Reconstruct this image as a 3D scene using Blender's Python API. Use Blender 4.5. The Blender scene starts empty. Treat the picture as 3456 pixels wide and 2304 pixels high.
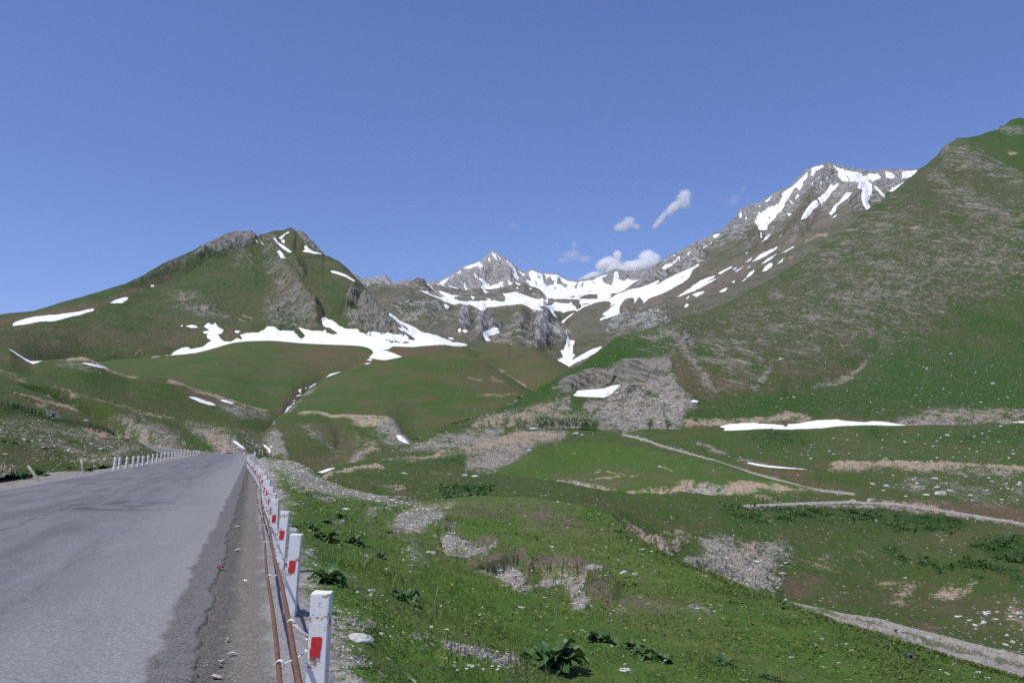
import bpy, bmesh, math, random
import numpy as np
from mathutils import Vector, Matrix, Euler
random.seed(7); RNG = np.random.default_rng(11)
scene = bpy.context.scene
COL = scene.collection
# ------------------------------------------------------------------ camera model (photo pixels 3456 x 2304)
F, CX, CY, HZ, CAMZ = 2802.0, 1728.0, 1152.0, 1505.0, 1.6
PITCH = math.atan((HZ - CY) / F)
CP, SP = math.cos(PITCH), math.sin(PITCH)
CROPS = {'S': (0, 0, 1), 'D': (0, 0, 3456/2352), 'R1': (0, 700, 900/2352), 'R2': (900, 800, 900/2352), 'R3': (1800, 500, 900/2352),
         'R4': (2556, 350, 900/2352), 'R5': (0, 1250, 900/2352), 'R6': (800, 1300, 900/2352), 'R7': (1650, 1100, 900/2352),
         'R8': (2456, 1200, 1000/2351), 'Z1': (600, 1700, 900/2336), 'Z2': (1500, 1700, 900/2336), 'Z3': (2400, 1700, 1056/2352),
         'Z4': (750, 1480, 400/1960), 'Z5': (0, 1400, 750/2352), 'Z6': (0, 1600, 800/1782), 'Z7': (1400, 750, 600/2352),
         'Z8': (1850, 1150, 600/2352), 'Z9': (600, 760, 600/2352), 'ZA': (0, 1300, 600/2352), 'ZB': (1600, 1280, 450/2352),
         'ZC': (900, 1800, 400/1244)}
def src(tag, pts):
    ox, oy, k = CROPS[tag]
    a = np.array([p[:2] for p in pts], float)
    return a * k + np.array([ox, oy])
def s1(tag, x, y):
    ox, oy, k = CROPS[tag]; return ox + x*k, oy + y*k
def azd(u, v, d):
    """photo pixel + forward distance -> (azimuth slope a = X/Y, Y, Z)"""
    x = (u - CX)/F; y = -(v - CY)/F
    dy = CP - SP*y; dz = SP + CP*y
    return x/dy, d, CAMZ + dz/dy*d
def world(u, v, d):
    a, y, z = azd(u, v, d); return Vector((a*y, y, z))
def proj(X, Y, Z):
    zf = Y*CP + (Z - CAMZ)*SP; yu = -Y*SP + (Z - CAMZ)*CP
    zf = np.maximum(zf, 1e-3)
    return CX + F*X/zf, CY - F*yu/zf
def P(tag, pts):
    """knots (x, y, d) in crop coords -> list of (a, d, z)"""
    out = []
    for x, y, d in pts:
        u, v = s1(tag, x, y); out.append(azd(u, v, d))
    return out
def G(pts, k=3456/2352):
    """knots (u_D, d, z)"""
    return [((u*k - CX)/F*CP, d, z) for u, d, z in pts]
# ------------------------------------------------------------------ noise
def perlin(x, y, seed=0):
    xi = np.floor(x).astype(np.int64); yi = np.floor(y).astype(np.int64)
    xf = x - xi; yf = y - yi
    def g(ix, iy, dx, dy):
        h = (ix*374761393 + iy*668265263 + seed*974634777) & 0xffffffff
        h = ((h ^ (h >> 13))*1274126177) & 0xffffffff
        h = (h ^ (h >> 16)) & 1023
        ang = h*(2*math.pi/1024)
        return np.cos(ang)*dx + np.sin(ang)*dy
    su = xf*xf*xf*(xf*(xf*6 - 15) + 10); sv = yf*yf*yf*(yf*(yf*6 - 15) + 10)
    a = g(xi, yi, xf, yf); b = g(xi+1, yi, xf-1, yf); c = g(xi, yi+1, xf, yf-1); d = g(xi+1, yi+1, xf-1, yf-1)
    return ((a + (b-a)*su) + ((c + (d-c)*su) - (a + (b-a)*su))*sv)*1.45
def fbm(x, y, oct=5, gain=0.5, seed=0, ridged=False):
    s = np.zeros_like(x); amp = 1.0; f = 1.0; tot = 0
    for o in range(oct):
        n = perlin(x*f + 17.3*o, y*f - 9.1*o, seed + o)
        s += amp*((1 - 2*np.abs(n)) if ridged else n); tot += amp; amp *= gain; f *= 2.03
    return s/tot
def smooth(e0, e1, x):
    t = np.clip((x - e0)/(e1 - e0), 0, 1); return t*t*(3 - 2*t)
# ------------------------------------------------------------------ interpolation
def pchip1(xk, yk, x):
    xk = np.asarray(xk, float); yk = np.asarray(yk, float)
    if len(xk) == 1: return np.full_like(x, yk[0])
    h = np.diff(xk); dl = np.diff(yk)/h
    m = np.zeros(len(xk)); m[0] = dl[0]; m[-1] = dl[-1]
    for i in range(1, len(xk)-1):
        if dl[i-1]*dl[i] > 0:
            w1 = 2*h[i] + h[i-1]; w2 = h[i] + 2*h[i-1]
            m[i] = (w1 + w2)/(w1/dl[i-1] + w2/dl[i])
    i = np.clip(np.searchsorted(xk, x) - 1, 0, len(xk)-2)
    t = np.clip((x - xk[i])/h[i], 0, 1)
    h00 = 2*t**3 - 3*t**2 + 1; h10 = t**3 - 2*t**2 + t; h01 = -2*t**3 + 3*t**2; h11 = t**3 - t**2
    return h00*yk[i] + h10*h[i]*m[i] + h01*yk[i+1] + h11*h[i]*m[i+1]
def pchip_rows(Yk, seglens):
    """Yk: K x N values at uniform knots; sample each segment with seglens[i] rows"""
    dl = np.diff(Yk, axis=0); K = Yk.shape[0]
    m = np.zeros_like(Yk); m[0] = dl[0]; m[-1] = dl[-1]
    for i in range(1, K-1):
        a, b = dl[i-1], dl[i]
        pos = a*b > 0
        m[i] = np.where(pos, 2*a*b/np.where(pos, a + b, 1), 0)
    rows = []
    for i in range(K-1):
        n = seglens[i]
        t = (np.arange(n)/n)[:, None]
        if i == K-2: t = (np.arange(n+1)/n)[:, None]
        h00 = 2*t**3 - 3*t**2 + 1; h10 = t**3 - 2*t**2 + t; h01 = -2*t**3 + 3*t**2; h11 = t**3 - t**2
        rows.append(h00*Yk[i] + h10*m[i] + h01*Yk[i+1] + h11*m[i+1])
    return np.concatenate(rows, 0)
# ------------------------------------------------------------------ mesh helpers
def grid_faces(R, C):
    i = np.arange(R*C).reshape(R, C)
    return np.stack([i[:-1, :-1], i[:-1, 1:], i[1:, 1:], i[1:, :-1]], -1).reshape(-1, 4)
def make_mesh(name, verts, faces, mat=None, smooth_shade=True, attrs=None, parent=None, link=True):
    """verts Nx3 array, faces MxK array (uniform K) or list of such arrays"""
    me = bpy.data.meshes.new(name)
    verts = np.ascontiguousarray(verts, dtype=np.float32)
    fl = faces if isinstance(faces, list) else [faces]
    fl = [np.asarray(f, dtype=np.int32) for f in fl if len(f)]
    me.vertices.add(len(verts)); me.vertices.foreach_set('co', verts.ravel())
    idx = np.concatenate([f.ravel() for f in fl]); tot = np.concatenate([np.full(len(f), f.shape[1], np.int32) for f in fl])
    start = np.concatenate([[0], np.cumsum(tot)[:-1]]).astype(np.int32)
    me.loops.add(len(idx)); me.loops.foreach_set('vertex_index', idx.astype(np.int32))
    me.polygons.add(len(tot)); me.polygons.foreach_set('loop_start', start); me.polygons.foreach_set('loop_total', tot)
    if smooth_shade: me.polygons.foreach_set('use_smooth', np.ones(len(tot), bool))
    for k, a in (attrs or {}).items():
        at = me.attributes.new(k, 'FLOAT', 'POINT'); at.data.foreach_set('value', np.ascontiguousarray(a, dtype=np.float32).ravel())
    me.update(calc_edges=True); me.validate(clean_customdata=False)
    if mat: me.materials.append(mat)
    o = bpy.data.objects.new(name, me)
    if link: COL.objects.link(o)
    if parent: o.parent = parent
    return o
def tag(o, label=None, cat=None, group=None, kind=None):
    if label: o['label'] = label
    if cat: o['category'] = cat
    if group: o['group'] = group
    if kind: o['kind'] = kind
    return o
def empty(name, loc, rz=0.0):
    o = bpy.data.objects.new(name, None); COL.objects.link(o); o.location = loc; o.rotation_euler = (0, 0, rz)
    o.empty_display_size = 0.1; return o
def kids(o): return list(o.children)
def copy_tree(o, parent=None):
    c = o.copy(); COL.objects.link(c)
    if parent is not None: c.parent = parent
    for ch in kids(o): copy_tree(ch, c)
    return c
# ------------------------------------------------------------------ painting helpers (features that belong to a surface)
def seg_dist(u, v, pts, closed=True):
    d2 = np.full(u.shape, 1e18); inside = np.zeros(u.shape, bool)
    n = len(pts)
    for i in range(n if closed else n-1):
        x0, y0 = pts[i]; x1, y1 = pts[(i+1) % n]
        ex, ey = x1-x0, y1-y0; L = ex*ex + ey*ey + 1e-9
        t = np.clip(((u-x0)*ex + (v-y0)*ey)/L, 0, 1)
        d2 = np.minimum(d2, (u-x0-t*ex)**2 + (v-y0-t*ey)**2)
        if closed:
            c = ((y0 > v) != (y1 > v))
            xs = x0 + (v-y0)*ex/(ey if abs(ey) > 1e-9 else 1e-9)
            inside ^= c & (u < xs)
    return np.sqrt(d2), inside
def poly_sd(u, v, pts, pad):
    """signed distance (px, positive inside), evaluated only near the polygon"""
    out = np.full(u.shape, -1e3)
    x0, y0 = pts.min(0) - pad; x1, y1 = pts.max(0) + pad
    m = (u > x0) & (u < x1) & (v > y0) & (v < y1)
    if m.any():
        d, ins = seg_dist(u[m], v[m], pts); out[m] = np.where(ins, d, -d)
    return out
CH = ['brown', 'rock', 'tan', 'scree', 'lush', 'olive', 'stones', 'dark']
def paint(u, v, ops):
    M = {c: np.zeros(u.shape, np.float32) for c in CH}
    for op in ops:
        ch, val, kind, tg, pts, w = op
        if kind == 'all': M[ch] = np.maximum(M[ch], val); continue
        pp = src(tg, pts); w = w*CROPS[tg][2]
        if kind == 'poly':
            sd = poly_sd(u, v, pp, 2.6*w + 2); f = smooth(-2.4*w, 1.7*w, sd)
        elif kind == 'line':
            f = np.zeros(u.shape)
            x0, y0 = pp.min(0) - 2.2*w; x1, y1 = pp.max(0) + 2.2*w
            m = (u > x0) & (u < x1) & (v > y0) & (v < y1)
            if m.any():
                d, _ = seg_dist(u[m], v[m], pp, False); f[m] = 1 - smooth(0.0, 1.9*w, d)
        else:   # blob: pts = [(cx,cy),(rx,ry)], w = rotation in degrees
            k = CROPS[tg][2]; cx, cy = pp[0]; rx, ry = pts[1][0]*k, pts[1][1]*k; th = math.radians(op[5])
            dx, dy = u-cx, v-cy; a = dx*math.cos(th) + dy*math.sin(th); b = -dx*math.sin(th) + dy*math.cos(th)
            f = 1 - smooth(0.25, 1.25, np.sqrt((a/rx)**2 + (b/ry)**2))
        if val >= 0: M[ch] = np.maximum(M[ch], val*f)
        else: M[ch] = M[ch]*(1 + val*f)
    return M
LAYERS = {}
def layer(name, lines, mat, u0, u1, step=2.4, cstep=2.4, back=None, noise=(), ops=(), bumps=(), warp=9.0, seed=1, override=None, edge=None, obj_name=None, extra=None, lin=False):
    """One landform: a grid of real 3D ground lofted through depth lines from its foot to its ridge, then over its back.
    noise: (amp_metres, wavelength_m, octaves, ridged, channel or None). edge: same but scaled by rock mask."""
    a0, a1 = (u0 - CX)/F*CP, (u1 - CX)/F*CP
    nc = int((u1 - u0)/cstep) + 1
    a = np.linspace(a0, a1, nc)
    D, Z = [], []
    for ln in lines:
        k = sorted(ln); ak = np.array([p[0] for p in k]); 
        keep = np.concatenate([[True], np.diff(ak) > 1e-7]); 
        dk = np.array([p[1] for p in k])[keep]; zk = np.array([p[2] for p in k])[keep]; ak = ak[keep]
        if ln is lines[-1] and edge is not None:
            D.append(pchip1(ak, dk, a)); Z.append(np.interp(a, ak, zk/dk)*D[-1])
        else:
            D.append(pchip1(ak, dk, a)); Z.append(pchip1(ak, zk/dk, a)*D[-1])
    D = np.array(D); Z = np.array(Z)
    for i in range(1, len(D)): D[i] = np.maximum(D[i], D[i-1]*1.004)
    U, V = proj(a*D, D, Z)
    seg = [max(2, int(min(900, np.percentile(np.abs(np.diff(V[i:i+2], axis=0)), 90)/step) + 1)) for i in range(len(D)-1)]
    if lin:
        def rows(Yk):
            out = []
            for i in range(len(Yk)-1):
                t = (np.arange(seg[i] + (1 if i == len(Yk)-2 else 0))/seg[i])[:, None]
                out.append(Yk[i]*(1-t) + Yk[i+1]*t)
            return np.concatenate(out, 0)
        DD, ZZ = rows(D), rows(Z)
    else:
        DD = pchip_rows(D, seg); ZZ = pchip_rows(Z, seg)
    nfront = len(DD)
    if back:
        bd, bz, nb = back   # relative extra distance, drop in metres (fraction of distance), rows
        t = (np.arange(1, nb+1)/nb)[:, None]
        DD = np.concatenate([DD, DD[-1] * (1 + bd*t)], 0)
        ZZ = np.concatenate([ZZ, ZZ[nfront-1] - bz*DD[nfront-1]*(t**1.3)], 0)
    A = np.broadcast_to(a, DD.shape)
    X = A*DD; Y = DD; Zb = ZZ.copy()
    U, V = proj(X, Y, Zb)
    wx = fbm(U/38, V/38, 4, 0.6, seed+90)*warp + fbm(U/9, V/9, 2, 0.5, seed+92)*warp*0.35
    wy = fbm(U/38, V/38, 4, 0.6, seed+91)*warp + fbm(U/9, V/9, 2, 0.5, seed+93)*warp*0.35
    M = paint(U + wx, V + wy, ops)
    Vr = V[nfront-1]
    fb = np.where(np.arange(len(DD))[:, None] < nfront, smooth(2, 70, V - Vr), 0.0)
    fn = 0.35 + 0.65*np.where(np.arange(len(DD))[:, None] < nfront, smooth(0, 40, V - Vr), 0.0)
    va = 1.0*fbm(U/60, V/26, 4, 0.6, seed+95) + 0.7*fbm(U/14, V/7, 3, 0.6, seed+96)
    for c_, k_ in (('scree', 1.0), ('tan', 1.1), ('rock', 0.7), ('brown', 0.8), ('dark', 0.8), ('olive', 0.6), ('lush', 0.5)):
        M[c_] = np.clip(M[c_]*(0.93 + k_*va), 0, 1).astype(np.float32)
    for kind, tg, pts, w, amp in bumps:
        amp = amp*fb
        pp = src(tg, pts); w = w*CROPS[tg][2]
        if kind == 'line':
            d, _ = seg_dist(U + wx, V + wy, pp, False); Zb += amp*np.exp(-(d/w)**2)
        elif kind == 'ridge':
            d, _ = seg_dist(U + wx*0.6, V + wy*0.6, pp, False); Zb += amp*np.maximum(0, 1 - d/w)
        elif kind == 'poly':
            sd = poly_sd(U + wx, V + wy, pp, 2*w + 2); Zb += amp*smooth(-w, w, sd)
    for n in noise:
        amp, wl, oc, rid, ch = n[:5]
        st = n[5] if len(n) > 5 else 1.0
        if oc == 't':    # trodden terracettes along the contours
            nn = np.sin(Zb*(2*math.pi/wl) + 5*fbm(X/40, Y/40, 3, 0.5, seed + 7))*np.clip(0.5 + 1.6*fbm(X/70, Y/70, 3, 0.5, seed + 8), 0, 1)
        else: nn = fbm(X/wl, Y/(wl*st), oc, 0.52, seed + int(wl*7) % 97, rid)
        k = M[ch] if ch else 1.0
        Zb += amp*nn*k*fn
    if override: X, Y, Zb, M = override(X, Y, Zb, M, U, V)
    U, V = proj(X, Y, Zb)
    verts = np.stack([X, Y, Zb], -1).reshape(-1, 3)
    at = {c: M[c] for c in CH}
    if extra: at.update(extra(X, Y, Zb, M, U, V))
    o = make_mesh(obj_name or name, verts, grid_faces(*DD.shape), mat, True, at)
    tag(o, kind='structure')
    LAYERS[name] = dict(obj=o, X=X, Y=Y, Z=Zb, U=U, V=V, M=M, a0=a0, a1=a1, nc=nc, nf=nfront, seed=seed)
    return o
def hit(name, u, v):
    """point of a landform seen at a photo pixel"""
    L = LAYERS[name]
    c = (L['U'][:L['nf']] - u)**2 + (L['V'][:L['nf']] - v)**2
    i, j = np.unravel_index(np.argmin(c), c.shape)
    return Vector((float(L['X'][i, j]), float(L['Y'][i, j]), float(L['Z'][i, j])))
def hits(name, uv):
    L = LAYERS[name]; out = []
    Uf, Vf = L['U'][:L['nf']], L['V'][:L['nf']]
    for u, v in uv:
        j = int(np.clip(round(((u - CX)/F*CP - L['a0'])/(L['a1'] - L['a0'])*(L['nc']-1)), 0, L['nc']-1))
        j0, j1 = max(0, j-14), min(L['nc'], j+15)
        c = (Uf[:, j0:j1]-u)**2 + (Vf[:, j0:j1]-v)**2
        i, jj = np.unravel_index(np.argmin(c), c.shape); jj += j0
        out.append(Vector((float(L['X'][i, jj]), float(L['Y'][i, jj]), float(L['Z'][i, jj]))))
    return out
def snow(lname, name, outer, holes=(), warp=2.6, lift=0.5, label=None, cat=None, group=None, kind=None, fuzz=0.0, mat='snow'):
    """a body of snow lying on a landform: thick in the middle, thinning out into the ground at its outline"""
    L = LAYERS[lname]; U, V = L['U'], L['V']
    wx = fbm(U/22, V/22, 3, 0.6, L['seed']+40)*warp; wy = fbm(U/22, V/22, 3, 0.6, L['seed']+41)*warp
    sd = np.full(U.shape, -1e3)
    for tg, pts in outer: sd = np.maximum(sd, poly_sd(U+wx, V+wy, src(tg, pts), 12))
    for tg, pts in holes: sd = np.minimum(sd, -np.maximum(poly_sd(U+wx, V+wy, src(tg, pts), 12), -1e3))
    if not fuzz: fuzz = 0.9 if kind == 'stuff' else 0.5
    sd = sd + fuzz*fbm(U/6.5, V/4.5, 3, 0.65, L['seed']+43)
    off = lift*L['Y']/F*np.clip(sd + 0.3, -3, 8)
    Z = L['Z'] + off
    R, C = U.shape
    f = grid_faces(R, C); s = sd.ravel()
    keep = s[f].max(1) > -1.0
    if cat == 'snow patch':      # drop stray crumbs so that a patch is one body
        g = keep.reshape(R-1, C-1); ii, jj = np.nonzero(g)
        if len(ii):
            a0, a1, b0, b1 = ii.min(), ii.max()+1, jj.min(), jj.max()+1; g2 = g[a0:a1, b0:b1]
            lab = np.where(g2, np.arange(g2.size).reshape(g2.shape) + 1, 0)
            for _ in range(400):
                p = np.pad(lab, 1); m = np.maximum.reduce([p[i:i+lab.shape[0], j:j+lab.shape[1]] for i in range(3) for j in range(3)])*g2
                if (m == lab).all(): break
                lab = m
            vals, cn = np.unique(lab[lab > 0], return_counts=True); keep2 = np.zeros_like(g); keep2[a0:a1, b0:b1] = (lab == vals[cn.argmax()])
            keep = keep2.ravel()
    f = f[keep]
    if not len(f): print('no snow', name); return None
    ids, inv = np.unique(f, return_inverse=True)
    verts = np.stack([L['X'].ravel()[ids], L['Y'].ravel()[ids], Z.ravel()[ids]], -1)
    o = make_mesh(name, verts, inv.reshape(-1, 4), MAT[mat], True, {'dirt': L['M']['dark' if mat == 'snow' else 'olive'].ravel()[ids]})
    return tag(o, label, cat, group, kind)
# ------------------------------------------------------------------ materials
MAT = {}
class NT:
    def __init__(s, name):
        s.m = bpy.data.materials.new(name); s.m.use_nodes = True
        s.t = s.m.node_tree; s.t.nodes.clear()
        s.out = s.n('ShaderNodeOutputMaterial')
    def n(s, typ, **kw):
        nd = s.t.nodes.new(typ)
        for k, v in kw.items(): setattr(nd, k, v)
        return nd
    def l(s, a, b): s.t.links.new(a, b)
    def math(s, op, a, b=None, c=None, clamp=False):
        nd = s.n('ShaderNodeMath', operation=op); nd.use_clamp = clamp
        for i, x in enumerate((a, b, c)):
            if x is None: continue
            if isinstance(x, (int, float)): nd.inputs[i].default_value = x
            else: s.l(x, nd.inputs[i])
        return nd.outputs[0]
    def mix(s, f, a, b, blend='MIX'):
        nd = s.n('ShaderNodeMix', data_type='RGBA', blend_type=blend)
        for sock, x in ((nd.inputs[0], f), (nd.inputs[6], a), (nd.inputs[7], b)):
            if isinstance(x, (int, float)): sock.default_value = x
            elif isinstance(x, tuple): sock.default_value = (*x, 1)
            else: s.l(x, sock)
        return nd.outputs[2]
    def sstep(s, x, lo, hi):
        nd = s.n('ShaderNodeMapRange', interpolation_type='SMOOTHSTEP')
        s.l(x, nd.inputs[0]); nd.inputs[1].default_value = lo; nd.inputs[2].default_value = hi
        return nd.outputs[0]
    def noise(s, co, scale, detail=4, rough=0.55, dist=0.0):
        nd = s.n('ShaderNodeTexNoise'); nd.inputs['Scale'].default_value = scale; nd.inputs['Detail'].default_value = detail
        nd.inputs['Roughness'].default_value = rough; nd.inputs['Distortion'].default_value = dist
        s.l(co, nd.inputs['Vector']); return nd.outputs[0]
    def voro(s, co, scale, feature='F1', out='Distance', rnd=1.0):
        nd = s.n('ShaderNodeTexVoronoi', feature=feature); nd.inputs['Scale'].default_value = scale
        nd.inputs['Randomness'].default_value = rnd
        s.l(co, nd.inputs['Vector']); return nd.outputs[out]
    def attr(s, name): 
        nd = s.n('ShaderNodeAttribute', attribute_name=name); return nd.outputs['Fac']
    def co(s, scale=(1, 1, 1), rot=(0, 0, 0)):
        tc = s.n('ShaderNodeTexCoord'); mp = s.n('ShaderNodeMapping')
        s.l(tc.outputs['Object'], mp.inputs[0]); mp.inputs['Scale'].default_value = scale; mp.inputs['Rotation'].default_value = rot
        return mp.outputs[0]
    def bump(s, h, strength, dist):
        nd = s.n('ShaderNodeBump'); nd.inputs['Strength'].default_value = strength; nd.inputs['Distance'].default_value = dist
        s.l(h, nd.inputs['Height']); return nd.outputs[0]
    def bsdf(s, col, rough=0.9, normal=None, spec=0.2, **kw):
        b = s.n('ShaderNodeBsdfPrincipled')
        if isinstance(col, tuple): b.inputs['Base Color'].default_value = (*col, 1)
        else: s.l(col, b.inputs['Base Color'])
        if isinstance(rough, (int, float)): b.inputs['Roughness'].default_value = rough
        else: s.l(rough, b.inputs['Roughness'])
        b.inputs['Specular IOR Level'].default_value = spec
        if normal is not None: s.l(normal, b.inputs['Normal'])
        for k, v in kw.items(): b.inputs[k].default_value = v
        s.l(b.outputs[0], s.out.inputs[0]); return b
GRASS = dict(grass=(0.070, 0.110, 0.017), lush=(0.030, 0.084, 0.012), olive=(0.104, 0.108, 0.046), brown=(0.135, 0.096, 0.060),
             rock=(0.25, 0.24, 0.225), tan=(0.40, 0.305, 0.215), scree=(0.30, 0.275, 0.25), stone=(0.50, 0.48, 0.45), dark=(0.045, 0.04, 0.02))
def terrain_mat(name, sc, bump=0.6, pal=None, strata=(1, 1, 0.35), srot=(0, 0, 0), stone_sc=1.6, var=1.0, stone_base=0.0, sdir=None, flat=0.0):
    """ground cover: grass, dead turf, bare soil, scree and rock, broken up by noise; sc = size in metres of the finest mottling"""
    C = dict(GRASS); C.update(pal or {})
    t = NT(name); co = t.co(); cs = t.co(strata, srot)
    nL = t.noise(co, 1/(sc*28), 4, 0.6); nM = t.noise(co, 1/(sc*6), 6, 0.62); nF = t.noise(co, 1/(sc*1.2), 4, 0.7)
    if sdir:    # bedded rock: fine across the beds, long along them
        dv = Vector(sdir[:3]).normalized(); cv = t.n('ShaderNodeCombineXYZ')
        e1 = dv.cross(Vector((0, 0, 1))).normalized(); e2 = dv.cross(e1)
        for i_, (ax, sc_) in enumerate(((dv, 1.0), (e1, sdir[3]), (e2, sdir[3]))):
            dt = t.n('ShaderNodeVectorMath', operation='DOT_PRODUCT'); t.l(co, dt.inputs[0]); dt.inputs[1].default_value = ax*sc_; t.l(dt.outputs['Value'], cv.inputs[i_])
        cs = cv.outputs[0]
    nS = t.noise(cs, 1/(sc*3.0), 6, 0.68, 0.4)
    nV = t.noise(co, 1/(sc*120), 5, 0.6)
    mixn = t.math('ADD', t.math('MULTIPLY', nM, 0.6), t.math('MULTIPLY', nF, 0.4))
    nG = t.noise(t.co((1, 0.6, 1)), 1/(sc*0.55), 3, 0.7)
    brk = t.math('ADD', t.math('MULTIPLY', nL, 0.16), t.math('ADD', t.math('MULTIPLY', nM, 0.26), t.math('ADD', t.math('MULTIPLY', nF, 0.30), t.math('MULTIPLY', nG, 0.28))))
    g = t.mix(t.sstep(nL, 0.38, 0.66), C['grass'], tuple(0.5*a + 0.5*b for a, b in zip(C['grass'], C['olive'])))
    g = t.mix(t.math('MULTIPLY', t.sstep(nV, 0.42, 0.64), 0.5*var), g, tuple(0.55*a + 0.45*b for a, b in zip(C['olive'], C['brown'])))
    g = t.mix(t.math('MULTIPLY', t.sstep(nM, 0.52, 0.70), 0.45*var), g, tuple(0.5*a + 0.5*b for a, b in zip(C['olive'], C['brown'])))
    g = t.mix(t.math('MULTIPLY', t.sstep(mixn, 0.40, 0.60), 0.6*var), g, tuple(a*0.8 for a in C['lush']))
    g = t.mix(t.math('MULTIPLY', t.sstep(nF, 0.5, 0.68), 0.5*var), g, C['olive'])
    g = t.mix(t.math('MULTIPLY', t.sstep(nF, 0.47, 0.30), 0.45*var), g, tuple(a*0.55 for a in C['lush']))
    def msk(ch, k=0.9, lo=0.40, hi=0.60, n=None, rk=0):
        a = t.attr(ch)
        v = t.math('MULTIPLY_ADD', t.math('SUBTRACT', n or brk, 0.5), k*6.0, t.math('MULTIPLY', a, 0.88))
        return t.math('MULTIPLY', t.sstep(v, lo - 0.14, hi + 0.12), t.sstep(a, 0.0, 0.2))
    col = t.mix(t.math('MULTIPLY', msk('lush', 0.8, 0.25, 0.75), 0.85), g, C['lush'])
    ol = t.mix(nF, C['olive'], tuple(x*0.7 for x in C['olive']))
    col = t.mix(msk('olive', 0.9, 0.3, 0.75), col, ol)
    br = t.mix(nF, tuple(x*0.75 for x in C['brown']), tuple(x*1.25 for x in C['brown']))
    col = t.mix(msk('brown', 0.9, 0.28, 0.62), col, br)
    dk = t.mix(nF, C['dark'], tuple(x*1.5 for x in C['dark']))
    vS = t.voro(co, 1/(sc*1.5), 'F1', 'Color')
    sepr = t.n('ShaderNodeSeparateColor'); t.l(vS, sepr.inputs[0])
    scr = t.mix(t.sstep(sepr.outputs[0], 0.1, 0.9), tuple(x*0.42 for x in C['scree']), tuple(x*1.35 for x in C['scree']))
    scr = t.mix(t.math('MULTIPLY', nM, 0.8), scr, t.mix(0.5, C['scree'], C['tan']))
    col = t.mix(msk('scree', 1.0, 0.36, 0.6), col, scr)
    tn = t.mix(nF, tuple(x*0.7 for x in C['tan']), tuple(x*1.12 for x in C['tan']))
    col = t.mix(msk('tan', 1.0, 0.38, 0.6), col, tn)
    rk = t.mix(t.sstep(nS, 0.3, 0.7), tuple(x*0.45 for x in C['rock']), tuple(x*1.3 for x in C['rock']))
    rk = t.mix(t.math('MULTIPLY', t.sstep(nL, 0.45, 0.7), 0.45), rk, t.mix(0.5, C['tan'], C['rock']))
    col = t.mix(msk('rock', 1.0, 0.36, 0.6, t.math('ADD', t.math('MULTIPLY', nS, 0.35), t.math('MULTIPLY', brk, 0.65)) if sdir else None), col, rk)
    col = t.mix(msk('dark', 1.0, 0.38, 0.62), col, dk)
    # loose pale stones: small cells picked at random where stones lie
    vc = t.n('ShaderNodeTexVoronoi'); vc.inputs['Scale'].default_value = 1/(sc*stone_sc); t.l(co, vc.inputs['Vector'])
    sp = t.n('ShaderNodeSeparateColor'); t.l(vc.outputs['Color'], sp.inputs[0])
    thr = t.math('SUBTRACT', 0.985 - stone_base, t.math('MULTIPLY', t.math('MULTIPLY', t.attr('stones'), t.sstep(nM, 0.35, 0.65)), 0.55))
    pick = t.math('GREATER_THAN', sp.outputs[1], thr)
    rad = t.math('MULTIPLY_ADD', sp.outputs[2], 0.22, 0.18)
    st = t.math('MULTIPLY', pick, t.math('LESS_THAN', vc.outputs['Distance'], rad))
    col = t.mix(st, col, t.mix(sp.outputs[0], tuple(x*0.75 for x in C['stone']), C['stone']))
    h = t.math('ADD', t.math('MULTIPLY', nF, 0.7), t.math('MULTIPLY', nM, 1.1))
    h = t.math('ADD', h, t.math('MULTIPLY', t.math('MULTIPLY', sepr.outputs[0], t.attr('scree')), 0.7))
    h = t.math('ADD', h, t.math('MULTIPLY', t.math('MULTIPLY', nS, t.attr('rock')), 1.6))
    h = t.math('ADD', h, t.math('MULTIPLY', st, 0.4))
    t.bsdf(col, 0.95, t.bump(h, bump, sc*1.6), 0.1)
    MAT[name] = t.m; return t.m
def snow_mat():
    t = NT('snow'); co = t.co()
    n = t.noise(co, 0.02, 8, 0.6); n2 = t.noise(co, 0.06, 8, 0.65)
    d = t.math('MULTIPLY', t.sstep(n2, 0.45, 0.8), t.math('MULTIPLY_ADD', t.attr('dirt'), 0.7, 0.22))
    col = t.mix(d, (0.82, 0.83, 0.85), (0.42, 0.38, 0.33))
    t.bsdf(col, 0.6, t.bump(n, 0.25, 6.0), 0.3); MAT['snow'] = t.m
snow_mat()
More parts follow.
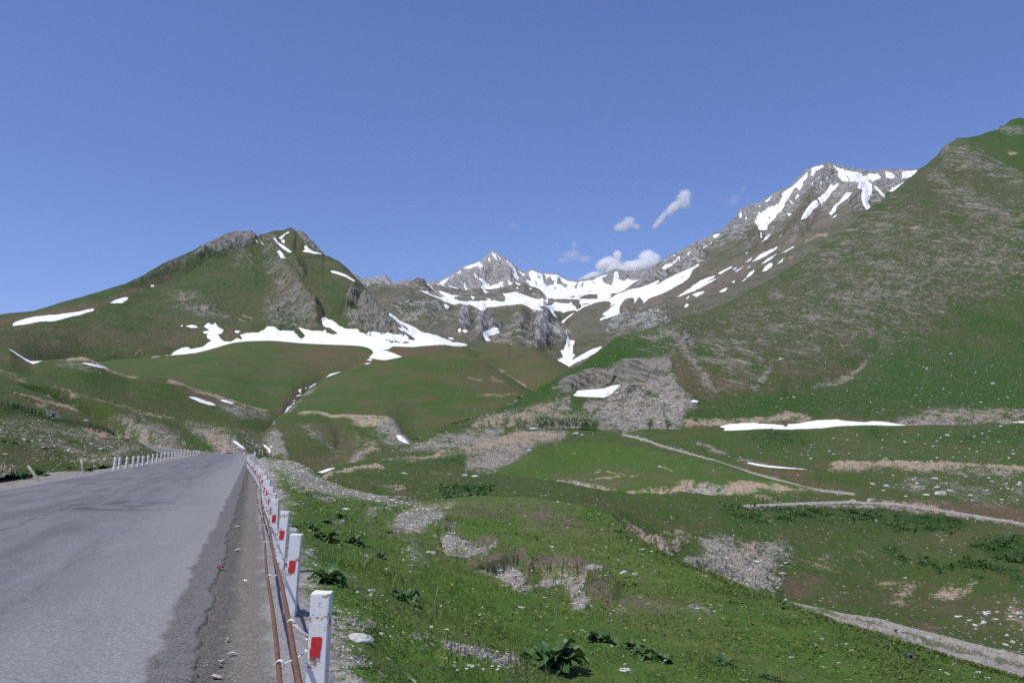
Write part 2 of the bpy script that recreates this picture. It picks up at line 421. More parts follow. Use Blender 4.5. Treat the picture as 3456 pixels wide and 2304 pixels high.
def post_mat():
    t = NT('white_post_paint'); co = t.co()
    oi = t.n('ShaderNodeObjectInfo'); va = t.n('ShaderNodeVectorMath', operation='ADD'); t.l(co, va.inputs[0])
    cmb = t.n('ShaderNodeCombineXYZ'); t.l(t.math('MULTIPLY', oi.outputs['Random'], 40), cmb.inputs[0]); t.l(cmb.outputs[0], va.inputs[1]); c2 = va.outputs[0]
    n = t.noise(c2, 14, 6, 0.65); n2 = t.noise(c2, 60, 4, 0.6); v = t.voro(c2, 28, 'DISTANCE_TO_EDGE')
    col = t.mix(t.math('MULTIPLY', n2, 0.5), (0.80, 0.785, 0.76), (0.64, 0.62, 0.59))
    chip = t.sstep(t.math('MULTIPLY_ADD', n2, 0.35, n), 0.755, 0.80)
    col = t.mix(chip, col, t.mix(n2, (0.24, 0.10, 0.035), (0.42, 0.32, 0.22)))
    tc = t.n('ShaderNodeTexCoord'); sx = t.n('ShaderNodeSeparateXYZ'); t.l(tc.outputs['Object'], sx.inputs[0])
    low = t.math('MULTIPLY', t.sstep(t.math('SUBTRACT', 0.16, sx.outputs[2]), 0, 0.16), t.sstep(n, 0.42, 0.6))
    col = t.mix(t.math('MULTIPLY', low, 0.6), col, (0.35, 0.29, 0.22))
    h = t.math('ADD', t.math('MULTIPLY', t.sstep(v, 0.0, 0.05), 0.5), t.math('MULTIPLY', n2, 0.6))
    h = t.math('SUBTRACT', h, chip)
    t.bsdf(col, 0.55, t.bump(h, 0.28, 0.004), 0.4); MAT['post'] = t.m
post_mat()
def simple(name, c1, c2, scale, rough=0.8, bump=0.0, bd=0.01, detail=5, spec=0.3, lo=0.35, hi=0.65, metal=0.0):
    t = NT(name); co = t.co(); n = t.noise(co, scale, detail, 0.62)
    col = t.mix(t.sstep(n, lo, hi), c1, c2)
    t.bsdf(col, rough, t.bump(n, bump, bd) if bump else None, spec, Metallic=metal); MAT[name] = t.m; return t.m
simple('red_paint', (0.52, 0.025, 0.03), (0.60, 0.05, 0.05), 60, 0.5, 0.2, 0.002)
simple('rust', (0.20, 0.105, 0.062), (0.12, 0.055, 0.032), 40, 0.75, 0.3, 0.002)
simple('white_wire', (0.72, 0.72, 0.70), (0.55, 0.52, 0.48), 80, 0.5)
simple('old_wood', (0.30, 0.27, 0.24), (0.50, 0.48, 0.45), 9, 0.85, 0.4, 0.01)
simple('pole_white', (0.62, 0.58, 0.54), (0.74, 0.72, 0.70), 6, 0.5)
simple('sign_red', (0.62, 0.03, 0.03), (0.55, 0.03, 0.03), 6, 0.45)
simple('sign_white', (0.80, 0.80, 0.80), (0.74, 0.74, 0.74), 6, 0.45)
simple('sign_black', (0.03, 0.03, 0.035), (0.05, 0.05, 0.05), 6, 0.45)
simple('stone', (0.42, 0.40, 0.38), (0.62, 0.60, 0.57), 2.5, 0.9, 0.6, 0.05)
simple('stone_dark', (0.20, 0.20, 0.205), (0.34, 0.33, 0.32), 9, 0.9, 0.6, 0.02)
simple('stone_pink', (0.42, 0.33, 0.27), (0.55, 0.46, 0.40), 1.2, 0.9, 0.5, 0.05)
simple('pebble', (0.13, 0.13, 0.135), (0.36, 0.34, 0.32), 6, 0.9, 0.3, 0.01)
simple('cow_brown', (0.10, 0.04, 0.022), (0.16, 0.07, 0.04), 2, 0.9)
simple('cow_dark', (0.02, 0.016, 0.014), (0.04, 0.03, 0.024), 2, 0.9)
simple('fleece', (0.50, 0.47, 0.42), (0.64, 0.61, 0.56), 5, 0.95)
simple('bark', (0.24, 0.22, 0.195), (0.36, 0.34, 0.31), 5, 0.9)
simple('plastic_blue', (0.02, 0.04, 0.32), (0.03, 0.05, 0.40), 8, 0.35, spec=0.5)
simple('plastic_white', (0.75, 0.75, 0.76), (0.65, 0.65, 0.66), 8, 0.4, spec=0.5)
simple('plastic_red', (0.35, 0.03, 0.025), (0.25, 0.02, 0.02), 30, 0.45, spec=0.5)
def leaf_mat(name, c1, c2, c3=None, scale=3.0, transl=0.25, rough=0.55):
    t = NT(name); co = t.co(); n = t.noise(co, scale, 4, 0.6); gi = t.n('ShaderNodeNewGeometry')
    rnd = gi.outputs['Random Per Island']
    col = t.mix(t.math('MULTIPLY_ADD', rnd, 0.75, t.math('MULTIPLY', n, 0.25)), c1, c2)
    if c3: col = t.mix(t.math('GREATER_THAN', t.math('FRACT', t.math('MULTIPLY', rnd, 17.3)), 0.84), col, c3)
    b = t.n('ShaderNodeBsdfPrincipled'); t.l(col, b.inputs['Base Color']); b.inputs['Roughness'].default_value = rough
    b.inputs['Specular IOR Level'].default_value = 0.25
    tr = t.n('ShaderNodeBsdfTranslucent'); t.l(t.mix(0.5, col, (0.10, 0.14, 0.01)), tr.inputs[0])
    mx = t.n('ShaderNodeMixShader'); mx.inputs[0].default_value = transl
    t.l(b.outputs[0], mx.inputs[1]); t.l(tr.outputs[0], mx.inputs[2]); t.l(mx.outputs[0], t.out.inputs[0]); MAT[name] = t.m
leaf_mat('grass_blade', (0.070, 0.130, 0.018), (0.165, 0.245, 0.050), (0.28, 0.26, 0.13))
leaf_mat('dry_blade', (0.14, 0.11, 0.075), (0.26, 0.215, 0.15))
leaf_mat('clover', (0.075, 0.13, 0.022), (0.15, 0.20, 0.035), (0.04, 0.09, 0.02))
leaf_mat('dock_leaf', (0.040, 0.090, 0.026), (0.100, 0.175, 0.060), None, 8, 0.15, 0.42)
leaf_mat('weed_leaf', (0.030, 0.075, 0.018), (0.065, 0.125, 0.034), None, 2, 0.2)
leaf_mat("birch_leaf", (0.40, 0.44, 0.26), (0.52, 0.55, 0.36), None, 2, 0.4)
simple('petal_white', (0.80, 0.79, 0.74), (0.74, 0.73, 0.68), 30, 0.7)
simple('petal_yellow', (0.75, 0.50, 0.02), (0.80, 0.58, 0.04), 30, 0.7)
simple('petal_purple', (0.16, 0.03, 0.14), (0.24, 0.05, 0.22), 30, 0.7)
simple('stem_green', (0.05, 0.09, 0.02), (0.07, 0.11, 0.03), 30, 0.7)
# ------------------------------------------------------------------ road frame: s along the road, p across it (0 at the right-hand post row)
E = np.array([-0.2961, 0.9552]); NRM = np.array([0.9552, 0.2961]); O0 = np.array([0.42, 0.0])
def sp_of(X, Y):
    dx, dy = X - O0[0], Y - O0[1]
    return dx*E[0] + dy*E[1], dx*NRM[0] + dy*NRM[1]
def xy_of(s, p): return O0[0] + s*E[0] + p*NRM[0], O0[1] + s*E[1] + p*NRM[1]
# centre line of the road: straight to s = 128, then it swings left and climbs
_c = [(*xy_of(s, -4.9), 0.0) for s in (-8, 20, 60, 100, 122)] + [(-46.5, 135, 0.02), (-56.5, 157, 0.1), (-68, 176, 0.25), (-84, 195, 1.0), (-102, 213, 2.0), (-125, 233, 3.4)]
_c = np.array(_c); _cl = np.concatenate([[0], np.cumsum(np.hypot(*np.diff(_c[:, :2], axis=0).T))])
def road_centre(L):
    return np.stack([pchip1(_cl, _c[:, i], L) for i in range(3)], -1)
FARC = road_centre(np.linspace(120, _cl[-1], 160))

def ridge(parts, dk):
    uv = np.concatenate([src(t, p) for t, p in parts]); K = 3456/2352
    d = np.interp(uv[:, 0], [k*K for k, _ in dk], [x for _, x in dk])
    return [azd(u, v, dd) for (u, v), dd in zip(uv, d)]

terrain_mat('near_turf', 0.10, 0.9, dict(grass=(0.088, 0.160, 0.026), lush=(0.050, 0.122, 0.016), brown=(0.16, 0.13, 0.095), scree=(0.31, 0.29, 0.27), olive=(0.155, 0.155, 0.055), tan=(0.38, 0.315, 0.245), dark=(0.05, 0.042, 0.028)), stone_sc=1.2)
terrain_mat('mound_turf', 0.42, 0.5, dict(grass=(0.060, 0.116, 0.021), lush=(0.044, 0.104, 0.015)), stone_sc=1.15, var=0.45)
terrain_mat('valley_turf', 0.42, 1.0, dict(grass=(0.057, 0.110, 0.020), lush=(0.034, 0.088, 0.013), olive=(0.110, 0.115, 0.048), dark=(0.026, 0.058, 0.012), tan=(0.42, 0.33, 0.24)), stone_sc=1.15, var=0.85)
terrain_mat('left_turf', 0.35, 1.0, dict(grass=(0.058, 0.106, 0.020)), stone_sc=1.15, var=0.85)
terrain_mat('hill_turf', 0.75, 1.0, dict(grass=(0.047, 0.099, 0.020), olive=(0.098, 0.102, 0.050), tan=(0.38, 0.30, 0.22), rock=(0.225, 0.21, 0.185)), sdir=(0.50, 0.10, 0.86, 0.10), stone_sc=1.1, var=0.9)
terrain_mat('smooth_turf', 1.1, 0.45, dict(grass=(0.054, 0.101, 0.022), lush=(0.040, 0.094, 0.017), brown=(0.120, 0.084, 0.050)), stone_sc=1.0, var=0.55)
terrain_mat('mountain_turf', 2.2, 1.0, dict(grass=(0.060, 0.098, 0.026), lush=(0.030, 0.084, 0.016), rock=(0.28, 0.265, 0.24), olive=(0.125, 0.118, 0.06)), stone_sc=1.0)
terrain_mat('far_rock', 3.6, 1.2, dict(grass=(0.085, 0.104, 0.046), olive=(0.185, 0.172, 0.125), brown=(0.200, 0.163, 0.130), rock=(0.35, 0.345, 0.335), lush=(0.055, 0.105, 0.040)), sdir=(0.88, 0.2, 0.40, 0.14), stone_sc=1.0)

# ------------------------------------------------------------------ far peaks
peakR = ridge([('R2', [(0, 330), (400, 330), (700, 335), (770, 340), (850, 385), (940, 372), (1000, 362), (1020, 372), (1050, 350), (1070, 372), (1105, 412), (1150, 420), (1230, 388), (1290, 405), (1420, 425)]),
    ('Z7', [(230, 825), (300, 800), (440, 740), (520, 700), (560, 668), (600, 640), (660, 605), (760, 570), (850, 538), (910, 495), (970, 440), (1015, 405), (1070, 403), (1140, 465), (1200, 488), (1260, 540), (1320, 590), (1400, 662), (1440, 692), (1465, 682), (1520, 655), (1555, 640), (1610, 665), (1680, 690), (1780, 693), (1890, 700), (1950, 745), (2020, 782), (2130, 797), (2250, 780)]),
    ('R3', [(600, 1135), (650, 1112), (700, 1090), (740, 1083), (800, 1095), (850, 1100), (920, 1104), (1000, 1103), (1150, 1060), (1400, 1000), (2000, 1000)])],
    [(600, 5200), (1100, 5600), (1300, 5200), (1800, 4800)])
layer('far_peaks', [P('D', [(600, 720, 3700), (1300, 706, 3700), (1800, 706, 3600)]),
                    P('D', [(600, 700, 4100), (1000, 680, 4100), (1100, 682, 4100), (1260, 682, 4000), (1450, 668, 4000), (1800, 670, 4000)]),
                    P('D', [(600, 675, 4600), (1000, 655, 4750), (1130, 635, 4900), (1260, 660, 4600), (1450, 645, 4400), (1800, 650, 4400)]), peakR],
      MAT['far_rock'], 800, 2650, 1.9, 1.9, back=(0.12, 0.12, 10),
      noise=((45, 420, 6, True, 'rock'), (24, 75, 4, True, 'rock'), (8, 24, 3, True, 'rock')), edge=True, seed=3,
      ops=[('rock', 1, 'all', 'S', [], 0), ('brown', 0.35, 'poly', 'Z7', [(1300, 840), (1700, 840), (1700, 1000), (1300, 1000)], 30)],
      bumps=[('ridge', 'Z7', [(1040, 400), (1000, 520), (900, 700), (820, 860)], 130, 45), ('ridge', 'Z7', [(1040, 400), (1130, 560), (1200, 700), (1260, 800)], 110, 60), ('ridge', 'Z7', [(850, 540), (760, 700), (700, 860)], 90, 25)], obj_name='mountain')
snow('far_peaks', 'snow', [('Z7', p) for p in [
    [(655, 612), (660, 600), (750, 560), (850, 530), (870, 545), (840, 565), (780, 590), (720, 612)], [(850, 536), (885, 545), (910, 610), (860, 570), (880, 640), (840, 590)],
    [(960, 450), (985, 460), (1020, 560), (980, 510)], [(1015, 400), (1050, 405), (1100, 515), (1050, 470)], [(1065, 400), (1095, 415), (1140, 485), (1110, 470), (1130, 510)], [(1075, 530), (1090, 540), (1110, 577)],
    [(1190, 478), (1230, 505), (1310, 585), (1335, 640), (1355, 690), (1372, 720), (1355, 762), (1300, 700), (1282, 665), (1335, 700), (1310, 630), (1260, 570), (1215, 525)],
    [(540, 685), (605, 635), (600, 655), (560, 684)], [(588, 682), (610, 662), (597, 697)], [(468, 738), (515, 698), (500, 722)], [(290, 820), (380, 765), (455, 730), (430, 770), (370, 822)], [(468, 765), (480, 762), (492, 797)],
    [(620, 805), (650, 830), (658, 788), (675, 860), (690, 870), (705, 905), (645, 905), (665, 870)],
    [(783, 678), (830, 715), (900, 750), (940, 800), (988, 815), (988, 860), (1040, 828), (1090, 815), (1160, 768), (1172, 790), (1150, 820), (1192, 842), (1150, 872), (1080, 905), (960, 905), (865, 870), (900, 832), (895, 792), (840, 748), (790, 705)],
    [(1222, 752), (1247, 760), (1257, 790), (1300, 805), (1250, 840), (1238, 800)], [(1338, 618), (1420, 668), (1458, 690), (1430, 712), (1410, 690)], [(1330, 790), (1400, 820), (1370, 835)],
    [(1505, 675), (1555, 636), (1680, 686), (1890, 696), (2020, 776), (2130, 793), (2352, 768), (2500, 700), (2640, 660), (2700, 655), (2900, 690), (3100, 690), (3300, 700), (3300, 1100), (1700, 1100), (1620, 870), (1545, 850), (1490, 800), (1475, 752), (1535, 780), (1530, 740), (1515, 700)]]],
    holes=[('Z7', p) for p in [[(1680, 690), (1722, 690), (1740, 750), (1780, 712), (1800, 730), (1820, 770), (1850, 760), (1840, 832), (1770, 832), (1740, 842), (1706, 800), (1690, 740)],
    [(1895, 715), (1960, 795), (2032, 830), (2000, 872), (1940, 842), (1868, 802), (1880, 750)], [(1838, 850), (1862, 840), (1882, 880), (1850, 892)], [(2108, 870), (2130, 820), (2162, 800), (2140, 895)], [(2198, 860), (2208, 800), (2238, 793), (2230, 855)],
    [(1588, 790), (1610, 775), (1632, 830), (1615, 835)], [(1640, 700), (1665, 705), (1660, 760), (1645, 740)], [(1545, 740), (1580, 780), (1560, 770)]]] +
    [('R3', p) for p in [[(600, 1150), (650, 1115), (700, 1090), (718, 1098), (708, 1165), (692, 1212), (640, 1195), (610, 1165)], [(742, 1086), (850, 1102), (1000, 1104), (985, 1140), (940, 1160), (880, 1165), (830, 1150), (800, 1175), (770, 1155), (745, 1165), (755, 1110)], [(520, 1185), (548, 1175), (540, 1200)]]],
    warp=2.4, kind='stuff', fuzz=1.5)

# ------------------------------------------------------------------ brown hills inside the snow basin
layer('basin_hills', [P('D', [(700, 740, 2500), (1400, 712, 2700)]), P('D', [(700, 700, 2700), (860, 700, 2700), (1000, 695, 2700), (1120, 692, 2750), (1200, 690, 2800), (1300, 688, 2850), (1400, 700, 2900)]),
      ridge([('R2', [(500, 520), (700, 485), (820, 470), (880, 452), (900, 425), (920, 403), (960, 405), (1000, 412), (1050, 420), (1130, 415), (1200, 420), (1240, 428), (1290, 382), (1340, 358), (1375, 362), (1430, 412), (1450, 440)]),
             ('Z7', [(100, 748), (160, 802), (230, 830), (330, 832), (480, 847), (560, 872), (640, 897), (700, 893), (770, 873), (870, 867), (900, 883), (1010, 887), (1110, 867), (1210, 852), (1290, 818), (1335, 812), (1380, 822), (1440, 800), (1500, 838), (1545, 868), (1570, 850), (1610, 865), (1650, 885), (1720, 945), (1760, 1022), (1800, 1060), (2352, 1090)])],
            [(700, 2900), (1100, 3150), (1400, 3300)])],
      MAT['far_rock'], 1080, 2000, 2.0, 2.0, back=(0.1, 0.08, 10), noise=((10, 160, 5, False, None), (14, 45, 4, True, 'rock'), (3, 18, 3, False, None)), edge=True, seed=5,
      ops=[('brown', 0.62, 'all', 'S', [], 0), ('rock', 0.30, 'all', 'S', [], 0), ('rock', 0.6, 'poly', 'Z7', [(0, 740), (80, 740), (170, 910), (60, 890), (-60, 860)], 30), ('rock', 0.55, 'poly', 'Z7', [(1380, 850), (1700, 940), (1750, 1020), (1650, 1000), (1400, 930)], 40),
           ('olive', 0.55, 'poly', 'R2', [(880, 450), (1050, 420), (1240, 430), (1500, 560), (1500, 600), (900, 600)], 60), ('lush', 0.45, 'blob', 'Z7', [(1020, 960), (120, 40)], -10), ('lush', 0.4, 'blob', 'Z7', [(60, 940), (120, 60)], 0)],
      bumps=[('ridge', 'Z7', [(80, 738), (170, 900)], 60, 14), ('ridge', 'Z7', [(1440, 800), (1350, 950)], 90, 14), ('ridge', 'Z7', [(1100, 920), (1200, 1040)], 60, 10)], obj_name='hills')
snow('basin_hills', 'snow', [('Z7', p) for p in [
    [(90, 912), (170, 915), (215, 962), (270, 985), (370, 1002), (255, 900), (155, 808), (180, 802), (205, 832), (250, 890), (330, 962), (442, 1022), (315, 908), (335, 905), (420, 935), (480, 960), (605, 966), (525, 985), (518, 1010), (600, 1045), (700, 1048), (850, 1042), (1050, 1035), (1130, 1050), (1195, 1055), (1205, 990), (1158, 938), (1200, 945), (1270, 930), (1330, 920), (1440, 960), (1560, 1002), (1700, 1032), (1758, 1022), (1698, 930), (1760, 930), (1760, 1140), (100, 1140), (60, 930)],
    [(735, 968), (790, 990), (785, 1018), (768, 1015)], [(893, 880), (935, 900), (978, 925), (930, 937)], [(938, 1020), (970, 1010), (1012, 1014), (1000, 1032)], [(1338, 792), (1400, 820), (1380, 835), (1340, 815)], [(1348, 852), (1370, 858), (1362, 884), (1345, 872)], [(1508, 868), (1552, 886), (1520, 892)], [(296, 822), (440, 830), (540, 858), (586, 884), (550, 878), (440, 842)]]],
    warp=2.4, kind='stuff', fuzz=1.5)

# ------------------------------------------------------------------ cliff headwall and snow basin behind it
layer('basin', [P('D', [(700, 870, 1250), (1000, 868, 1300), (1300, 880, 1350), (1500, 860, 1500)]),
      P('D', [(700, 820, 1500), (860, 800, 1550), (950, 790, 1600), (1050, 780, 1700), (1150, 790, 1700), (1250, 815, 1650), (1305, 842, 1600), (1360, 800, 1700), (1450, 760, 1850)]),
      P('D', [(700, 760, 1900), (860, 740, 1950), (960, 738, 2000), (1050, 735, 2050), (1150, 745, 2000), (1240, 765, 1950), (1300, 770, 1950), (1360, 745, 2050), (1450, 720, 2200)]),
      ridge([('R2', [(500, 470), (880, 452), (1000, 440), (1250, 440)]), ('Z7', [(0, 890), (110, 920), (200, 965), (300, 1000), (400, 1052), (520, 1090), (620, 1075), (700, 1106), (800, 1122), (900, 1172), (960, 1130), (1050, 1115), (1200, 1096), (1420, 1080), (1500, 1120), (1560, 1150), (1650, 1165), (1720, 1190), (1800, 1232), (1900, 1292), (1955, 1322), (2050, 1230), (2200, 1160), (2352, 1100), (2700, 1050)])], [(700, 2500), (900, 2450), (1300, 2350), (1500, 2500)]),
      P('D', [(700, 690, 2900), (900, 690, 2900), (1100, 697, 2900), (1300, 690, 2900), (1500, 690, 2900)]),
      P('D', [(700, 685, 3500), (900, 683, 3600), (1100, 680, 3700), (1300, 676, 3800), (1500, 670, 3800)])],
      MAT['far_rock'], 1080, 2120, 2.0, 2.0, back=(0.05, 0.02, 3), seed=6,
      noise=((18, 150, 5, True, 'rock'), (13, 42, 4, True, 'rock'), (4, 13, 3, True, 'rock'), (6, 120, 4, False, None), (1.5, 14, 3, False, None)),
      ops=[('olive', 0.5, 'all', 'S', [], 0), ('brown', 0.4, 'all', 'S', [], 0),
           ('rock', 0.62, 'poly', 'R2', [(1100, 600), (1300, 560), (1500, 520), (1600, 600), (1560, 690), (1400, 730), (1250, 690)], 60), ('rock', 0.85, 'poly', 'R2', [(1690, 680), (1800, 660), (1800, 800), (1700, 810)], 25), ('rock', 0.95, 'poly', 'R2', [(1880, 660), (1960, 720), (2050, 790), (1960, 830), (1880, 880), (1840, 800)], 25),
           ('rock', 0.95, 'poly', 'Z7', [(820, 1190), (870, 1190), (1050, 1340), (1000, 1400), (880, 1450), (810, 1400)], 25), ('rock', 1.0, 'poly', 'Z7', [(1650, 1170), (1760, 1200), (1800, 1400), (1850, 1560), (1600, 1700), (1560, 1500), (1620, 1320)], 30), ('rock', 0.8, 'poly', 'Z7', [(1800, 1240), (1900, 1300), (2000, 1400), (2020, 1600), (1850, 1560)], 40), ('rock', 0.65, 'poly', 'Z7', [(1250, 1380), (1450, 1330), (1560, 1500), (1500, 1640), (1350, 1560)], 60),
           ('scree', 0.7, 'poly', 'Z7', [(980, 1500), (1150, 1430), (1300, 1560), (1250, 1700), (1000, 1600)], 50), ('scree', 0.5, 'poly', 'R2', [(1560, 700), (1700, 760), (1760, 850), (1560, 780)], 50),
           ('brown', 0.9, 'line', 'Z7', [(520, 1090), (700, 1110), (900, 1175), (1050, 1130), (1420, 1090)], 28), ('brown', 0.8, 'poly', 'Z7', [(0, 1300), (300, 1370), (500, 1380), (850, 1480), (800, 1568), (300, 1568)], 80),
           ('lush', 0.95, 'poly', 'Z7', [(400, 1270), (580, 1200), (590, 1250), (550, 1310), (400, 1300)], 25), ('lush', 1.0, 'poly', 'Z7', [(755, 1210), (815, 1220), (780, 1370), (720, 1370)], 20), ('lush', 0.8, 'poly', 'Z7', [(980, 1160), (1200, 1170), (1280, 1330), (1200, 1380), (1060, 1300)], 40), ('lush', 0.8, 'poly', 'Z7', [(1560, 1200), (1650, 1180), (1640, 1300), (1560, 1480), (1500, 1480)], 30),
           ('tan', 0.8, 'blob', 'Z7', [(1340, 1260), (35, 20)], 0), ('tan', 0.6, 'blob', 'Z7', [(1220, 1380), (30, 18)], -30), ('tan', 0.6, 'blob', 'Z7', [(760, 1400), (22, 30)], 0), ('tan', 0.5, 'poly', 'R2', [(1110, 600), (1180, 610), (1270, 690), (1250, 720)], 20)],
      bumps=[('ridge', 'Z7', [(860, 1185), (900, 1320), (850, 1450)], 110, 20), ('ridge', 'Z7', [(1700, 1180), (1690, 1400), (1640, 1568)], 160, 26), ('ridge', 'Z7', [(640, 1180), (640, 1400)], 100, 10), ('ridge', 'R2', [(1430, 520), (1400, 700)], 100, 15), ('line', 'Z7', [(1950, 1320), (2060, 1450), (2060, 1600)], 60, -14), ('ridge', 'Z7', [(1400, 1180), (1400, 1560)], 130, 15)], obj_name='hills')
bs = [('Z7', p) for p in [
    [(60, 900), (100, 915), (200, 965), (300, 1000), (400, 1050), (520, 1086), (600, 1070), (690, 1105), (720, 1085), (790, 1112), (830, 1140), (900, 1170), (945, 1152), (952, 1130), (1000, 1115), (1050, 1116), (1200, 1096), (1420, 1079), (1470, 1102), (1560, 1152), (1650, 1162), (1692, 1160), (1640, 1130), (1652, 1106), (1720, 1112), (1790, 1162), (1815, 1200), (1880, 1268), (1850, 1200), (1830, 1172), (1930, 1180), (1970, 1196), (2060, 1162), (2140, 1162), (2130, 1185), (2050, 1222), (1970, 1290), (1936, 1318), (1960, 1330), (2100, 1200), (2200, 1142), (2300, 1092), (2400, 1060), (2600, 1030), (2600, 780), (60, 780)],
    [(380, 1082), (420, 1088), (452, 1110), (450, 1140), (425, 1148), (400, 1120)], [(1565, 1175), (1600, 1172), (1590, 1186)], [(900, 1470), (920, 1440), (1010, 1420), (1015, 1400), (1060, 1388), (1100, 1400), (1110, 1440), (1130, 1455), (1060, 1485), (980, 1500), (970, 1530), (1010, 1568), (950, 1568), (920, 1530)], [(565, 1415), (600, 1410), (608, 1440), (580, 1455)], [(622, 1425), (690, 1418), (702, 1450), (650, 1450)], [(858, 1495), (900, 1515), (890, 1525)], [(1835, 1380), (1855, 1380), (1852, 1400)], [(530, 1130), (540, 1130), (538, 1145)]]]
gul = ('Z8', [(125, 258), (200, 210), (165, 125), (215, 120), (205, 110), (240, 30), (250, -20), (255, -70), (225, -140), (235, -145), (275, -60), (290, -10), (345, 0), (355, 20), (330, 55), (320, 80), (330, 110), (290, 140), (322, 120), (320, 170), (357, 185), (330, 215), (300, 262), (420, 200), (470, 170), (600, 100), (690, 80), (722, 82), (690, 110), (610, 165), (500, 230), (400, 270), (340, 300), (280, 345), (200, 300)])
snow('basin', 'snow', bs + [gul] + [('R2', p) for p in [[(1690, 810), (1710, 808), (1714, 835), (1690, 838)], [(1720, 820), (1770, 815), (1775, 838), (1740, 838)], [(1595, 885), (1640, 885), (1655, 900), (1620, 900)], [(1790, 900), (1812, 900), (1800, 906)]]],
     holes=[('Z7', p) for p in [[(2168, 930), (2230, 915), (2282, 912), (2292, 930), (2200, 962), (2158, 955)], [(2158, 1005), (2230, 965), (2320, 945), (2420, 950), (2420, 1012), (2250, 1016)], [(2058, 985), (2110, 963), (2122, 980), (2075, 1002)], [(1783, 1020), (1810, 1000), (1857, 1018), (1800, 1024)], [(1715, 1082), (1780, 1053), (1827, 1075), (1810, 1102), (1740, 1097)], [(1988, 1060), (2042, 1065), (2062, 1087)], [(2078, 1062), (2172, 1053), (2212, 1110), (2200, 1132), (2140, 1152), (2128, 1120), (2090, 1092)], [(2208, 1087), (2332, 1060), (2322, 1072), (2220, 1102)], [(1828, 933), (1870, 940), (1872, 956)], [(1835, 1130), (1865, 1130), (1850, 1140)], [(2090, 1120), (2115, 1118), (2105, 1132)], [(1905, 1040), (1925, 1045), (1910, 1052)], [(1915, 960), (1932, 958), (1925, 972)]]], warp=2.4, kind='stuff', fuzz=1.5)

# ------------------------------------------------------------------ snow-streaked mountain on the right
cR = ridge([('S', [(1840, 1300), (1880, 1260), (1921, 1235), (1940, 1160), (1953, 1097)]), ('R3', [(500, 1480), (600, 1385), (720, 1308), (800, 1262), (880, 1205), (940, 1172), (1010, 1093), (1060, 1050), (1110, 1015), (1150, 988), (1220, 950), (1330, 900), (1345, 882), (1420, 850), (1440, 832), (1500, 815), (1560, 788), (1590, 765), (1640, 752), (1700, 700), (1740, 660), (1790, 620), (1810, 570), (1840, 548), (1900, 525), (2000, 488), (2050, 455), (2110, 415), (2180, 388), (2270, 340), (2352, 255)]),
    ('R4', [(420, 598), (440, 580), (480, 560), (560, 548), (600, 537), (640, 532), (670, 540), (720, 556), (760, 570), (820, 592), (870, 601), (950, 595), (1000, 608), (1050, 613), (1075, 598), (1100, 589), (1150, 592), (1200, 588), (1250, 592), (1280, 597), (1330, 592), (1420, 580), (1550, 560), (2000, 560), (2600, 600)])],
    [(1260, 1900), (1330, 2450), (1450, 2800), (1739, 3300), (1900, 3500), (2500, 3300)])
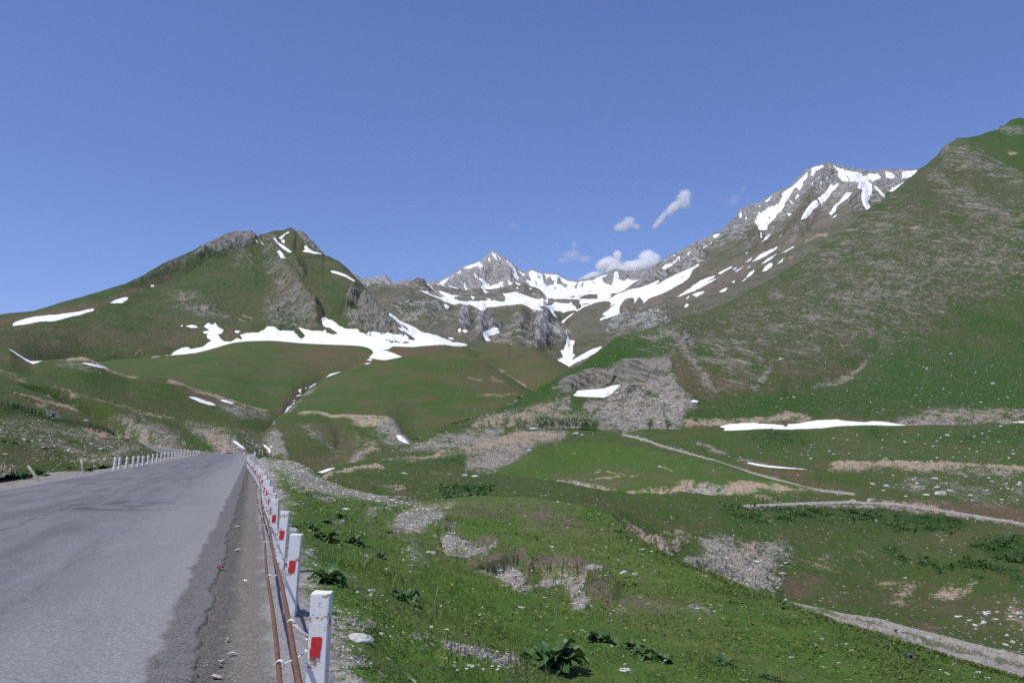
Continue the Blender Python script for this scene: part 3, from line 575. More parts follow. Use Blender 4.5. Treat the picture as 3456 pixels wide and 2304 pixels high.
layer('snow_mountain', [P('S', [(1800, 1330, 1500), (1921, 1270, 1500), (2050, 1230, 1450), (2200, 1180, 1400), (2500, 1090, 1400), (2700, 1010, 1450), (3000, 850, 1550), (3300, 700, 1700), (3600, 640, 1800)]),
      P('S', [(1800, 1315, 1650), (1921, 1250, 1650), (2000, 1180, 1800), (2200, 1060, 1900), (2500, 960, 1900), (2700, 870, 1950), (3000, 740, 2000), (3300, 640, 2100), (3600, 620, 2200)]),
      P('S', [(1800, 1308, 1750), (1921, 1242, 1780), (1980, 1100, 2150), (2200, 970, 2400), (2500, 840, 2500), (2700, 735, 2600), (2900, 660, 2700), (3050, 630, 2700), (3300, 600, 2700), (3600, 600, 2700)]), cR],
      MAT['far_rock'], 1840, 3456, 2.0, 2.0, back=(0.08, 0.1, 8), edge=True, seed=8,
      noise=((26, 260, 6, True, 'rock'), (18, 62, 4, True, 'rock'), (6, 20, 3, True, 'rock'), (8, 200, 5, False, None), (2.5, 24, 3, False, None)),
      ops=[('olive', 0.55, 'all', 'S', [], 0), ('brown', 0.35, 'all', 'S', [], 0),
           ('rock', 1.0, 'poly', 'R4', [(-800, 1300), (-300, 950), (0, 860), (250, 740), (420, 580), (640, 520), (900, 580), (1400, 570), (1400, 800), (1130, 840), (900, 900), (700, 880), (560, 900), (430, 900), (280, 1000), (100, 1100), (-100, 1150), (-400, 1220)], 60),
           ('rock', 0.9, 'poly', 'R3', [(720, 1310), (880, 1200), (1010, 1090), (1330, 890), (1560, 780), (1700, 690), (1840, 540), (2000, 480), (2200, 400), (2352, 400), (2300, 560), (2050, 560), (1960, 640), (1830, 720), (1700, 760), (1560, 850), (1480, 1000), (1300, 1080), (1150, 1150), (960, 1210), (800, 1290)], 40),
           ('scree', 0.6, 'poly', 'R3', [(1700, 620), (1830, 650), (1900, 850), (1850, 880), (1760, 740)], 40), ('brown', 0.75, 'poly', 'R3', [(600, 1350), (900, 1300), (1300, 1240), (1700, 1050), (2352, 720), (2352, 860), (1900, 1120), (1500, 1320), (1150, 1400), (760, 1460), (560, 1540)], 80),
           ('brown', 0.7, 'poly', 'R4', [(600, 900), (1000, 850), (960, 960), (800, 1020), (400, 1250), (200, 1350), (300, 1100)], 80),
           ('lush', 0.75, 'poly', 'R3', [(1050, 1568), (1200, 1400), (1500, 1350), (1900, 1180), (2352, 850), (2352, 1050), (1700, 1400), (1300, 1500)], 60), ('lush', 0.8, 'poly', 'R4', [(0, 1568), (200, 1330), (500, 1080), (830, 1010), (900, 1010), (400, 1330), (150, 1540)], 60),
           ('lush', 0.6, 'poly', 'R3', [(830, 1480), (960, 1400), (1060, 1420), (900, 1480)], 30), ('rock', 0.75, 'poly', 'R3', [(700, 1480), (900, 1490), (1180, 1420), (1180, 1520), (1000, 1640), (640, 1640)], 50), ('tan', 0.7, 'line', 'R4', [(430, 1210), (520, 1170), (600, 1160)], 16), ('tan', 0.45, 'line', 'R4', [(280, 1370), (300, 1365)], 10), ('scree', 0.5, 'line', 'R4', [(500, 1000), (350, 1160), (200, 1300)], 16)],
      bumps=[('ridge', 'R4', [(640, 530), (580, 700), (480, 900), (330, 1100)], 110, 40), ('ridge', 'R4', [(640, 530), (850, 690), (900, 900)], 110, 40), ('ridge', 'R3', [(1840, 545), (1900, 700), (2000, 860)], 70, 22), ('ridge', 'R3', [(1420, 850), (1480, 960), (1400, 1060)], 60, 18), ('line', 'R3', [(1440, 1040), (1200, 1170), (900, 1300)], 40, -14)], obj_name='mountain')
snow('snow_mountain', 'snow', [('R3', p) for p in [
    [(1462, 1020), (1455, 1040), (1400, 1075), (1390, 1110), (1370, 1150), (1270, 1212), (1180, 1262), (1090, 1297), (1020, 1322), (970, 1367), (965, 1340), (930, 1308), (897, 1367), (890, 1318), (830, 1320), (790, 1345), (760, 1400), (760, 1462), (530, 1537), (600, 1500), (650, 1478), (580, 1465), (650, 1440), (690, 1400), (748, 1358), (700, 1380), (640, 1400), (590, 1365), (610, 1340), (690, 1312), (760, 1280), (880, 1240), (960, 1225), (1130, 1153), (1060, 1222), (1200, 1140), (1380, 1060)],
    [(425, 1438), (480, 1443), (500, 1462), (530, 1450), (547, 1470), (510, 1482), (470, 1476)], [(523, 1440), (557, 1416), (545, 1442)], [(472, 1520), (500, 1520), (500, 1530), (478, 1530)],
    [(1265, 1317), (1390, 1228), (1470, 1168), (1602, 1122), (1590, 1140), (1500, 1192), (1632, 1140), (1560, 1187), (1430, 1252)], [(1400, 1290), (1440, 1273), (1512, 1263), (1480, 1292), (1440, 1310)], [(1343, 1325), (1387, 1301), (1362, 1327)], [(1330, 1397), (1350, 1373), (1378, 1378), (1345, 1404)],
    [(1630, 1105), (1690, 1068), (1762, 1038), (1740, 1057), (1650, 1110)], [(1640, 1265), (1680, 1238), (1717, 1226), (1700, 1252), (1655, 1274)], [(1748, 1180), (1780, 1168), (1772, 1190)], [(1748, 1077), (1800, 1043), (1780, 1067)], [(1768, 1092), (1852, 1043), (1800, 1082)], [(1928, 1002), (2000, 938), (2100, 890), (2162, 866), (2130, 897), (2010, 972)],
    [(1863, 1012), (1930, 963), (1922, 982)], [(1878, 1142), (1900, 1103), (1952, 1073), (1930, 1112)], [(1878, 1062), (1912, 1033), (1902, 1052)], [(2008, 1020), (2060, 983), (2152, 928), (2080, 992)], [(2018, 1087), (2050, 1038), (2090, 1010), (2112, 1020), (2100, 1047), (2050, 1082)], [(2148, 1022), (2202, 973), (2197, 997)], [(2193, 927), (2302, 863), (2290, 880)], [(1800, 1197), (1882, 1143), (1870, 1160)], [(2018, 827), (2050, 778), (2097, 756), (2060, 802)], [(2003, 743), (2013, 745), (2017, 792), (2005, 790)], [(1868, 927), (1892, 913), (1888, 925)],
    [(1953, 640), (2000, 603), (2040, 583), (2110, 558), (2180, 508), (2200, 470), (2208, 430), (2186, 400), (2230, 378), (2260, 348), (2300, 328), (2352, 270), (2352, 342), (2300, 352), (2262, 420), (2222, 480), (2192, 542), (2180, 562), (2132, 580), (2140, 602), (2100, 652), (2062, 682), (2062, 717), (2000, 722), (1973, 690), (2010, 690), (1958, 660)],
    [(1810, 600), (1830, 562), (1840, 600), (1825, 612)], [(1868, 630), (1872, 602), (1886, 600), (1880, 630)], [(1582, 770), (1620, 755), (1645, 757), (1600, 797)], [(1470, 898), (1540, 850), (1530, 868)], [(1545, 850), (1582, 823), (1570, 840)], [(1352, 945), (1380, 905), (1370, 945)], [(1130, 1060), (1160, 1030), (1225, 1010), (1290, 950), (1297, 960), (1240, 1020), (1165, 1070)], [(1200, 965), (1240, 940), (1262, 948)], [(1150, 992), (1190, 968), (1185, 978)], [(1280, 990), (1300, 970), (1290, 996)], [(1305, 962), (1330, 938), (1320, 958)], [(1718, 735), (1745, 712), (1735, 730)], [(1985, 515), (2010, 495), (1995, 520)], [(2040, 475), (2090, 430), (2110, 420), (2070, 468)], [(2045, 530), (2100, 508), (2070, 532)], [(2255, 460), (2300, 490), (2290, 495), (2260, 475)], [(2240, 570), (2278, 580), (2255, 602)], [(2300, 452), (2340, 400), (2345, 420), (2310, 455)], [(1975, 570), (2005, 562), (2000, 585)]]] +
    [('R4', p) for p in [[(470, 630), (478, 562), (580, 543), (592, 556), (520, 590), (490, 640)], [(330, 720), (360, 678), (440, 608), (442, 650), (410, 682), (350, 718), (405, 710), (372, 767), (340, 735)],
    [(-5, 990), (80, 938), (150, 900), (190, 880), (215, 830), (250, 800), (280, 755), (310, 735), (300, 790), (270, 842), (222, 900), (200, 952), (150, 992), (112, 1012), (90, 1052), (60, 1112), (10, 1112), (40, 1050), (-5, 1080)],
    [(668, 540), (720, 568), (830, 603), (880, 602), (930, 622), (920, 640), (960, 640), (985, 615), (1030, 622), (1060, 620), (1097, 650), (1040, 672), (1020, 682), (990, 662), (970, 692), (1012, 712), (1002, 800), (990, 832), (970, 862), (1002, 922), (965, 937), (928, 880), (918, 800), (932, 760), (883, 740), (900, 697), (860, 682), (810, 692), (750, 682), (708, 640), (720, 600)], [(1008, 708), (1062, 738), (1102, 788), (1134, 832), (1080, 792)], [(1128, 595), (1190, 620), (1227, 642), (1180, 662), (1138, 650)], [(1278, 597), (1400, 588), (1440, 590), (1362, 642), (1330, 652), (1280, 652)], [(1148, 772), (1200, 743), (1275, 700), (1300, 690), (1202, 792)],
    [(533, 835), (600, 788), (640, 728), (700, 708), (722, 698), (702, 740), (650, 782), (622, 832), (570, 887)], [(378, 1027), (420, 950), (480, 868), (530, 848), (542, 905), (490, 932), (472, 972), (440, 1002)], [(633, 982), (670, 908), (720, 868), (780, 788), (832, 783), (800, 832), (702, 902), (690, 942), (655, 982)], [(658, 1007), (702, 973), (690, 995)], [(63, 872), (132, 808), (90, 862)], [(528, 657), (562, 618), (550, 652)], [(278, 850), (322, 885), (300, 880)], [(328, 842), (352, 800), (345, 840)], [(480, 720), (485, 690), (490, 715)], [(555, 690), (565, 680), (568, 735)], [(610, 660), (620, 640), (618, 665)], [(190, 1170), (225, 1155), (200, 1172)], [(215, 1320), (320, 1255), (260, 1305)], [(330, 1075), (355, 1062), (345, 1075)]]] + [gul],
    holes=[('R3', p) for p in [[(1290, 1140), (1330, 1125), (1320, 1140)], [(2060, 615), (2100, 590), (2085, 625)]]] + [('R4', p) for p in [[(760, 600), (800, 640), (830, 680), (790, 650)], [(740, 620), (790, 670), (760, 650)]]], warp=2.6, kind='stuff', fuzz=2.2)

# ------------------------------------------------------------------ left mountain
dR = ridge([('R1', [(-700, 985), (-300, 962), (0, 945), (150, 928), (300, 915), (420, 880), (550, 835), (720, 790), (900, 735), (1000, 705), (1100, 675), (1200, 630), (1280, 590), (1350, 550), (1430, 500), (1500, 470), (1570, 440), (1640, 412), (1700, 385), (1780, 340)]), ('Z9', [(300, 270), (480, 195), (600, 140), (680, 105), (800, 95), (870, 82), (930, 90), (970, 80), (1010, 105), (1030, 130), (1060, 160), (1080, 118), (1120, 120), (1200, 100), (1260, 78), (1400, 70), (1450, 42), (1490, 35), (1530, 45), (1555, 75), (1575, 105), (1610, 88), (1645, 82), (1690, 120), (1740, 180), (1820, 260), (1900, 340), (1950, 395), (2010, 408), (2060, 440), (2120, 465), (2180, 520), (2250, 580), (2310, 640), (2352, 690)]),
    ('R2', [(830, 400), (880, 460), (950, 550), (1020, 620), (1080, 680), (1180, 755), (1290, 805), (1400, 845), (1560, 892), (1700, 932), (1850, 968), (2000, 1010), (2200, 1060)])],
    [(-200, 1250), (0, 1300), (286, 1500), (555, 1900), (660, 2000), (745, 1900), (842, 1700), (894, 1500), (977, 1350), (1094, 1200)])
layer('left_mountain', [P('D', [(-350, 830, 620), (-150, 825, 640), (0, 825, 680), (60, 845, 760), (150, 872, 900), (300, 872, 1020), (450, 862, 1030), (600, 852, 1030), (800, 845, 1030), (1000, 840, 1030), (1130, 848, 1030), (1200, 850, 1000)]),
      P('D', [(-350, 797, 800), (-150, 788, 820), (0, 785, 850), (100, 800, 930), (200, 815, 1010), (400, 812, 1080), (600, 780, 1150), (750, 775, 1190), (850, 797, 1120), (1000, 810, 1090), (1130, 830, 1080), (1200, 841, 1040)]),
      P('D', [(-350, 768, 960), (-150, 756, 980), (0, 752, 1030), (200, 742, 1150), (400, 725, 1330), (550, 712, 1420), (700, 712, 1450), (800, 722, 1360), (860, 742, 1280), (920, 768, 1220), (1000, 790, 1150), (1130, 822, 1110), (1200, 836, 1090)]),
      P('D', [(-350, 742, 1050), (-150, 738, 1060), (0, 732, 1200), (200, 695, 1350), (400, 640, 1620), (550, 600, 1750), (660, 600, 1800), (750, 645, 1700), (800, 672, 1580), (860, 712, 1430), (920, 755, 1330), (1000, 779, 1240), (1130, 817, 1150), (1200, 833, 1120)]), dR],
      MAT['mountain_turf'], -260, 1720, 2.0, 2.0, back=(0.1, 0.1, 8), edge=True, seed=12,
      noise=((9, 130, 6, False, None), (15, 72, 5, True, 'rock'), (7, 24, 4, True, 'rock'), (2.4, 8, 3, True, 'rock'), (1.3, 12, 3, False, None)),
      ops=[('olive', 0.38, 'poly', 'Z9', [(-300, 500), (1000, 90), (2000, 420), (2352, 700), (2352, 1400), (-300, 1300)], 60), ('stones', 0.25, 'all', 'S', [], 0),
           ('brown', 0.5, 'poly', 'Z9', [(1100, 130), (1900, 380), (1500, 450), (1300, 400)], 60), ('brown', 0.6, 'poly', 'R2', [(560, 280), (800, 390), (700, 400), (560, 330)], 40),
           ('rock', 1.0, 'poly', 'Z9', [(120, 480), (300, 330), (480, 230), (650, 110), (860, 80), (980, 85), (1040, 150), (1020, 200), (920, 270), (800, 280), (700, 290), (600, 380), (440, 380), (260, 430)], 25), ('rock', 0.5, 'poly', 'R1', [(1180, 650), (1430, 510), (1700, 400), (1640, 470), (1350, 620)], 30),
           ('rock', 0.45, 'poly', 'Z9', [(720, 380), (900, 330), (1000, 500), (980, 640), (850, 560)], 60), ('brown', 0.55, 'poly', 'Z9', [(1030, 150), (1100, 200), (1500, 640), (1700, 900), (1850, 1150), (1700, 1250), (1500, 1200), (1300, 900), (1180, 520), (1120, 330)], 60), ('rock', 0.48, 'poly', 'Z9', [(1030, 150), (1100, 200), (1500, 640), (1700, 900), (1850, 1150), (1700, 1250), (1500, 1200), (1300, 900), (1180, 520), (1120, 330)], 60),
           ('rock', 0.62, 'poly', 'Z9', [(1160, 160), (1260, 170), (1350, 430), (1640, 650), (1560, 640), (1300, 420)], 40), ('rock', 0.8, 'poly', 'Z9', [(1560, 90), (1650, 80), (1920, 370), (1700, 260)], 20), ('rock', 0.55, 'poly', 'Z9', [(1200, 1000), (1600, 1000), (1800, 1300), (1300, 1400), (1150, 1250)], 60),
           ('rock', 0.95, 'poly', 'R2', [(830, 510), (900, 500), (1050, 640), (1180, 760), (1250, 850), (1100, 880), (900, 840), (740, 800), (740, 700), (820, 650)], 40), ('scree', 0.8, 'poly', 'R2', [(780, 700), (960, 640), (1150, 760), (1200, 850), (950, 830), (760, 790)], 40), ('rock', 0.7, 'poly', 'R2', [(680, 560), (830, 500), (800, 640), (700, 720)], 40),
           ('rock', 0.38, 'poly', 'R1', [(1530, 780), (1700, 800), (1900, 850), (2000, 960), (1800, 1000), (1600, 920)], 60), ('tan', 0.6, 'blob', 'R1', [(1800, 920), (40, 40)], 0), ('tan', 0.5, 'poly', 'R1', [(1540, 790), (1700, 810), (1640, 860), (1580, 830)], 25), ('scree', 0.4, 'blob', 'R1', [(1650, 900), (110, 60)], 0),
           ('tan', 0.6, 'line', 'Z9', [(870, 1190), (960, 1210), (1000, 1250)], 18), ('tan', 0.5, 'line', 'Z9', [(820, 1250), (890, 1280)], 15),
           ('olive', 0.8, 'poly', 'Z9', [(1640, 770), (1750, 800), (2000, 1030), (2040, 1180), (1900, 1050)], 40), ('dark', 0.75, 'line', 'Z9', [(1110, 200), (1250, 340), (1400, 500), (1600, 700), (1720, 1020)], 26), ('dark', 0.6, 'poly', 'Z9', [(1380, 500), (1500, 560), (1680, 800), (1720, 1080), (1560, 880), (1400, 640)], 40), ('dark', 0.6, 'line', 'Z9', [(1680, 410), (1830, 410), (1940, 405)], 12), ('dark', 0.6, 'line', 'Z9', [(2000, 420), (2120, 470), (2260, 600), (2340, 660)], 22), ('dark', 0.7, 'poly', 'R2', [(690, 450), (780, 420), (850, 470), (820, 500), (740, 490)], 20), ('dark', 0.55, 'poly', 'R2', [(650, 560), (740, 500), (760, 520), (700, 600), (690, 720), (640, 720)], 25), ('dark', 0.5, 'line', 'Z9', [(1400, 190), (1540, 260)], 14), ('dark', 0.45, 'line', 'Z9', [(1280, 920), (1540, 900)], 16), ('dark', 0.5, 'line', 'Z9', [(1180, 1270), (1440, 1290)], 14),  # dark line down the central rib: its shadowed edge, put into the colour
           ('lush', 0.9, 'poly', 'R2', [(520, 420), (640, 400), (680, 470), (640, 700), (560, 690), (570, 560)], 40), ('lush', 0.75, 'poly', 'Z9', [(1060, 400), (1150, 380), (1200, 620), (1180, 780), (960, 960), (820, 800), (840, 680), (1000, 640)], 50), ('lush', 0.6, 'poly', 'Z9', [(0, 800), (250, 700), (700, 900), (650, 1000), (300, 950), (0, 960)], 60), ('lush', 0.5, 'poly', 'Z9', [(860, 280), (1060, 200), (1120, 330), (1000, 420)], 40), ('lush', 0.45, 'poly', 'R1', [(400, 890), (1000, 720), (1500, 520), (1400, 640), (900, 830), (600, 900)], 40), ('lush', 0.5, 'poly', 'Z9', [(700, 1100), (1150, 1020), (1150, 1200), (900, 1280), (700, 1200)], 50),
           ('brown', 0.8, 'line', 'R1', [(0, 1010), (150, 985), (400, 940), (820, 880), (1000, 800), (1150, 760), (1500, 600)], 26), ('brown', 0.6, 'line', 'R1', [(0, 1060), (200, 1060), (500, 1000)], 20), ('brown', 0.45, 'poly', 'R1', [(1150, 950), (1500, 1000), (1800, 1050), (1860, 1200), (1600, 1280), (1300, 1330), (1400, 1200)], 60), ('brown', 0.75, 'poly', 'R1', [(1900, 1080), (2100, 1080), (2250, 1090), (2100, 1150), (2000, 1180)], 30), ('brown', 0.8, 'poly', 'R2', [(780, 830), (900, 800), (1250, 860), (1310, 920), (1200, 920), (1000, 890)], 40), ('brown', 0.6, 'poly', 'R2', [(200, 800), (500, 700), (640, 860), (560, 860), (480, 820), (350, 840)], 40), ('brown', 0.35, 'poly', 'R1', [(0, 1060), (800, 1000), (1400, 1080), (1400, 1320), (0, 1330)], 100)],
      bumps=[('ridge', 'Z9', [(1040, 130), (1150, 320), (1400, 620), (1650, 950), (1800, 1200)], 150, 34), ('line', 'Z9', [(1130, 230), (1400, 500), (1650, 800), (1760, 1100)], 55, -16), ('ridge', 'R2', [(830, 400), (760, 520), (700, 700)], 70, 22), ('ridge', 'Z9', [(1600, 90), (1500, 350), (1600, 600)], 120, 14), ('ridge', 'Z9', [(650, 120), (420, 330), (100, 560)], 90, 14)], obj_name='mountain')
LMH = [('R2', p) for p in [[(240, 830), (262, 838), (312, 896), (292, 892)], [(560, 855), (540, 800), (565, 798), (632, 852), (600, 860)], [(272, 796), (345, 868), (310, 840)]]]
snow('left_mountain', 'snowfield', [('R1', [(1335, 1320), (1420, 1311), (1440, 1307), (1510, 1299), (1540, 1270), (1600, 1238), (1660, 1231), (1680, 1250), (1800, 1226), (1825, 1200), (1870, 1170), (1825, 1150), (1830, 1120), (1862, 1118), (1793, 1105), (1800, 1090), (1852, 1085), (1798, 1050), (1840, 1018), (1880, 1035), (1900, 1016), (1930, 1060), (1972, 1085), (1960, 1107), (1920, 1118), (1950, 1160), (1975, 1178), (2030, 1185), (2090, 1153), (2142, 1165), (2118, 1125), (2180, 1108), (2280, 1103), (2352, 1063), (2420, 1063), (2420, 1300), (1340, 1360)]),
     ('R2', [(-10, 800), (10, 786), (60, 788), (120, 825), (190, 823), (240, 830), (290, 890), (312, 897), (342, 870), (278, 798), (400, 825), (500, 830), (515, 813), (530, 845), (600, 858), (634, 852), (560, 800), (508, 790), (478, 720), (510, 700), (540, 723), (580, 733), (640, 783), (700, 808), (802, 813), (810, 835), (860, 850), (900, 868), (960, 880), (1020, 900), (1100, 930), (1250, 937), (1260, 905), (1312, 912), (1250, 870), (1158, 800), (1202, 803), (1168, 760), (1140, 733), (1076, 678), (1090, 670), (1200, 745), (1280, 765), (1283, 723), (1370, 708), (1392, 740), (1387, 770), (1432, 800), (1482, 840), (1562, 890), (1642, 925), (1782, 940), (1750, 960), (1640, 1000), (1000, 1100), (0, 1000)])],
     holes=LMH + [('R2', p) for p in [[(1180, 812), (1220, 830), (1310, 900), (1290, 912), (1230, 860)], [(1330, 800), (1400, 840), (1370, 838)], [(1160, 750), (1240, 800), (1260, 840), (1200, 790)]]], warp=2.6, fuzz=1.5,
     label='long snowfield along the foot of the pointed green mountain on the left', cat='snowfield')
snow('left_mountain', 'snow_debris', [('R2', [(880, 850), (960, 830), (1010, 850), (1100, 850), (1240, 870), (1260, 910), (1200, 930), (1000, 900)])], fuzz=14, warp=3, label='patchy dirty snow among brown debris under the grey cliff', cat='snow')
for lab, t_, p_ in [('long thin snow strip across the upper green slope at the left edge', 'R1', [(110, 1032), (130, 1012), (200, 988), (300, 963), (400, 953), (520, 943), (620, 928), (700, 918), (760, 903), (825, 891), (828, 907), (770, 927), (700, 947), (600, 967), (540, 987), (450, 1005), (370, 1002), (320, 1010), (270, 1022), (200, 1032), (120, 1044)]),
    ('short oval snow patch just right of the long thin strip on the upper slope', 'R1', [(973, 843), (1010, 818), (1090, 793), (1132, 791), (1125, 814), (1080, 840), (1020, 847)]),
    ('tiny square snow dot on the reddish ridge line above the oval patch', 'R1', [(1328, 692), (1340, 684), (1358, 684), (1358, 697), (1335, 700)]),
    ('small two-humped snow scrap left of the snowfield top', 'R1', [(1640, 1047), (1690, 1033), (1742, 1048), (1742, 1060), (1680, 1059)]),
    ('tiny snow sliver beside the two-humped scrap', 'R1', [(1585, 1043), (1610, 1038), (1630, 1048), (1600, 1050)]),
    ('small snow scrap on brown turf above the left snowfield arm', 'R1', [(2064, 1098), (2080, 1082), (2122, 1090), (2095, 1106)]),
    ('hooked snow streak under the summit of the left mountain', 'Z9', [(1335, 170), (1400, 120), (1470, 82), (1475, 97), (1420, 120), (1375, 185), (1365, 188)]),
    ('small snow blob below the hooked streak near the left summit', 'Z9', [(1372, 195), (1395, 187), (1415, 200), (1412, 238), (1375, 225)]),
    ('long diagonal snow streak on the left summit slope', 'Z9', [(1262, 170), (1292, 170), (1325, 225), (1400, 268), (1425, 290), (1510, 352), (1470, 358), (1380, 300), (1330, 255)]),
    ('ragged snow patch lowest of those under the left summit', 'Z9', [(1312, 340), (1350, 335), (1400, 385), (1432, 438), (1400, 432), (1365, 432), (1340, 385)]),
    ('star-shaped snow patch on the right shoulder of the left mountain', 'Z9', [(1655, 345), (1690, 318), (1668, 285), (1700, 268), (1740, 315), (1790, 345), (1900, 372), (1905, 382), (1800, 376), (1700, 355)]),
    ('curving snow strip on the right flank of the left mountain', 'R2', [(563, 298), (600, 298), (690, 328), (720, 345), (778, 382), (775, 393), (700, 352), (610, 320), (580, 315)]),
    ('thin snow sliver in the notch left of the summit', 'Z9', [(1090, 210), (1120, 230), (1150, 268), (1130, 262)]),
    ('small snow mark on the pale rock top', 'Z9', [(1022, 190), (1040, 195), (1060, 232), (1040, 222)])]:
    snow('left_mountain', 'snow_patch', [(t_, p_)], warp=1.6, label=lab, cat='snow patch', group='snow patches on the left mountain')

# ------------------------------------------------------------------ smooth green hills in front of the mountains
smooth_n = ((1.8, 60, 4, False, None), (0.5, 9, 4, False, None), (0.16, 3.2, 't', False, None))
layer('brown_hill', [P('D', [(960, 850, 820), (1100, 850, 820), (1200, 910, 780), (1360, 910, 720)]), P('D', [(960, 835, 900), (1100, 825, 930), (1200, 850, 860), (1280, 862, 800), (1360, 885, 780)]),
      ridge([('D', [(960, 825), (1000, 808)]), ('R2', [(1560, 990), (1640, 975), (1720, 962), (1850, 950), (1960, 931), (2040, 935), (2150, 950)]), ('R7', [(160, 152), (260, 168), (350, 190), (480, 240), (600, 300), (730, 370), (850, 450)])], [(1000, 1100), (1123, 1150), (1250, 1000), (1344, 900)])],
      MAT['smooth_turf'], 1440, 1990, 2.2, 2.2, back=(0.15, 0.06, 10), noise=smooth_n, seed=21,
      ops=[('brown', 0.45, 'all', 'S', [], 0), ('brown', 0.95, 'poly', 'R7', [(0, 150), (300, 180), (560, 290), (720, 380), (500, 350), (300, 260), (0, 200)], 40), ('brown', 0.7, 'poly', 'R2', [(2000, 1000), (2352, 1050), (2352, 1120), (2000, 1060)], 40), ('lush', 0.5, 'blob', 'R7', [(560, 420), (140, 50)], 20), ('scree', 0.5, 'blob', 'R7', [(120, 390), (50, 22)], 10), ('scree', 0.35, 'line', 'R7', [(180, 440), (330, 540)], 14), ('lush', 0.35, 'blob', 'R2', [(2100, 1180), (200, 60)], 15)], obj_name='hills')
layer('mid_hill', [P('D', [(60, 920, 520), (300, 900, 500), (500, 940, 470), (650, 975, 460), (750, 910, 700), (900, 860, 820), (1140, 870, 850)]), P('D', [(60, 885, 620), (300, 865, 640), (500, 870, 640), (640, 900, 640), (750, 868, 780), (900, 832, 860), (1140, 850, 880)]),
      P('D', [(60, 868, 740), (300, 838, 800), (500, 822, 820), (640, 822, 850), (750, 820, 880), (860, 818, 900), (960, 812, 900), (1140, 842, 920)]),
      ridge([('D', [(60, 862), (150, 845), (220, 832), (280, 825)]), ('R1', [(1335, 1321), (1440, 1309), (1560, 1298), (1700, 1283), (1800, 1262), (1900, 1235), (1980, 1212), (2060, 1191), (2180, 1178)]), ('R2', [(0, 912), (350, 938), (560, 948), (780, 955), (880, 971), (930, 991), (985, 991), (1060, 991), (1120, 963), (1280, 966), (1400, 956), (1560, 948), (1640, 959), (1720, 963), (1850, 1010), (2000, 1100)])], [(60, 900), (400, 1000), (1140, 1000)])],
      MAT['smooth_turf'], 80, 1660, 2.2, 2.2, back=(0.12, 0.05, 10), noise=smooth_n, seed=22,
      ops=[('brown', 0.22, 'all', 'S', [], 0), ('brown', 0.75, 'poly', 'R2', [(350, 935), (850, 965), (950, 1010), (870, 1090), (700, 1160), (520, 1220), (300, 1100), (100, 960)], 120), ('brown', 0.95, 'poly', 'R2', [(1060, 985), (1350, 955), (1700, 960), (1750, 1000), (1400, 1050), (1200, 1050)], 40), ('brown', 0.8, 'line', 'R2', [(930, 1090), (700, 1180), (480, 1280), (300, 1340), (200, 1450), (130, 1540)], 50), ('brown', 0.4, 'poly', 'R1', [(1250, 1330), (2352, 1200), (2352, 1330), (1500, 1400)], 80), ('dark', 0.8, 'line', 'R2', [(360, 1325), (300, 1360), (250, 1440), (160, 1540)], 24), ('lush', 0.5, 'poly', 'R1', [(900, 1350), (1500, 1420), (2000, 1568), (1000, 1568)], 120), ('stones', 0.5, 'line', 'R2', [(360, 1325), (300, 1360), (250, 1440), (160, 1540)], 40)], 
      bumps=[('line', 'R2', [(930, 1060), (700, 1190), (480, 1280), (300, 1360), (160, 1540)], 40, -2.5)], obj_name='hills')
for lab, polys in [('broad snow patch spilling through the dip between two smooth green hills', [[(985, 983), (1060, 1003), (1130, 1027), (1192, 1055), (1060, 1084), (980, 1077), (903, 1062), (945, 1020), (920, 980), (960, 960)]]),
    ('little snow scrap just under the broad patch in the dip', [[(883, 1082), (905, 1073), (930, 1074), (925, 1090)]]), ('flat snow scrap on the brown slope below the dip', [[(863, 1118), (890, 1109), (917, 1112), (915, 1122)]]), ('snow sliver on the gully edge above the wedge', [[(728, 1172), (780, 1148), (817, 1148), (815, 1160), (760, 1180)]]),
    ('snow wedge on the edge of the green dome beside the gully', [[(513, 1246), (560, 1208), (640, 1188), (675, 1190), (640, 1225), (570, 1254)]]), ('narrow snow strip lower in the gully by the green dome', [[(368, 1330), (420, 1293), (477, 1283), (472, 1305), (400, 1332)]]),
    ('*', [[(333, 1335), (345, 1326), (362, 1328), (350, 1338)], [(278, 1347), (305, 1338), (300, 1372), (288, 1365)], [(255, 1405), (290, 1385), (310, 1388), (280, 1402)], [(235, 1448), (243, 1435), (252, 1440), (245, 1450)], [(222, 1470), (240, 1460), (252, 1462), (235, 1472)], [(185, 1500), (205, 1490), (230, 1480), (210, 1500), (180, 1530), (165, 1535)], [(250, 1420), (262, 1410), (270, 1415)], [(200, 1515), (190, 1520), (170, 1545), (150, 1550)]])]:
    for p in polys: snow('mid_hill', 'snow_patch', [('R2', p)], warp=0.8 if lab == '*' else 1.4, label='small snow scrap in the dark gully stream below the green dome' if lab == '*' else lab, cat='snow patch', group='snow scraps in the gully stream' if lab == '*' else 'snow patches between the green hills')
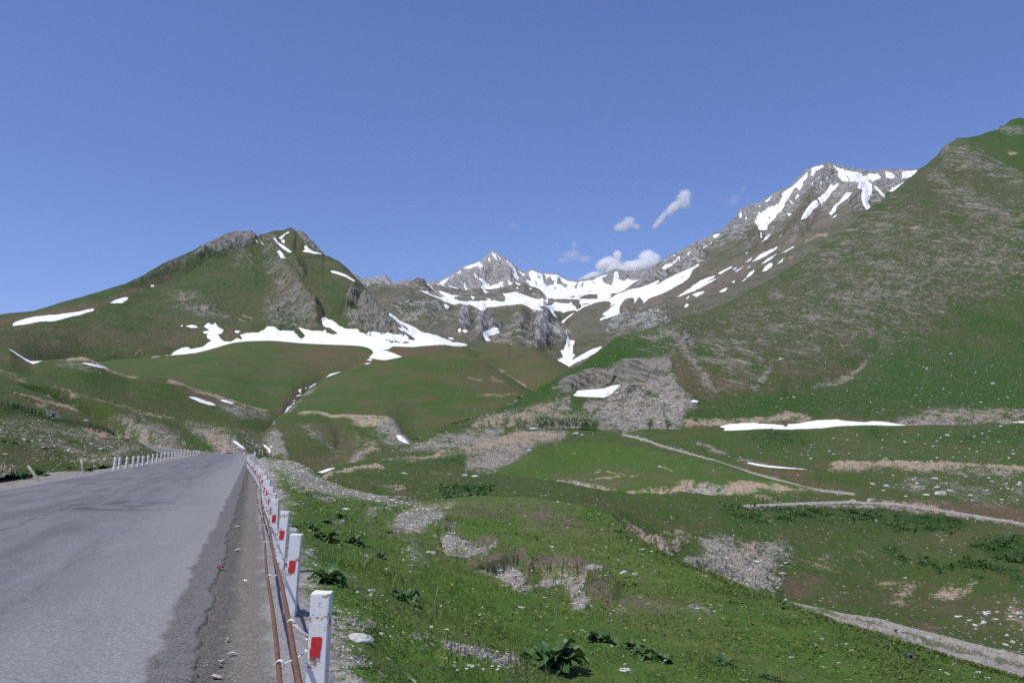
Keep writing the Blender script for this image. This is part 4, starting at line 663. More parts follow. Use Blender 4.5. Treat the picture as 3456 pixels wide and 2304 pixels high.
layer('green_dome', [P('D', [(590, 975, 430), (700, 968, 440), (880, 972, 440), (960, 1020, 430), (1100, 1010, 440), (1250, 970, 470), (1420, 1000, 480)]), P('D', [(590, 968, 455), (640, 958, 470), (720, 925, 560), (880, 905, 580), (1050, 905, 590), (1200, 935, 560), (1420, 992, 520)]),
      P('D', [(590, 963, 480), (640, 955, 500), (720, 896, 650), (880, 855, 690), (1020, 845, 700), (1110, 862, 690), (1200, 905, 640), (1300, 950, 600), (1420, 988, 560)]),
      ridge([('D', [(590, 960), (625, 957)]), ('R2', [(100, 1568), (170, 1540), (260, 1440), (370, 1340), (450, 1285), (520, 1240), (600, 1208), (690, 1175), (800, 1143), (920, 1110), (1000, 1092), (1070, 1080), (1200, 1055), (1340, 1040), (1430, 1020), (1560, 1010), (1700, 1020), (1870, 1075), (2000, 1150), (2200, 1270), (2300, 1335)]), ('D', [(1300, 945), (1420, 985)])], [(600, 520), (700, 700), (1000, 780), (1200, 720), (1420, 600)])],
      MAT['smooth_turf'], 900, 2060, 2.2, 2.2, back=(0.15, 0.08, 12), noise=smooth_n, seed=23,
      ops=[('brown', 0.30, 'all', 'S', [], 0), ('brown', 0.6, 'poly', 'R2', [(1400, 1020), (1700, 1010), (2300, 1330), (2100, 1400), (1700, 1200)], 120), ('tan', 0.42, 'line', 'R2', [(1980, 1240), (2100, 1275)], 14), ('tan', 0.4, 'line', 'R2', [(1780, 1235), (1900, 1260)], 10), ('tan', 0.35, 'line', 'R2', [(1850, 1400), (2200, 1380)], 10), ('lush', 0.5, 'poly', 'R2', [(700, 1300), (1600, 1250), (2000, 1500), (1200, 1568), (300, 1568)], 160), ('brown', 0.45, 'poly', 'R6', [(1450, 300), (1900, 250), (2352, 200), (2000, 400), (1600, 440)], 60), ('scree', 0.35, 'line', 'R2', [(160, 1568), (300, 1420), (420, 1330)], 22)], obj_name='hills')

# ------------------------------------------------------------------ slope above the far road on the left
def f_over(X, Y, Z, M, U, V):
    best = np.full(X.shape, 1e9); zr = np.zeros(X.shape)
    m = (Y < 290) & (X > -160)
    xm, ym = X[m], Y[m]; b = np.full(xm.shape, 1e9); z = np.zeros(xm.shape)
    for x, y, zz in FARC[::2]:
        d = (xm-x)**2 + (ym-y)**2; k = d < b; b = np.where(k, d, b); z = np.where(k, zz, z)
    best[m] = np.sqrt(b); zr[m] = z
    w = 1 - smooth(5.5, 13, best); Z = Z*(1-w) + (zr - 0.12)*w
    s, p = sp_of(X, Y); k = smooth(-9.4, -11.5, p); near = smooth(150, 120, s)
    Z = Z - (1-k)*near*0.6
    M['scree'] = np.maximum(M['scree'], 0.9*(1 - smooth(5, 8, best)).astype(np.float32))
    return X, Y, Z, M
layer('left_slope', [P('D', [(-350, 1150, 27), (-150, 1128, 30), (0, 1108, 38), (100, 1092, 46), (200, 1080, 57), (270, 1072, 66), (350, 1058, 95), (460, 1044, 160), (540, 1043, 185), (590, 1056, 195), (640, 1075, 200)]),
      P('D', [(-350, 1040, 55), (-150, 1025, 62), (0, 1035, 66), (80, 1060, 66), (150, 1055, 82), (230, 1050, 100), (300, 1032, 125), (400, 1031, 172), (470, 1038, 185), (540, 1040, 200), (590, 1056, 210), (640, 1076, 215)]),
      P('D', [(-350, 975, 85), (-150, 960, 95), (0, 985, 100), (150, 1000, 118), (230, 1006, 135), (300, 1012, 155), (400, 1026, 190), (470, 1033, 205), (540, 1036, 215), (590, 1054, 222), (640, 1076, 225)]),
      P('D', [(-350, 925, 105), (-150, 912, 115), (0, 941, 126), (156, 977, 151), (234, 993, 168), (338, 1014, 195), (430, 1022, 217), (540, 1026, 228), (590, 1048, 233), (640, 1075, 235)]),
      P('D', [(-350, 912, 110), (-150, 900, 120), (0, 929, 130), (156, 969, 155), (234, 983, 173), (338, 1006, 200), (430, 1012, 235), (540, 1008, 255), (590, 1035, 258), (640, 1070, 260)]),
      P('D', [(-350, 850, 210), (-150, 840, 220), (0, 870, 230), (156, 900, 245), (300, 935, 270), (450, 955, 310), (540, 965, 330), (590, 985, 335), (640, 1020, 340)]),
      ridge([('R1', [(-800, 1180), (-300, 1215), (0, 1240), (80, 1244), (150, 1290), (230, 1340), (290, 1362), (400, 1345), (500, 1340), (610, 1330), (680, 1320), (740, 1320), (810, 1340), (870, 1370), (970, 1430), (1060, 1462), (1150, 1490), (1310, 1492), (1400, 1500)]), ('R5', [(1500, 80), (1700, 150), (1900, 210), (2060, 260), (2200, 310), (2352, 345)]), ('R6', [(150, 190), (250, 215), (400, 240)])], [(-300, 330), (0, 330), (250, 350), (640, 430)])],
      MAT['left_turf'], -330, 930, 2.0, 2.2, back=(0.2, 0.08, 10), seed=31, override=f_over,
      noise=((0.6, 14, 5, False, None), (0.24, 2.2, 4, False, None), (0.5, 2.0, 4, True, 'scree'), (0.4, 2.0, 4, True, 'tan'), (0.12, 0.8, 3, False, None)),
      ops=[('stones', 0.18, 'all', 'S', [], 0), ('brown', 0.20, 'all', 'S', [], 0),
           ('scree', 0.40, 'poly', 'ZA', [(-300, 420), (0, 480), (400, 420), (900, 560), (1500, 720), (2000, 830), (1600, 930), (1500, 1080), (1100, 1050), (700, 900), (500, 800), (400, 680), (-300, 640)], 60), ('stones', 0.55, 'poly', 'ZA', [(-300, 420), (400, 400), (2000, 830), (1500, 1080), (-300, 1050)], 60), ('scree', 0.55, 'poly', 'ZA', [(1100, 960), (1480, 930), (1490, 1060), (1200, 1080)], 30),
           ('brown', 0.6, 'poly', 'ZA', [(-300, 820), (400, 860), (700, 960), (800, 1060), (300, 1060), (-300, 1040)], 60), ('lush', 0.5, 'poly', 'ZA', [(-300, 680), (300, 690), (420, 760), (300, 820), (-300, 800)], 30), ('lush', 0.6, 'poly', 'ZA', [(-300, 1080), (600, 1080), (1000, 1080), (1000, 1130), (600, 1160), (-300, 1130)], 30), ('scree', 0.95, 'poly', 'ZA', [(-400, 1140), (0, 1145), (200, 1165), (250, 1200), (100, 1260), (-400, 1240)], 20), ('scree', 0.9, 'poly', 'ZA', [(-400, 1340), (0, 1310), (500, 1240), (800, 1190), (1100, 1160), (1500, 1100), (1800, 1080), (1500, 1300), (-400, 1600)], 30),
           ('dark', 0.7, 'line', 'ZA', [(0, 310), (200, 370), (550, 430), (850, 470), (1100, 510), (1400, 580), (1700, 650), (1900, 700)], 20), ('dark', 0.8, 'line', 'ZA', [(900, 478), (1100, 512), (1400, 580), (1680, 645)], 24), ('rock', 0.35, 'line', 'ZA', [(0, 235), (250, 290), (600, 370), (800, 420)], 30), ('rock', 0.8, 'poly', 'ZA', [(580, 370), (780, 370), (830, 470), (640, 440)], 20),
           ('tan', 0.95, 'poly', 'ZA', [(1050, 520), (1250, 545), (1480, 610), (1650, 660), (1640, 690), (1400, 680), (1200, 640), (1080, 570)], 20), ('brown', 0.9, 'poly', 'ZA', [(1080, 530), (1300, 560), (1560, 640), (1300, 650)], 20), ('tan', 0.5, 'poly', 'ZA', [(1700, 650), (1900, 720), (2200, 780), (1900, 770)], 30),
           ('scree', 0.7, 'poly', 'ZA', [(1280, 350), (1600, 380), (1900, 480), (2200, 580), (2352, 660), (2352, 800), (2000, 760), (1800, 660), (1600, 500), (1400, 440)], 60), ('brown', 0.6, 'poly', 'ZA', [(1800, 560), (2352, 600), (2500, 900), (2000, 780)], 60),
           ('tan', 0.8, 'line', 'ZA', [(200, 100), (300, 130), (420, 160), (600, 230)], 18), ('tan', 0.8, 'poly', 'ZA', [(470, 260), (600, 260), (620, 300), (540, 295)], 14), ('tan', 0.75, 'line', 'ZA', [(520, 200), (760, 260), (960, 300), (1200, 380), (1380, 480)], 16), ('tan', 0.5, 'line', 'ZA', [(640, 130), (900, 220), (1100, 250)], 14), ('tan', 0.6, 'line', 'ZA', [(700, 20), (1000, 110), (1350, 200), (1700, 300), (1900, 380), (2300, 430)], 16), ('stones', 0.9, 'line', 'ZA', [(700, 20), (1000, 110), (1350, 200), (1700, 300), (1900, 380), (2300, 430)], 40), ('brown', 0.5, 'poly', 'ZA', [(0, 150), (600, 180), (1300, 380), (1200, 450), (500, 330), (0, 230)], 60), ('tan', 0.6, 'poly', 'R5', [(0, 10), (130, 40), (200, 70), (250, 120), (100, 60)], 16),
           ('tan', 0.95, 'line', 'R5', [(1500, 85), (1600, 115), (1700, 155), (1850, 210), (2000, 255), (2180, 305), (2352, 350)], 20), ('brown', 0.8, 'line', 'R5', [(1560, 150), (1750, 230), (1950, 290)], 30), ('scree', 0.6, 'poly', 'R5', [(1950, 270), (2352, 350), (2352, 400), (2100, 400), (1950, 330)], 30), ('tan', 0.85, 'line', 'R1', [(610, 1335), (740, 1330), (870, 1375), (1000, 1445), (1200, 1490)], 18), ('brown', 0.7, 'line', 'R1', [(0, 1300), (200, 1370), (300, 1385)], 40), ('scree', 0.5, 'poly', 'R1', [(430, 1335), (640, 1330), (900, 1400), (800, 1440), (640, 1400)], 25), ('brown', 0.4, 'poly', 'R1', [(640, 1380), (900, 1420), (1100, 1490), (800, 1450)], 30),
           ('scree', 0.9, 'poly', 'R5', [(1660, 480), (1800, 500), (2000, 560), (2120, 640), (2200, 740), (1950, 740), (1850, 620), (1740, 550)], 30), ('tan', 0.8, 'poly', 'R5', [(1860, 500), (1960, 500), (2020, 570), (1900, 590), (2050, 700), (1980, 720), (1850, 620)], 25), ('lush', 0.7, 'poly', 'R5', [(1700, 560), (1830, 580), (1920, 720), (1700, 690), (1600, 600)], 30), ('tan', 0.5, 'line', 'R5', [(1700, 480), (1850, 520)], 16), ('scree', 0.5, 'poly', 'R5', [(2100, 540), (2300, 560), (2352, 700), (2200, 740)], 30)], 
      bumps=[('poly', 'ZA', [(1050, 520), (1250, 545), (1480, 610), (1650, 660), (1640, 690), (1400, 690), (1200, 650), (1080, 570)], 30, -0.5), ('line', 'ZA', [(0, 240), (300, 300), (700, 400)], 30, 0.7), ('line', 'R5', [(0, 770), (300, 800), (600, 800)], 60, 0.0)], obj_name='hills')
for lab, t_, p_ in [('snow strip slanting down beside the brown bank above the road bend', 'R5', [(1656, 228), (1720, 233), (1800, 263), (1880, 288), (1908, 308), (1850, 303), (1760, 277)]), ('shorter snow strip right of the slanting one under the brown bank', 'R5', [(1936, 257), (2000, 260), (2067, 288), (2040, 293), (1970, 274)]),
    ('narrow snow strip in the gravelly ditch right beyond the road bend', 'R5', [(2036, 613), (2090, 628), (2142, 668), (2174, 700), (2110, 668)]), ('wedge of snow in the hollow at the far left edge of the photo', 'R1', [(76, 1246), (150, 1278), (240, 1308), (300, 1323), (432, 1335), (380, 1347), (330, 1368), (290, 1379), (228, 1348), (150, 1298)]), ('thin curved snow strip under the small brown bank at left', 'R1', [(716, 1366), (800, 1373), (900, 1398), (963, 1421), (880, 1412), (800, 1393)])]:
    snow('left_slope', 'snow_patch', [(t_, p_)], warp=1.4, label=lab, cat='snow patch', group='snow patches above the road')

# ------------------------------------------------------------------ bluff beyond the road bend
layer('bluff', [P('D', [(520, 1062, 225), (560, 1062, 230), (640, 1068, 240), (720, 1092, 235), (780, 1088, 250), (870, 1064, 280), (960, 1046, 310), (1040, 1040, 330)]), P('D', [(520, 1052, 240), (560, 1030, 270), (640, 1020, 290), (700, 1040, 280), (780, 1058, 282), (870, 1040, 310), (960, 1035, 330), (1040, 1032, 345)]),
      P('D', [(520, 1045, 260), (560, 1010, 320), (640, 985, 340), (720, 992, 340), (800, 1005, 345), (870, 1005, 350), (930, 1015, 355), (1040, 1028, 360)]),
      ridge([('R6', [(-90, 600), (60, 500), (130, 425), (200, 400), (250, 385), (300, 320), (340, 275), (400, 248), (470, 236), (540, 230), (700, 228), (780, 240), (850, 260), (930, 255), (1000, 258), (1140, 265), (1280, 271), (1370, 290), (1400, 315), (1420, 340), (1445, 375), (1470, 420), (1530, 460), (1600, 490), (1700, 520), (1900, 560)])], [(520, 290), (600, 390), (640, 430), (900, 400), (1040, 375)])],
      MAT['valley_turf'], 780, 1500, 2.0, 2.0, back=(0.15, 0.12, 10), seed=33, noise=((0.9, 22, 5, False, None), (0.9, 4, 4, True, 'scree'), (0.3, 2.6, 4, False, None), (0.9, 3, 4, True, 'tan')),
      ops=[('brown', 0.3, 'all', 'S', [], 0), ('stones', 0.3, 'all', 'S', [], 0), ('lush', 0.7, 'poly', 'R6', [(0, 280), (300, 300), (340, 260), (700, 230), (840, 320), (600, 350), (400, 380), (250, 420), (100, 400)], 40), ('lush', 0.4, 'blob', 'R6', [(200, 320), (130, 50)], 10),
           ('tan', 1.0, 'line', 'R6', [(540, 232), (700, 232), (850, 262), (1000, 262), (1280, 275), (1350, 285)], 20), ('tan', 0.9, 'poly', 'R6', [(1000, 258), (1290, 270), (1260, 300), (1230, 370), (1100, 350), (1000, 290)], 24), ('scree', 0.95, 'poly', 'R6', [(1260, 300), (1370, 285), (1420, 340), (1480, 430), (1520, 510), (1480, 520), (1380, 500), (1250, 430), (1220, 370)], 20), ('scree', 0.7, 'poly', 'R6', [(1180, 390), (1300, 440), (1450, 520), (1400, 540), (1260, 500)], 20),
           ('scree', 1.0, 'poly', 'R6', [(290, 410), (350, 405), (390, 440), (420, 540), (450, 650), (330, 620), (270, 560), (250, 480)], 16), ('brown', 0.85, 'poly', 'R6', [(650, 350), (860, 350), (1040, 480), (1060, 560), (860, 560), (760, 480)], 50), ('scree', 0.5, 'poly', 'R6', [(560, 350), (640, 360), (820, 520), (960, 600), (860, 590), (680, 460)], 24), ('lush', 0.55, 'poly', 'R6', [(850, 270), (980, 290), (1250, 440), (1300, 500), (1150, 480), (1050, 380), (880, 330)], 40), ('scree', 0.55, 'poly', 'R6', [(1050, 420), (1110, 500), (1080, 560), (1040, 480)], 20), ('tan', 0.75, 'poly', 'R6', [(1080, 510), (1200, 500), (1250, 560), (1190, 610), (1100, 560)], 24), ('scree', 0.8, 'poly', 'R6', [(1060, 570), (1190, 590), (1130, 650), (1000, 690), (1060, 620)], 24), ('brown', 0.7, 'poly', 'R6', [(560, 620), (760, 640), (950, 600), (1060, 600), (960, 690), (740, 740), (620, 700)], 40), ('stones', 0.9, 'poly', 'R6', [(560, 640), (1060, 600), (960, 700), (720, 760)], 40), ('dark', 0.6, 'line', 'R6', [(140, 410), (190, 470), (240, 540)], 12), ('brown', 0.6, 'poly', 'R6', [(130, 420), (250, 430), (300, 560), (330, 620), (240, 560)], 20), ('scree', 0.5, 'line', 'R6', [(340, 290), (330, 330)], 20)],
      bumps=[('line', 'R6', [(140, 410), (230, 520), (310, 630)], 30, -1.5), ('poly', 'R6', [(850, 330), (1000, 380), (1060, 560), (880, 560)], 40, -1.2), ('poly', 'R6', [(1000, 260), (1300, 275), (1460, 480), (1250, 400)], 20, -1.0)], obj_name='hills')
for lab, p_ in [('snow patch at the foot of the grey cut bank above the valley', [(1403, 438), (1450, 438), (1482, 470), (1518, 516), (1470, 502), (1428, 480)]), ('bent snow tongue beside the pale scree cone behind the road', [(222, 503), (250, 528), (290, 556), (298, 602), (280, 590), (268, 560), (240, 540)]), ('tiny snow scrap above the bent tongue by the scree cone', [(288, 530), (300, 532), (313, 546), (300, 546)])]:
    snow('bluff', 'snow_patch', [('R6', p_)], warp=1.2, label=lab, cat='snow patch', group='snow patches on the bluff')

# ------------------------------------------------------------------ right hill, with the quarried spur
layer('back_ridge', [P('D', [(2050, 480, 950), (2600, 560, 850)]), P('D', [(2050, 470, 1050), (2200, 400, 1050), (2352, 380, 1000), (2600, 400, 950)]),
      ridge([('D', [(2050, 440), (2150, 360)]), ('R4', [(1770, 310), (1880, 296), (1960, 282), (2040, 248), (2110, 232), (2135, 215), (2140, 198), (2180, 190), (2230, 148), (2270, 130), (2310, 124), (2352, 132), (2500, 90), (2900, -20)])], [(2050, 1250), (2600, 1300)])],
      MAT['hill_turf'], 3040, 3780, 2.0, 2.2, back=(0.1, 0.1, 6), edge=True, seed=41, noise=((3, 60, 5, False, None), (2, 14, 4, True, 'rock')),
      ops=[('lush', 0.55, 'all', 'S', [], 0), ('olive', 0.4, 'poly', 'R4', [(1770, 300), (2040, 330), (2352, 560), (2352, 640), (1900, 500)], 40), ('rock', 0.8, 'poly', 'R4', [(2120, 240), (2200, 200), (2352, 210), (2352, 260), (2180, 250)], 20), ('tan', 0.8, 'blob', 'R4', [(2250, 425), (55, 20)], 0)], obj_name='hills')
layer('right_hill', [P('D', [(880, 1062, 350), (930, 1045, 360), (1000, 1025, 365), (1123, 1006, 372), (1300, 1004, 375), (1417, 1010, 380), (1600, 1000, 385), (1900, 998, 390), (2352, 992, 390), (2650, 988, 390)]),
      P('D', [(880, 1052, 362), (930, 1033, 375), (1000, 1004, 390), (1123, 978, 400), (1300, 968, 405), (1417, 965, 410), (1600, 968, 412), (1800, 960, 420), (2000, 950, 430), (2352, 945, 440), (2650, 940, 440)]),
      P('D', [(880, 1048, 370), (930, 1028, 388), (1000, 995, 408), (1123, 958, 430), (1250, 925, 440), (1350, 905, 442), (1440, 905, 445), (1550, 912, 450), (1700, 912, 460), (2000, 905, 490), (2352, 900, 500), (2650, 895, 500)]),
      P('D', [(880, 1044, 378), (930, 1024, 396), (1000, 989, 420), (1123, 953, 446), (1250, 895, 480), (1316, 868, 492), (1400, 840, 510), (1500, 820, 535), (1650, 820, 550), (1800, 800, 580), (2000, 770, 620), (2352, 760, 640), (2650, 760, 640)]),
      P('D', [(880, 1042, 384), (930, 1021, 402), (1000, 987, 427), (1123, 951, 450), (1230, 899, 480), (1316, 849, 515), (1422, 786, 580), (1560, 752, 640), (1720, 700, 710), (2000, 580, 800), (2200, 500, 830), (2352, 560, 760), (2650, 620, 720)]),
      ridge([('D', [(880, 1040), (930, 1018), (1000, 985), (1040, 968), (1085, 957)]), ('R7', [(-50, 795), (0, 772), (100, 720), (170, 690), (240, 660), (330, 610), (420, 560), (600, 460), (740, 370), (820, 330), (900, 270), (960, 222), (1040, 160), (1080, 125), (1150, 90), (1300, 50), (1450, 10)]), ('R3', [(1300, 1500), (1400, 1468), (1500, 1440), (1640, 1390), (1720, 1355), (1800, 1320), (1900, 1262), (2000, 1205), (2100, 1150), (2200, 1090), (2352, 992)]), ('R4', [(500, 1280), (700, 1150), (870, 1030), (900, 985), (960, 940), (1100, 850), (1280, 710), (1370, 640), (1420, 580), (1550, 495), (1590, 450), (1640, 385), (1700, 345), (1770, 302), (1830, 300), (1880, 312), (1960, 370), (2050, 455), (2150, 520), (2250, 565), (2352, 600), (2700, 720)])],
            [(880, 395), (1123, 455), (1316, 525), (1422, 600), (1560, 690), (1800, 820), (2000, 950), (2200, 1050), (2352, 920), (2650, 800)])],
      MAT['hill_turf'], 1330, 3800, 1.9, 2.0, back=(0.12, 0.12, 8), edge=True, seed=42,
      noise=((3.0, 55, 5, False, None), (2.4, 11, 5, True, 'rock'), (0.9, 3.6, 4, True, 'scree'), (0.9, 7, 4, False, None), (0.25, 1.8, 3, False, None), (0.8, 3.4, 3, True, 'rock')),
      ops=[('stones', 0.30, 'all', 'S', [], 0), 
           ('olive', 0.85, 'poly', 'D', [(1480, 760), (1700, 690), (1850, 600), (2000, 480), (2200, 310), (2352, 390), (2352, 640), (2200, 740), (2000, 800), (1900, 850), (1700, 850), (1550, 800)], 40), ('stones', 0.85, 'poly', 'D', [(1480, 760), (1700, 690), (1850, 600), (2000, 480), (2200, 310), (2352, 390), (2352, 640), (2200, 740), (2000, 800), (1700, 850), (1550, 800)], 40), ('stones', 0.75, 'poly', 'D', [(1950, 820), (2352, 740), (2352, 960), (1900, 960)], 40),
           ('rock', 0.5, 'poly', 'R4', [(1600, 420), (1770, 310), (2000, 430), (2352, 620), (2352, 720), (2000, 620), (1800, 560), (1650, 560)], 60), ('rock', 0.55, 'poly', 'R4', [(1500, 640), (1700, 660), (2000, 850), (2352, 1000), (2352, 1080), (1900, 960), (1600, 740)], 60), ('rock', 0.26, 'poly', 'D', [(1560, 790), (1800, 640), (2050, 450), (2352, 560), (2352, 640), (2100, 740), (1800, 800)], 50), ('rock', 0.4, 'poly', 'R4', [(1700, 760), (2100, 1000), (2352, 1120), (2352, 1250), (1700, 900)], 60), ('rock', 0.42, 'poly', 'R4', [(350, 1320), (900, 1000), (1300, 900), (1300, 1100), (900, 1350), (400, 1500)], 100), ('scree', 0.35, 'poly', 'D', [(1700, 760), (2000, 600), (2352, 480), (2352, 620), (2100, 720), (1850, 800)], 60),
           ('lush', 0.6, 'poly', 'R4', [(1520, 540), (1620, 540), (1580, 640), (1450, 680)], 30), ('lush', 0.55, 'poly', 'R4', [(1000, 900), (1250, 800), (1200, 900), (1000, 960)], 40), ('lush', 0.5, 'poly', 'R4', [(1600, 900), (1750, 960), (1700, 1150), (1500, 1050)], 60), ('lush', 0.4, 'poly', 'D', [(1560, 740), (1700, 690), (1850, 600), (1830, 640), (1680, 740), (1580, 760)], 20),
           ('tan', 0.55, 'blob', 'R4', [(1850, 560), (110, 30)], -15), ('tan', 0.6, 'line', 'R4', [(1370, 1110), (1430, 1080)], 14), ('tan', 0.5, 'line', 'R4', [(1290, 940), (1360, 930)], 12),
           # quarried spur
           ('rock', 1.0, 'poly', 'Z8', [(60, 620), (250, 500), (440, 420), (560, 390), (800, 400), (860, 330), (1000, 280), (1200, 250), (1440, 265), (1620, 290), (1640, 400), (1500, 480), (1300, 520), (1000, 560), (880, 590), (700, 640), (440, 655), (360, 670), (300, 720), (160, 690)], 24), ('tan', 0.72, 'poly', 'Z8', [(840, 340), (1150, 270), (1440, 270), (1620, 300), (1500, 420), (1250, 420), (1000, 420), (900, 520), (820, 600), (700, 640)], 40), ('dark', 1.0, 'poly', 'Z8', [(480, 570), (560, 590), (640, 580), (700, 540), (780, 560), (820, 590), (740, 620), (620, 620), (500, 600)], 5), ('dark', 1.0, 'poly', 'Z8', [(760, 500), (860, 470), (910, 462), (860, 520), (810, 580)], 12), ('dark', 0.45, 'poly', 'Z8', [(440, 430), (640, 420), (760, 460), (700, 520), (500, 540)], 40),  # full-strength dark polygons paint the cave's shade under the overhang as colour
           ('scree', 0.95, 'poly', 'Z8', [(880, 640), (1000, 540), (1250, 500), (1600, 460), (1700, 600), (1780, 750), (1940, 870), (1820, 930), (1760, 1080), (1700, 1160), (1200, 1210), (700, 1170), (680, 1040), (520, 990), (480, 900), (560, 800), (950, 790), (760, 740)], 40), ('stones', 1.0, 'poly', 'Z8', [(880, 640), (1250, 500), (1650, 500), (1800, 800), (1780, 1100), (1200, 1210), (480, 1000), (560, 800)], 40),
           ('dark', 0.65, 'poly', 'Z8', [(990, 680), (1120, 620), (1290, 620), (1290, 670), (1120, 700), (1020, 720)], 16), ('dark', 0.55, 'blob', 'Z8', [(1070, 745), (70, 28)], 10), ('dark', 0.5, 'line', 'Z8', [(700, 770), (1000, 800), (1250, 850), (1420, 880)], 12), ('lush', 0.5, 'poly', 'Z8', [(1330, 620), (1650, 600), (1760, 760), (1400, 740)], 60), ('brown', 0.4, 'poly', 'Z8', [(1400, 800), (1900, 850), (1800, 930), (1500, 900)], 50),
           ('tan', 0.7, 'poly', 'ZB', [(0, 760), (350, 620), (700, 600), (1000, 560), (1300, 430), (1450, 440), (1300, 560), (1500, 620), (1700, 640), (1900, 620), (1900, 720), (1000, 850), (0, 860)], 40), ('scree', 0.55, 'poly', 'ZB', [(0, 740), (1300, 420), (1700, 300), (1700, 600), (1900, 640), (1900, 860), (0, 860)], 40), ('stones', 0.9, 'poly', 'ZB', [(0, 740), (1100, 460), (1700, 280), (1900, 640), (1900, 860), (0, 860)], 40), ('lush', 0.5, 'poly', 'ZB', [(1250, 430), (1360, 440), (1350, 520), (1260, 500)], 20),
           ('lush', 0.85, 'poly', 'ZB', [(180, 650), (700, 330), (1000, 180), (1400, 0), (1560, 0), (1350, 220), (1100, 400), (900, 560), (600, 600), (350, 610)], 30), ('lush', 0.75, 'poly', 'Z8', [(0, 660), (420, 410), (800, 390), (860, 310), (1150, 250), (1150, 200), (760, 150), (500, 300), (200, 480), (0, 600)], 30), ('lush', 0.55, 'poly', 'R7', [(1040, 170), (1450, 20), (1560, 10), (1500, 260), (1300, 290), (1000, 300)], 40), ('lush', 0.45, 'poly', 'Z8', [(0, 720), (330, 740), (560, 800), (480, 900), (200, 800)], 30),
           ('rock', 0.5, 'poly', 'R7', [(1200, 120), (1540, 20), (1700, 60), (1800, 200), (1600, 260), (1400, 180)], 60), ('scree', 0.75, 'poly', 'R7', [(1540, 10), (1640, 30), (1740, 200), (1830, 300), (1900, 420), (2000, 560), (1900, 520), (1780, 320), (1680, 200), (1560, 100)], 40), ('rock', 0.95, 'poly', 'R7', [(1700, 60), (1760, 60), (1810, 150), (1800, 180), (1720, 110)], 14), ('brown', 0.75, 'poly', 'R7', [(1640, 280), (1900, 350), (2200, 440), (2352, 480), (2300, 560), (2040, 640), (1900, 680), (1740, 620), (1660, 460)], 60), ('rock', 0.4, 'poly', 'R7', [(1900, 100), (2352, 160), (2352, 500), (2100, 500), (1900, 300)], 80), ('brown', 0.45, 'poly', 'R8', [(0, 0), (400, 0), (700, 120), (500, 220), (200, 320), (0, 330)], 60), ('scree', 0.6, 'line', 'R8', [(250, 30), (330, 120), (200, 260)], 30), ('scree', 0.7, 'line', 'R8', [(1100, 30), (1000, 110), (850, 180), (700, 200)], 24), ('brown', 0.5, 'line', 'R8', [(1000, 80), (700, 150), (450, 210)], 40),
           ('lush', 0.6, 'poly', 'R8', [(100, 380), (450, 240), (1000, 190), (1500, 120), (2352, 50), (2352, 400), (1500, 450), (1000, 480), (300, 460)], 80), ('lush', 0.7, 'poly', 'Z8', [(1830, 930), (2352, 950), (2352, 1020), (2000, 1080), (1800, 1030)], 30),
           ('tan', 0.85, 'line', 'R8', [(-320, 520), (0, 520), (200, 500), (480, 480), (640, 490)], 24), ('brown', 0.9, 'line', 'R8', [(-300, 560), (0, 540), (470, 520), (900, 510), (1300, 520), (1500, 530)], 34), ('scree', 0.7, 'poly', 'R8', [(1350, 500), (1600, 440), (2352, 430), (2500, 430), (2500, 560), (1400, 560)], 24), ('tan', 0.6, 'poly', 'R8', [(1500, 500), (1700, 450), (2200, 440), (2352, 470), (2000, 490), (1700, 500)], 24), ('brown', 0.6, 'poly', 'R8', [(1300, 510), (2352, 490), (2352, 560), (1300, 560)], 24), ('stones', 1.0, 'poly', 'R8', [(1300, 460), (2500, 420), (2500, 570), (1300, 570)], 30)],
      bumps=[('poly', 'Z8', [(300, 600), (440, 470), (600, 430), (820, 440), (900, 520), (820, 600), (560, 650), (380, 680)], 40, -5.0), ('poly', 'Z8', [(480, 575), (640, 580), (800, 550), (900, 470), (860, 560), (740, 615), (540, 615)], 9, -6.0), ('poly', 'Z8', [(900, 400), (1200, 330), (1560, 330), (1500, 500), (1100, 560), (920, 560)], 60, -2.0), ('line', 'Z8', [(700, 760), (1000, 790), (1300, 860)], 30, -1.0), ('line', 'R4', [(1500, 560), (1300, 820), (1000, 1150), (700, 1400)], 90, -4.0), ('ridge', 'R4', [(1770, 300), (1500, 700), (1300, 1050)], 140, 5.0), ('ridge', 'R7', [(1560, 10), (1640, 260), (1760, 600)], 170, 2.2), ('line', 'R8', [(1200, -50), (900, 160), (500, 260)], 60, -3.0)], obj_name='hills')
snow('right_hill', 'snow_patch', [('Z8', [(333, 716), (370, 690), (385, 660), (450, 653), (560, 648), (680, 638), (760, 623), (840, 593), (950, 576), (957, 590), (920, 622), (880, 652), (850, 692), (780, 732), (730, 747), (500, 738), (400, 732), (340, 724)])], warp=1.2, lift=0.7, label='big white snow patch under the dark cave in the quarried rock', cat='snow patch')
snow('right_hill', 'snow_patch', [('Z8', [(1882, 801), (1910, 785), (1930, 778), (1992, 796), (1960, 812)])], warp=1.0, label='small snow scrap on brown soil right of the quarried rock', cat='snow patch')
snow('right_hill', 'snow_bank', [('R8', [(-20, 580), (-20, 548), (130, 533), (250, 538), (400, 546), (470, 553), (480, 543), (560, 538), (700, 513), (870, 506), (950, 518), (1090, 528), (1150, 520), (1240, 523), (1422, 552), (1500, 580), (1500, 620), (-20, 640)]), ('R7', [(2035, 886), (2120, 863), (2362, 853), (2362, 960), (2160, 940), (2055, 924), (2105, 905)])], holes=[('R8', [(440, 548), (475, 552), (500, 560), (450, 562)])], warp=1.2, lift=0.6, label='long dirty snow bank at the foot of the right hill', cat='snow patch')
snow('right_hill', 'snow_patch', [('R8', [(2250, 527), (2352, 520), (2352, 532)])], warp=0.6, label='thin snow sliver at the right edge under the stony band', cat='snow patch')

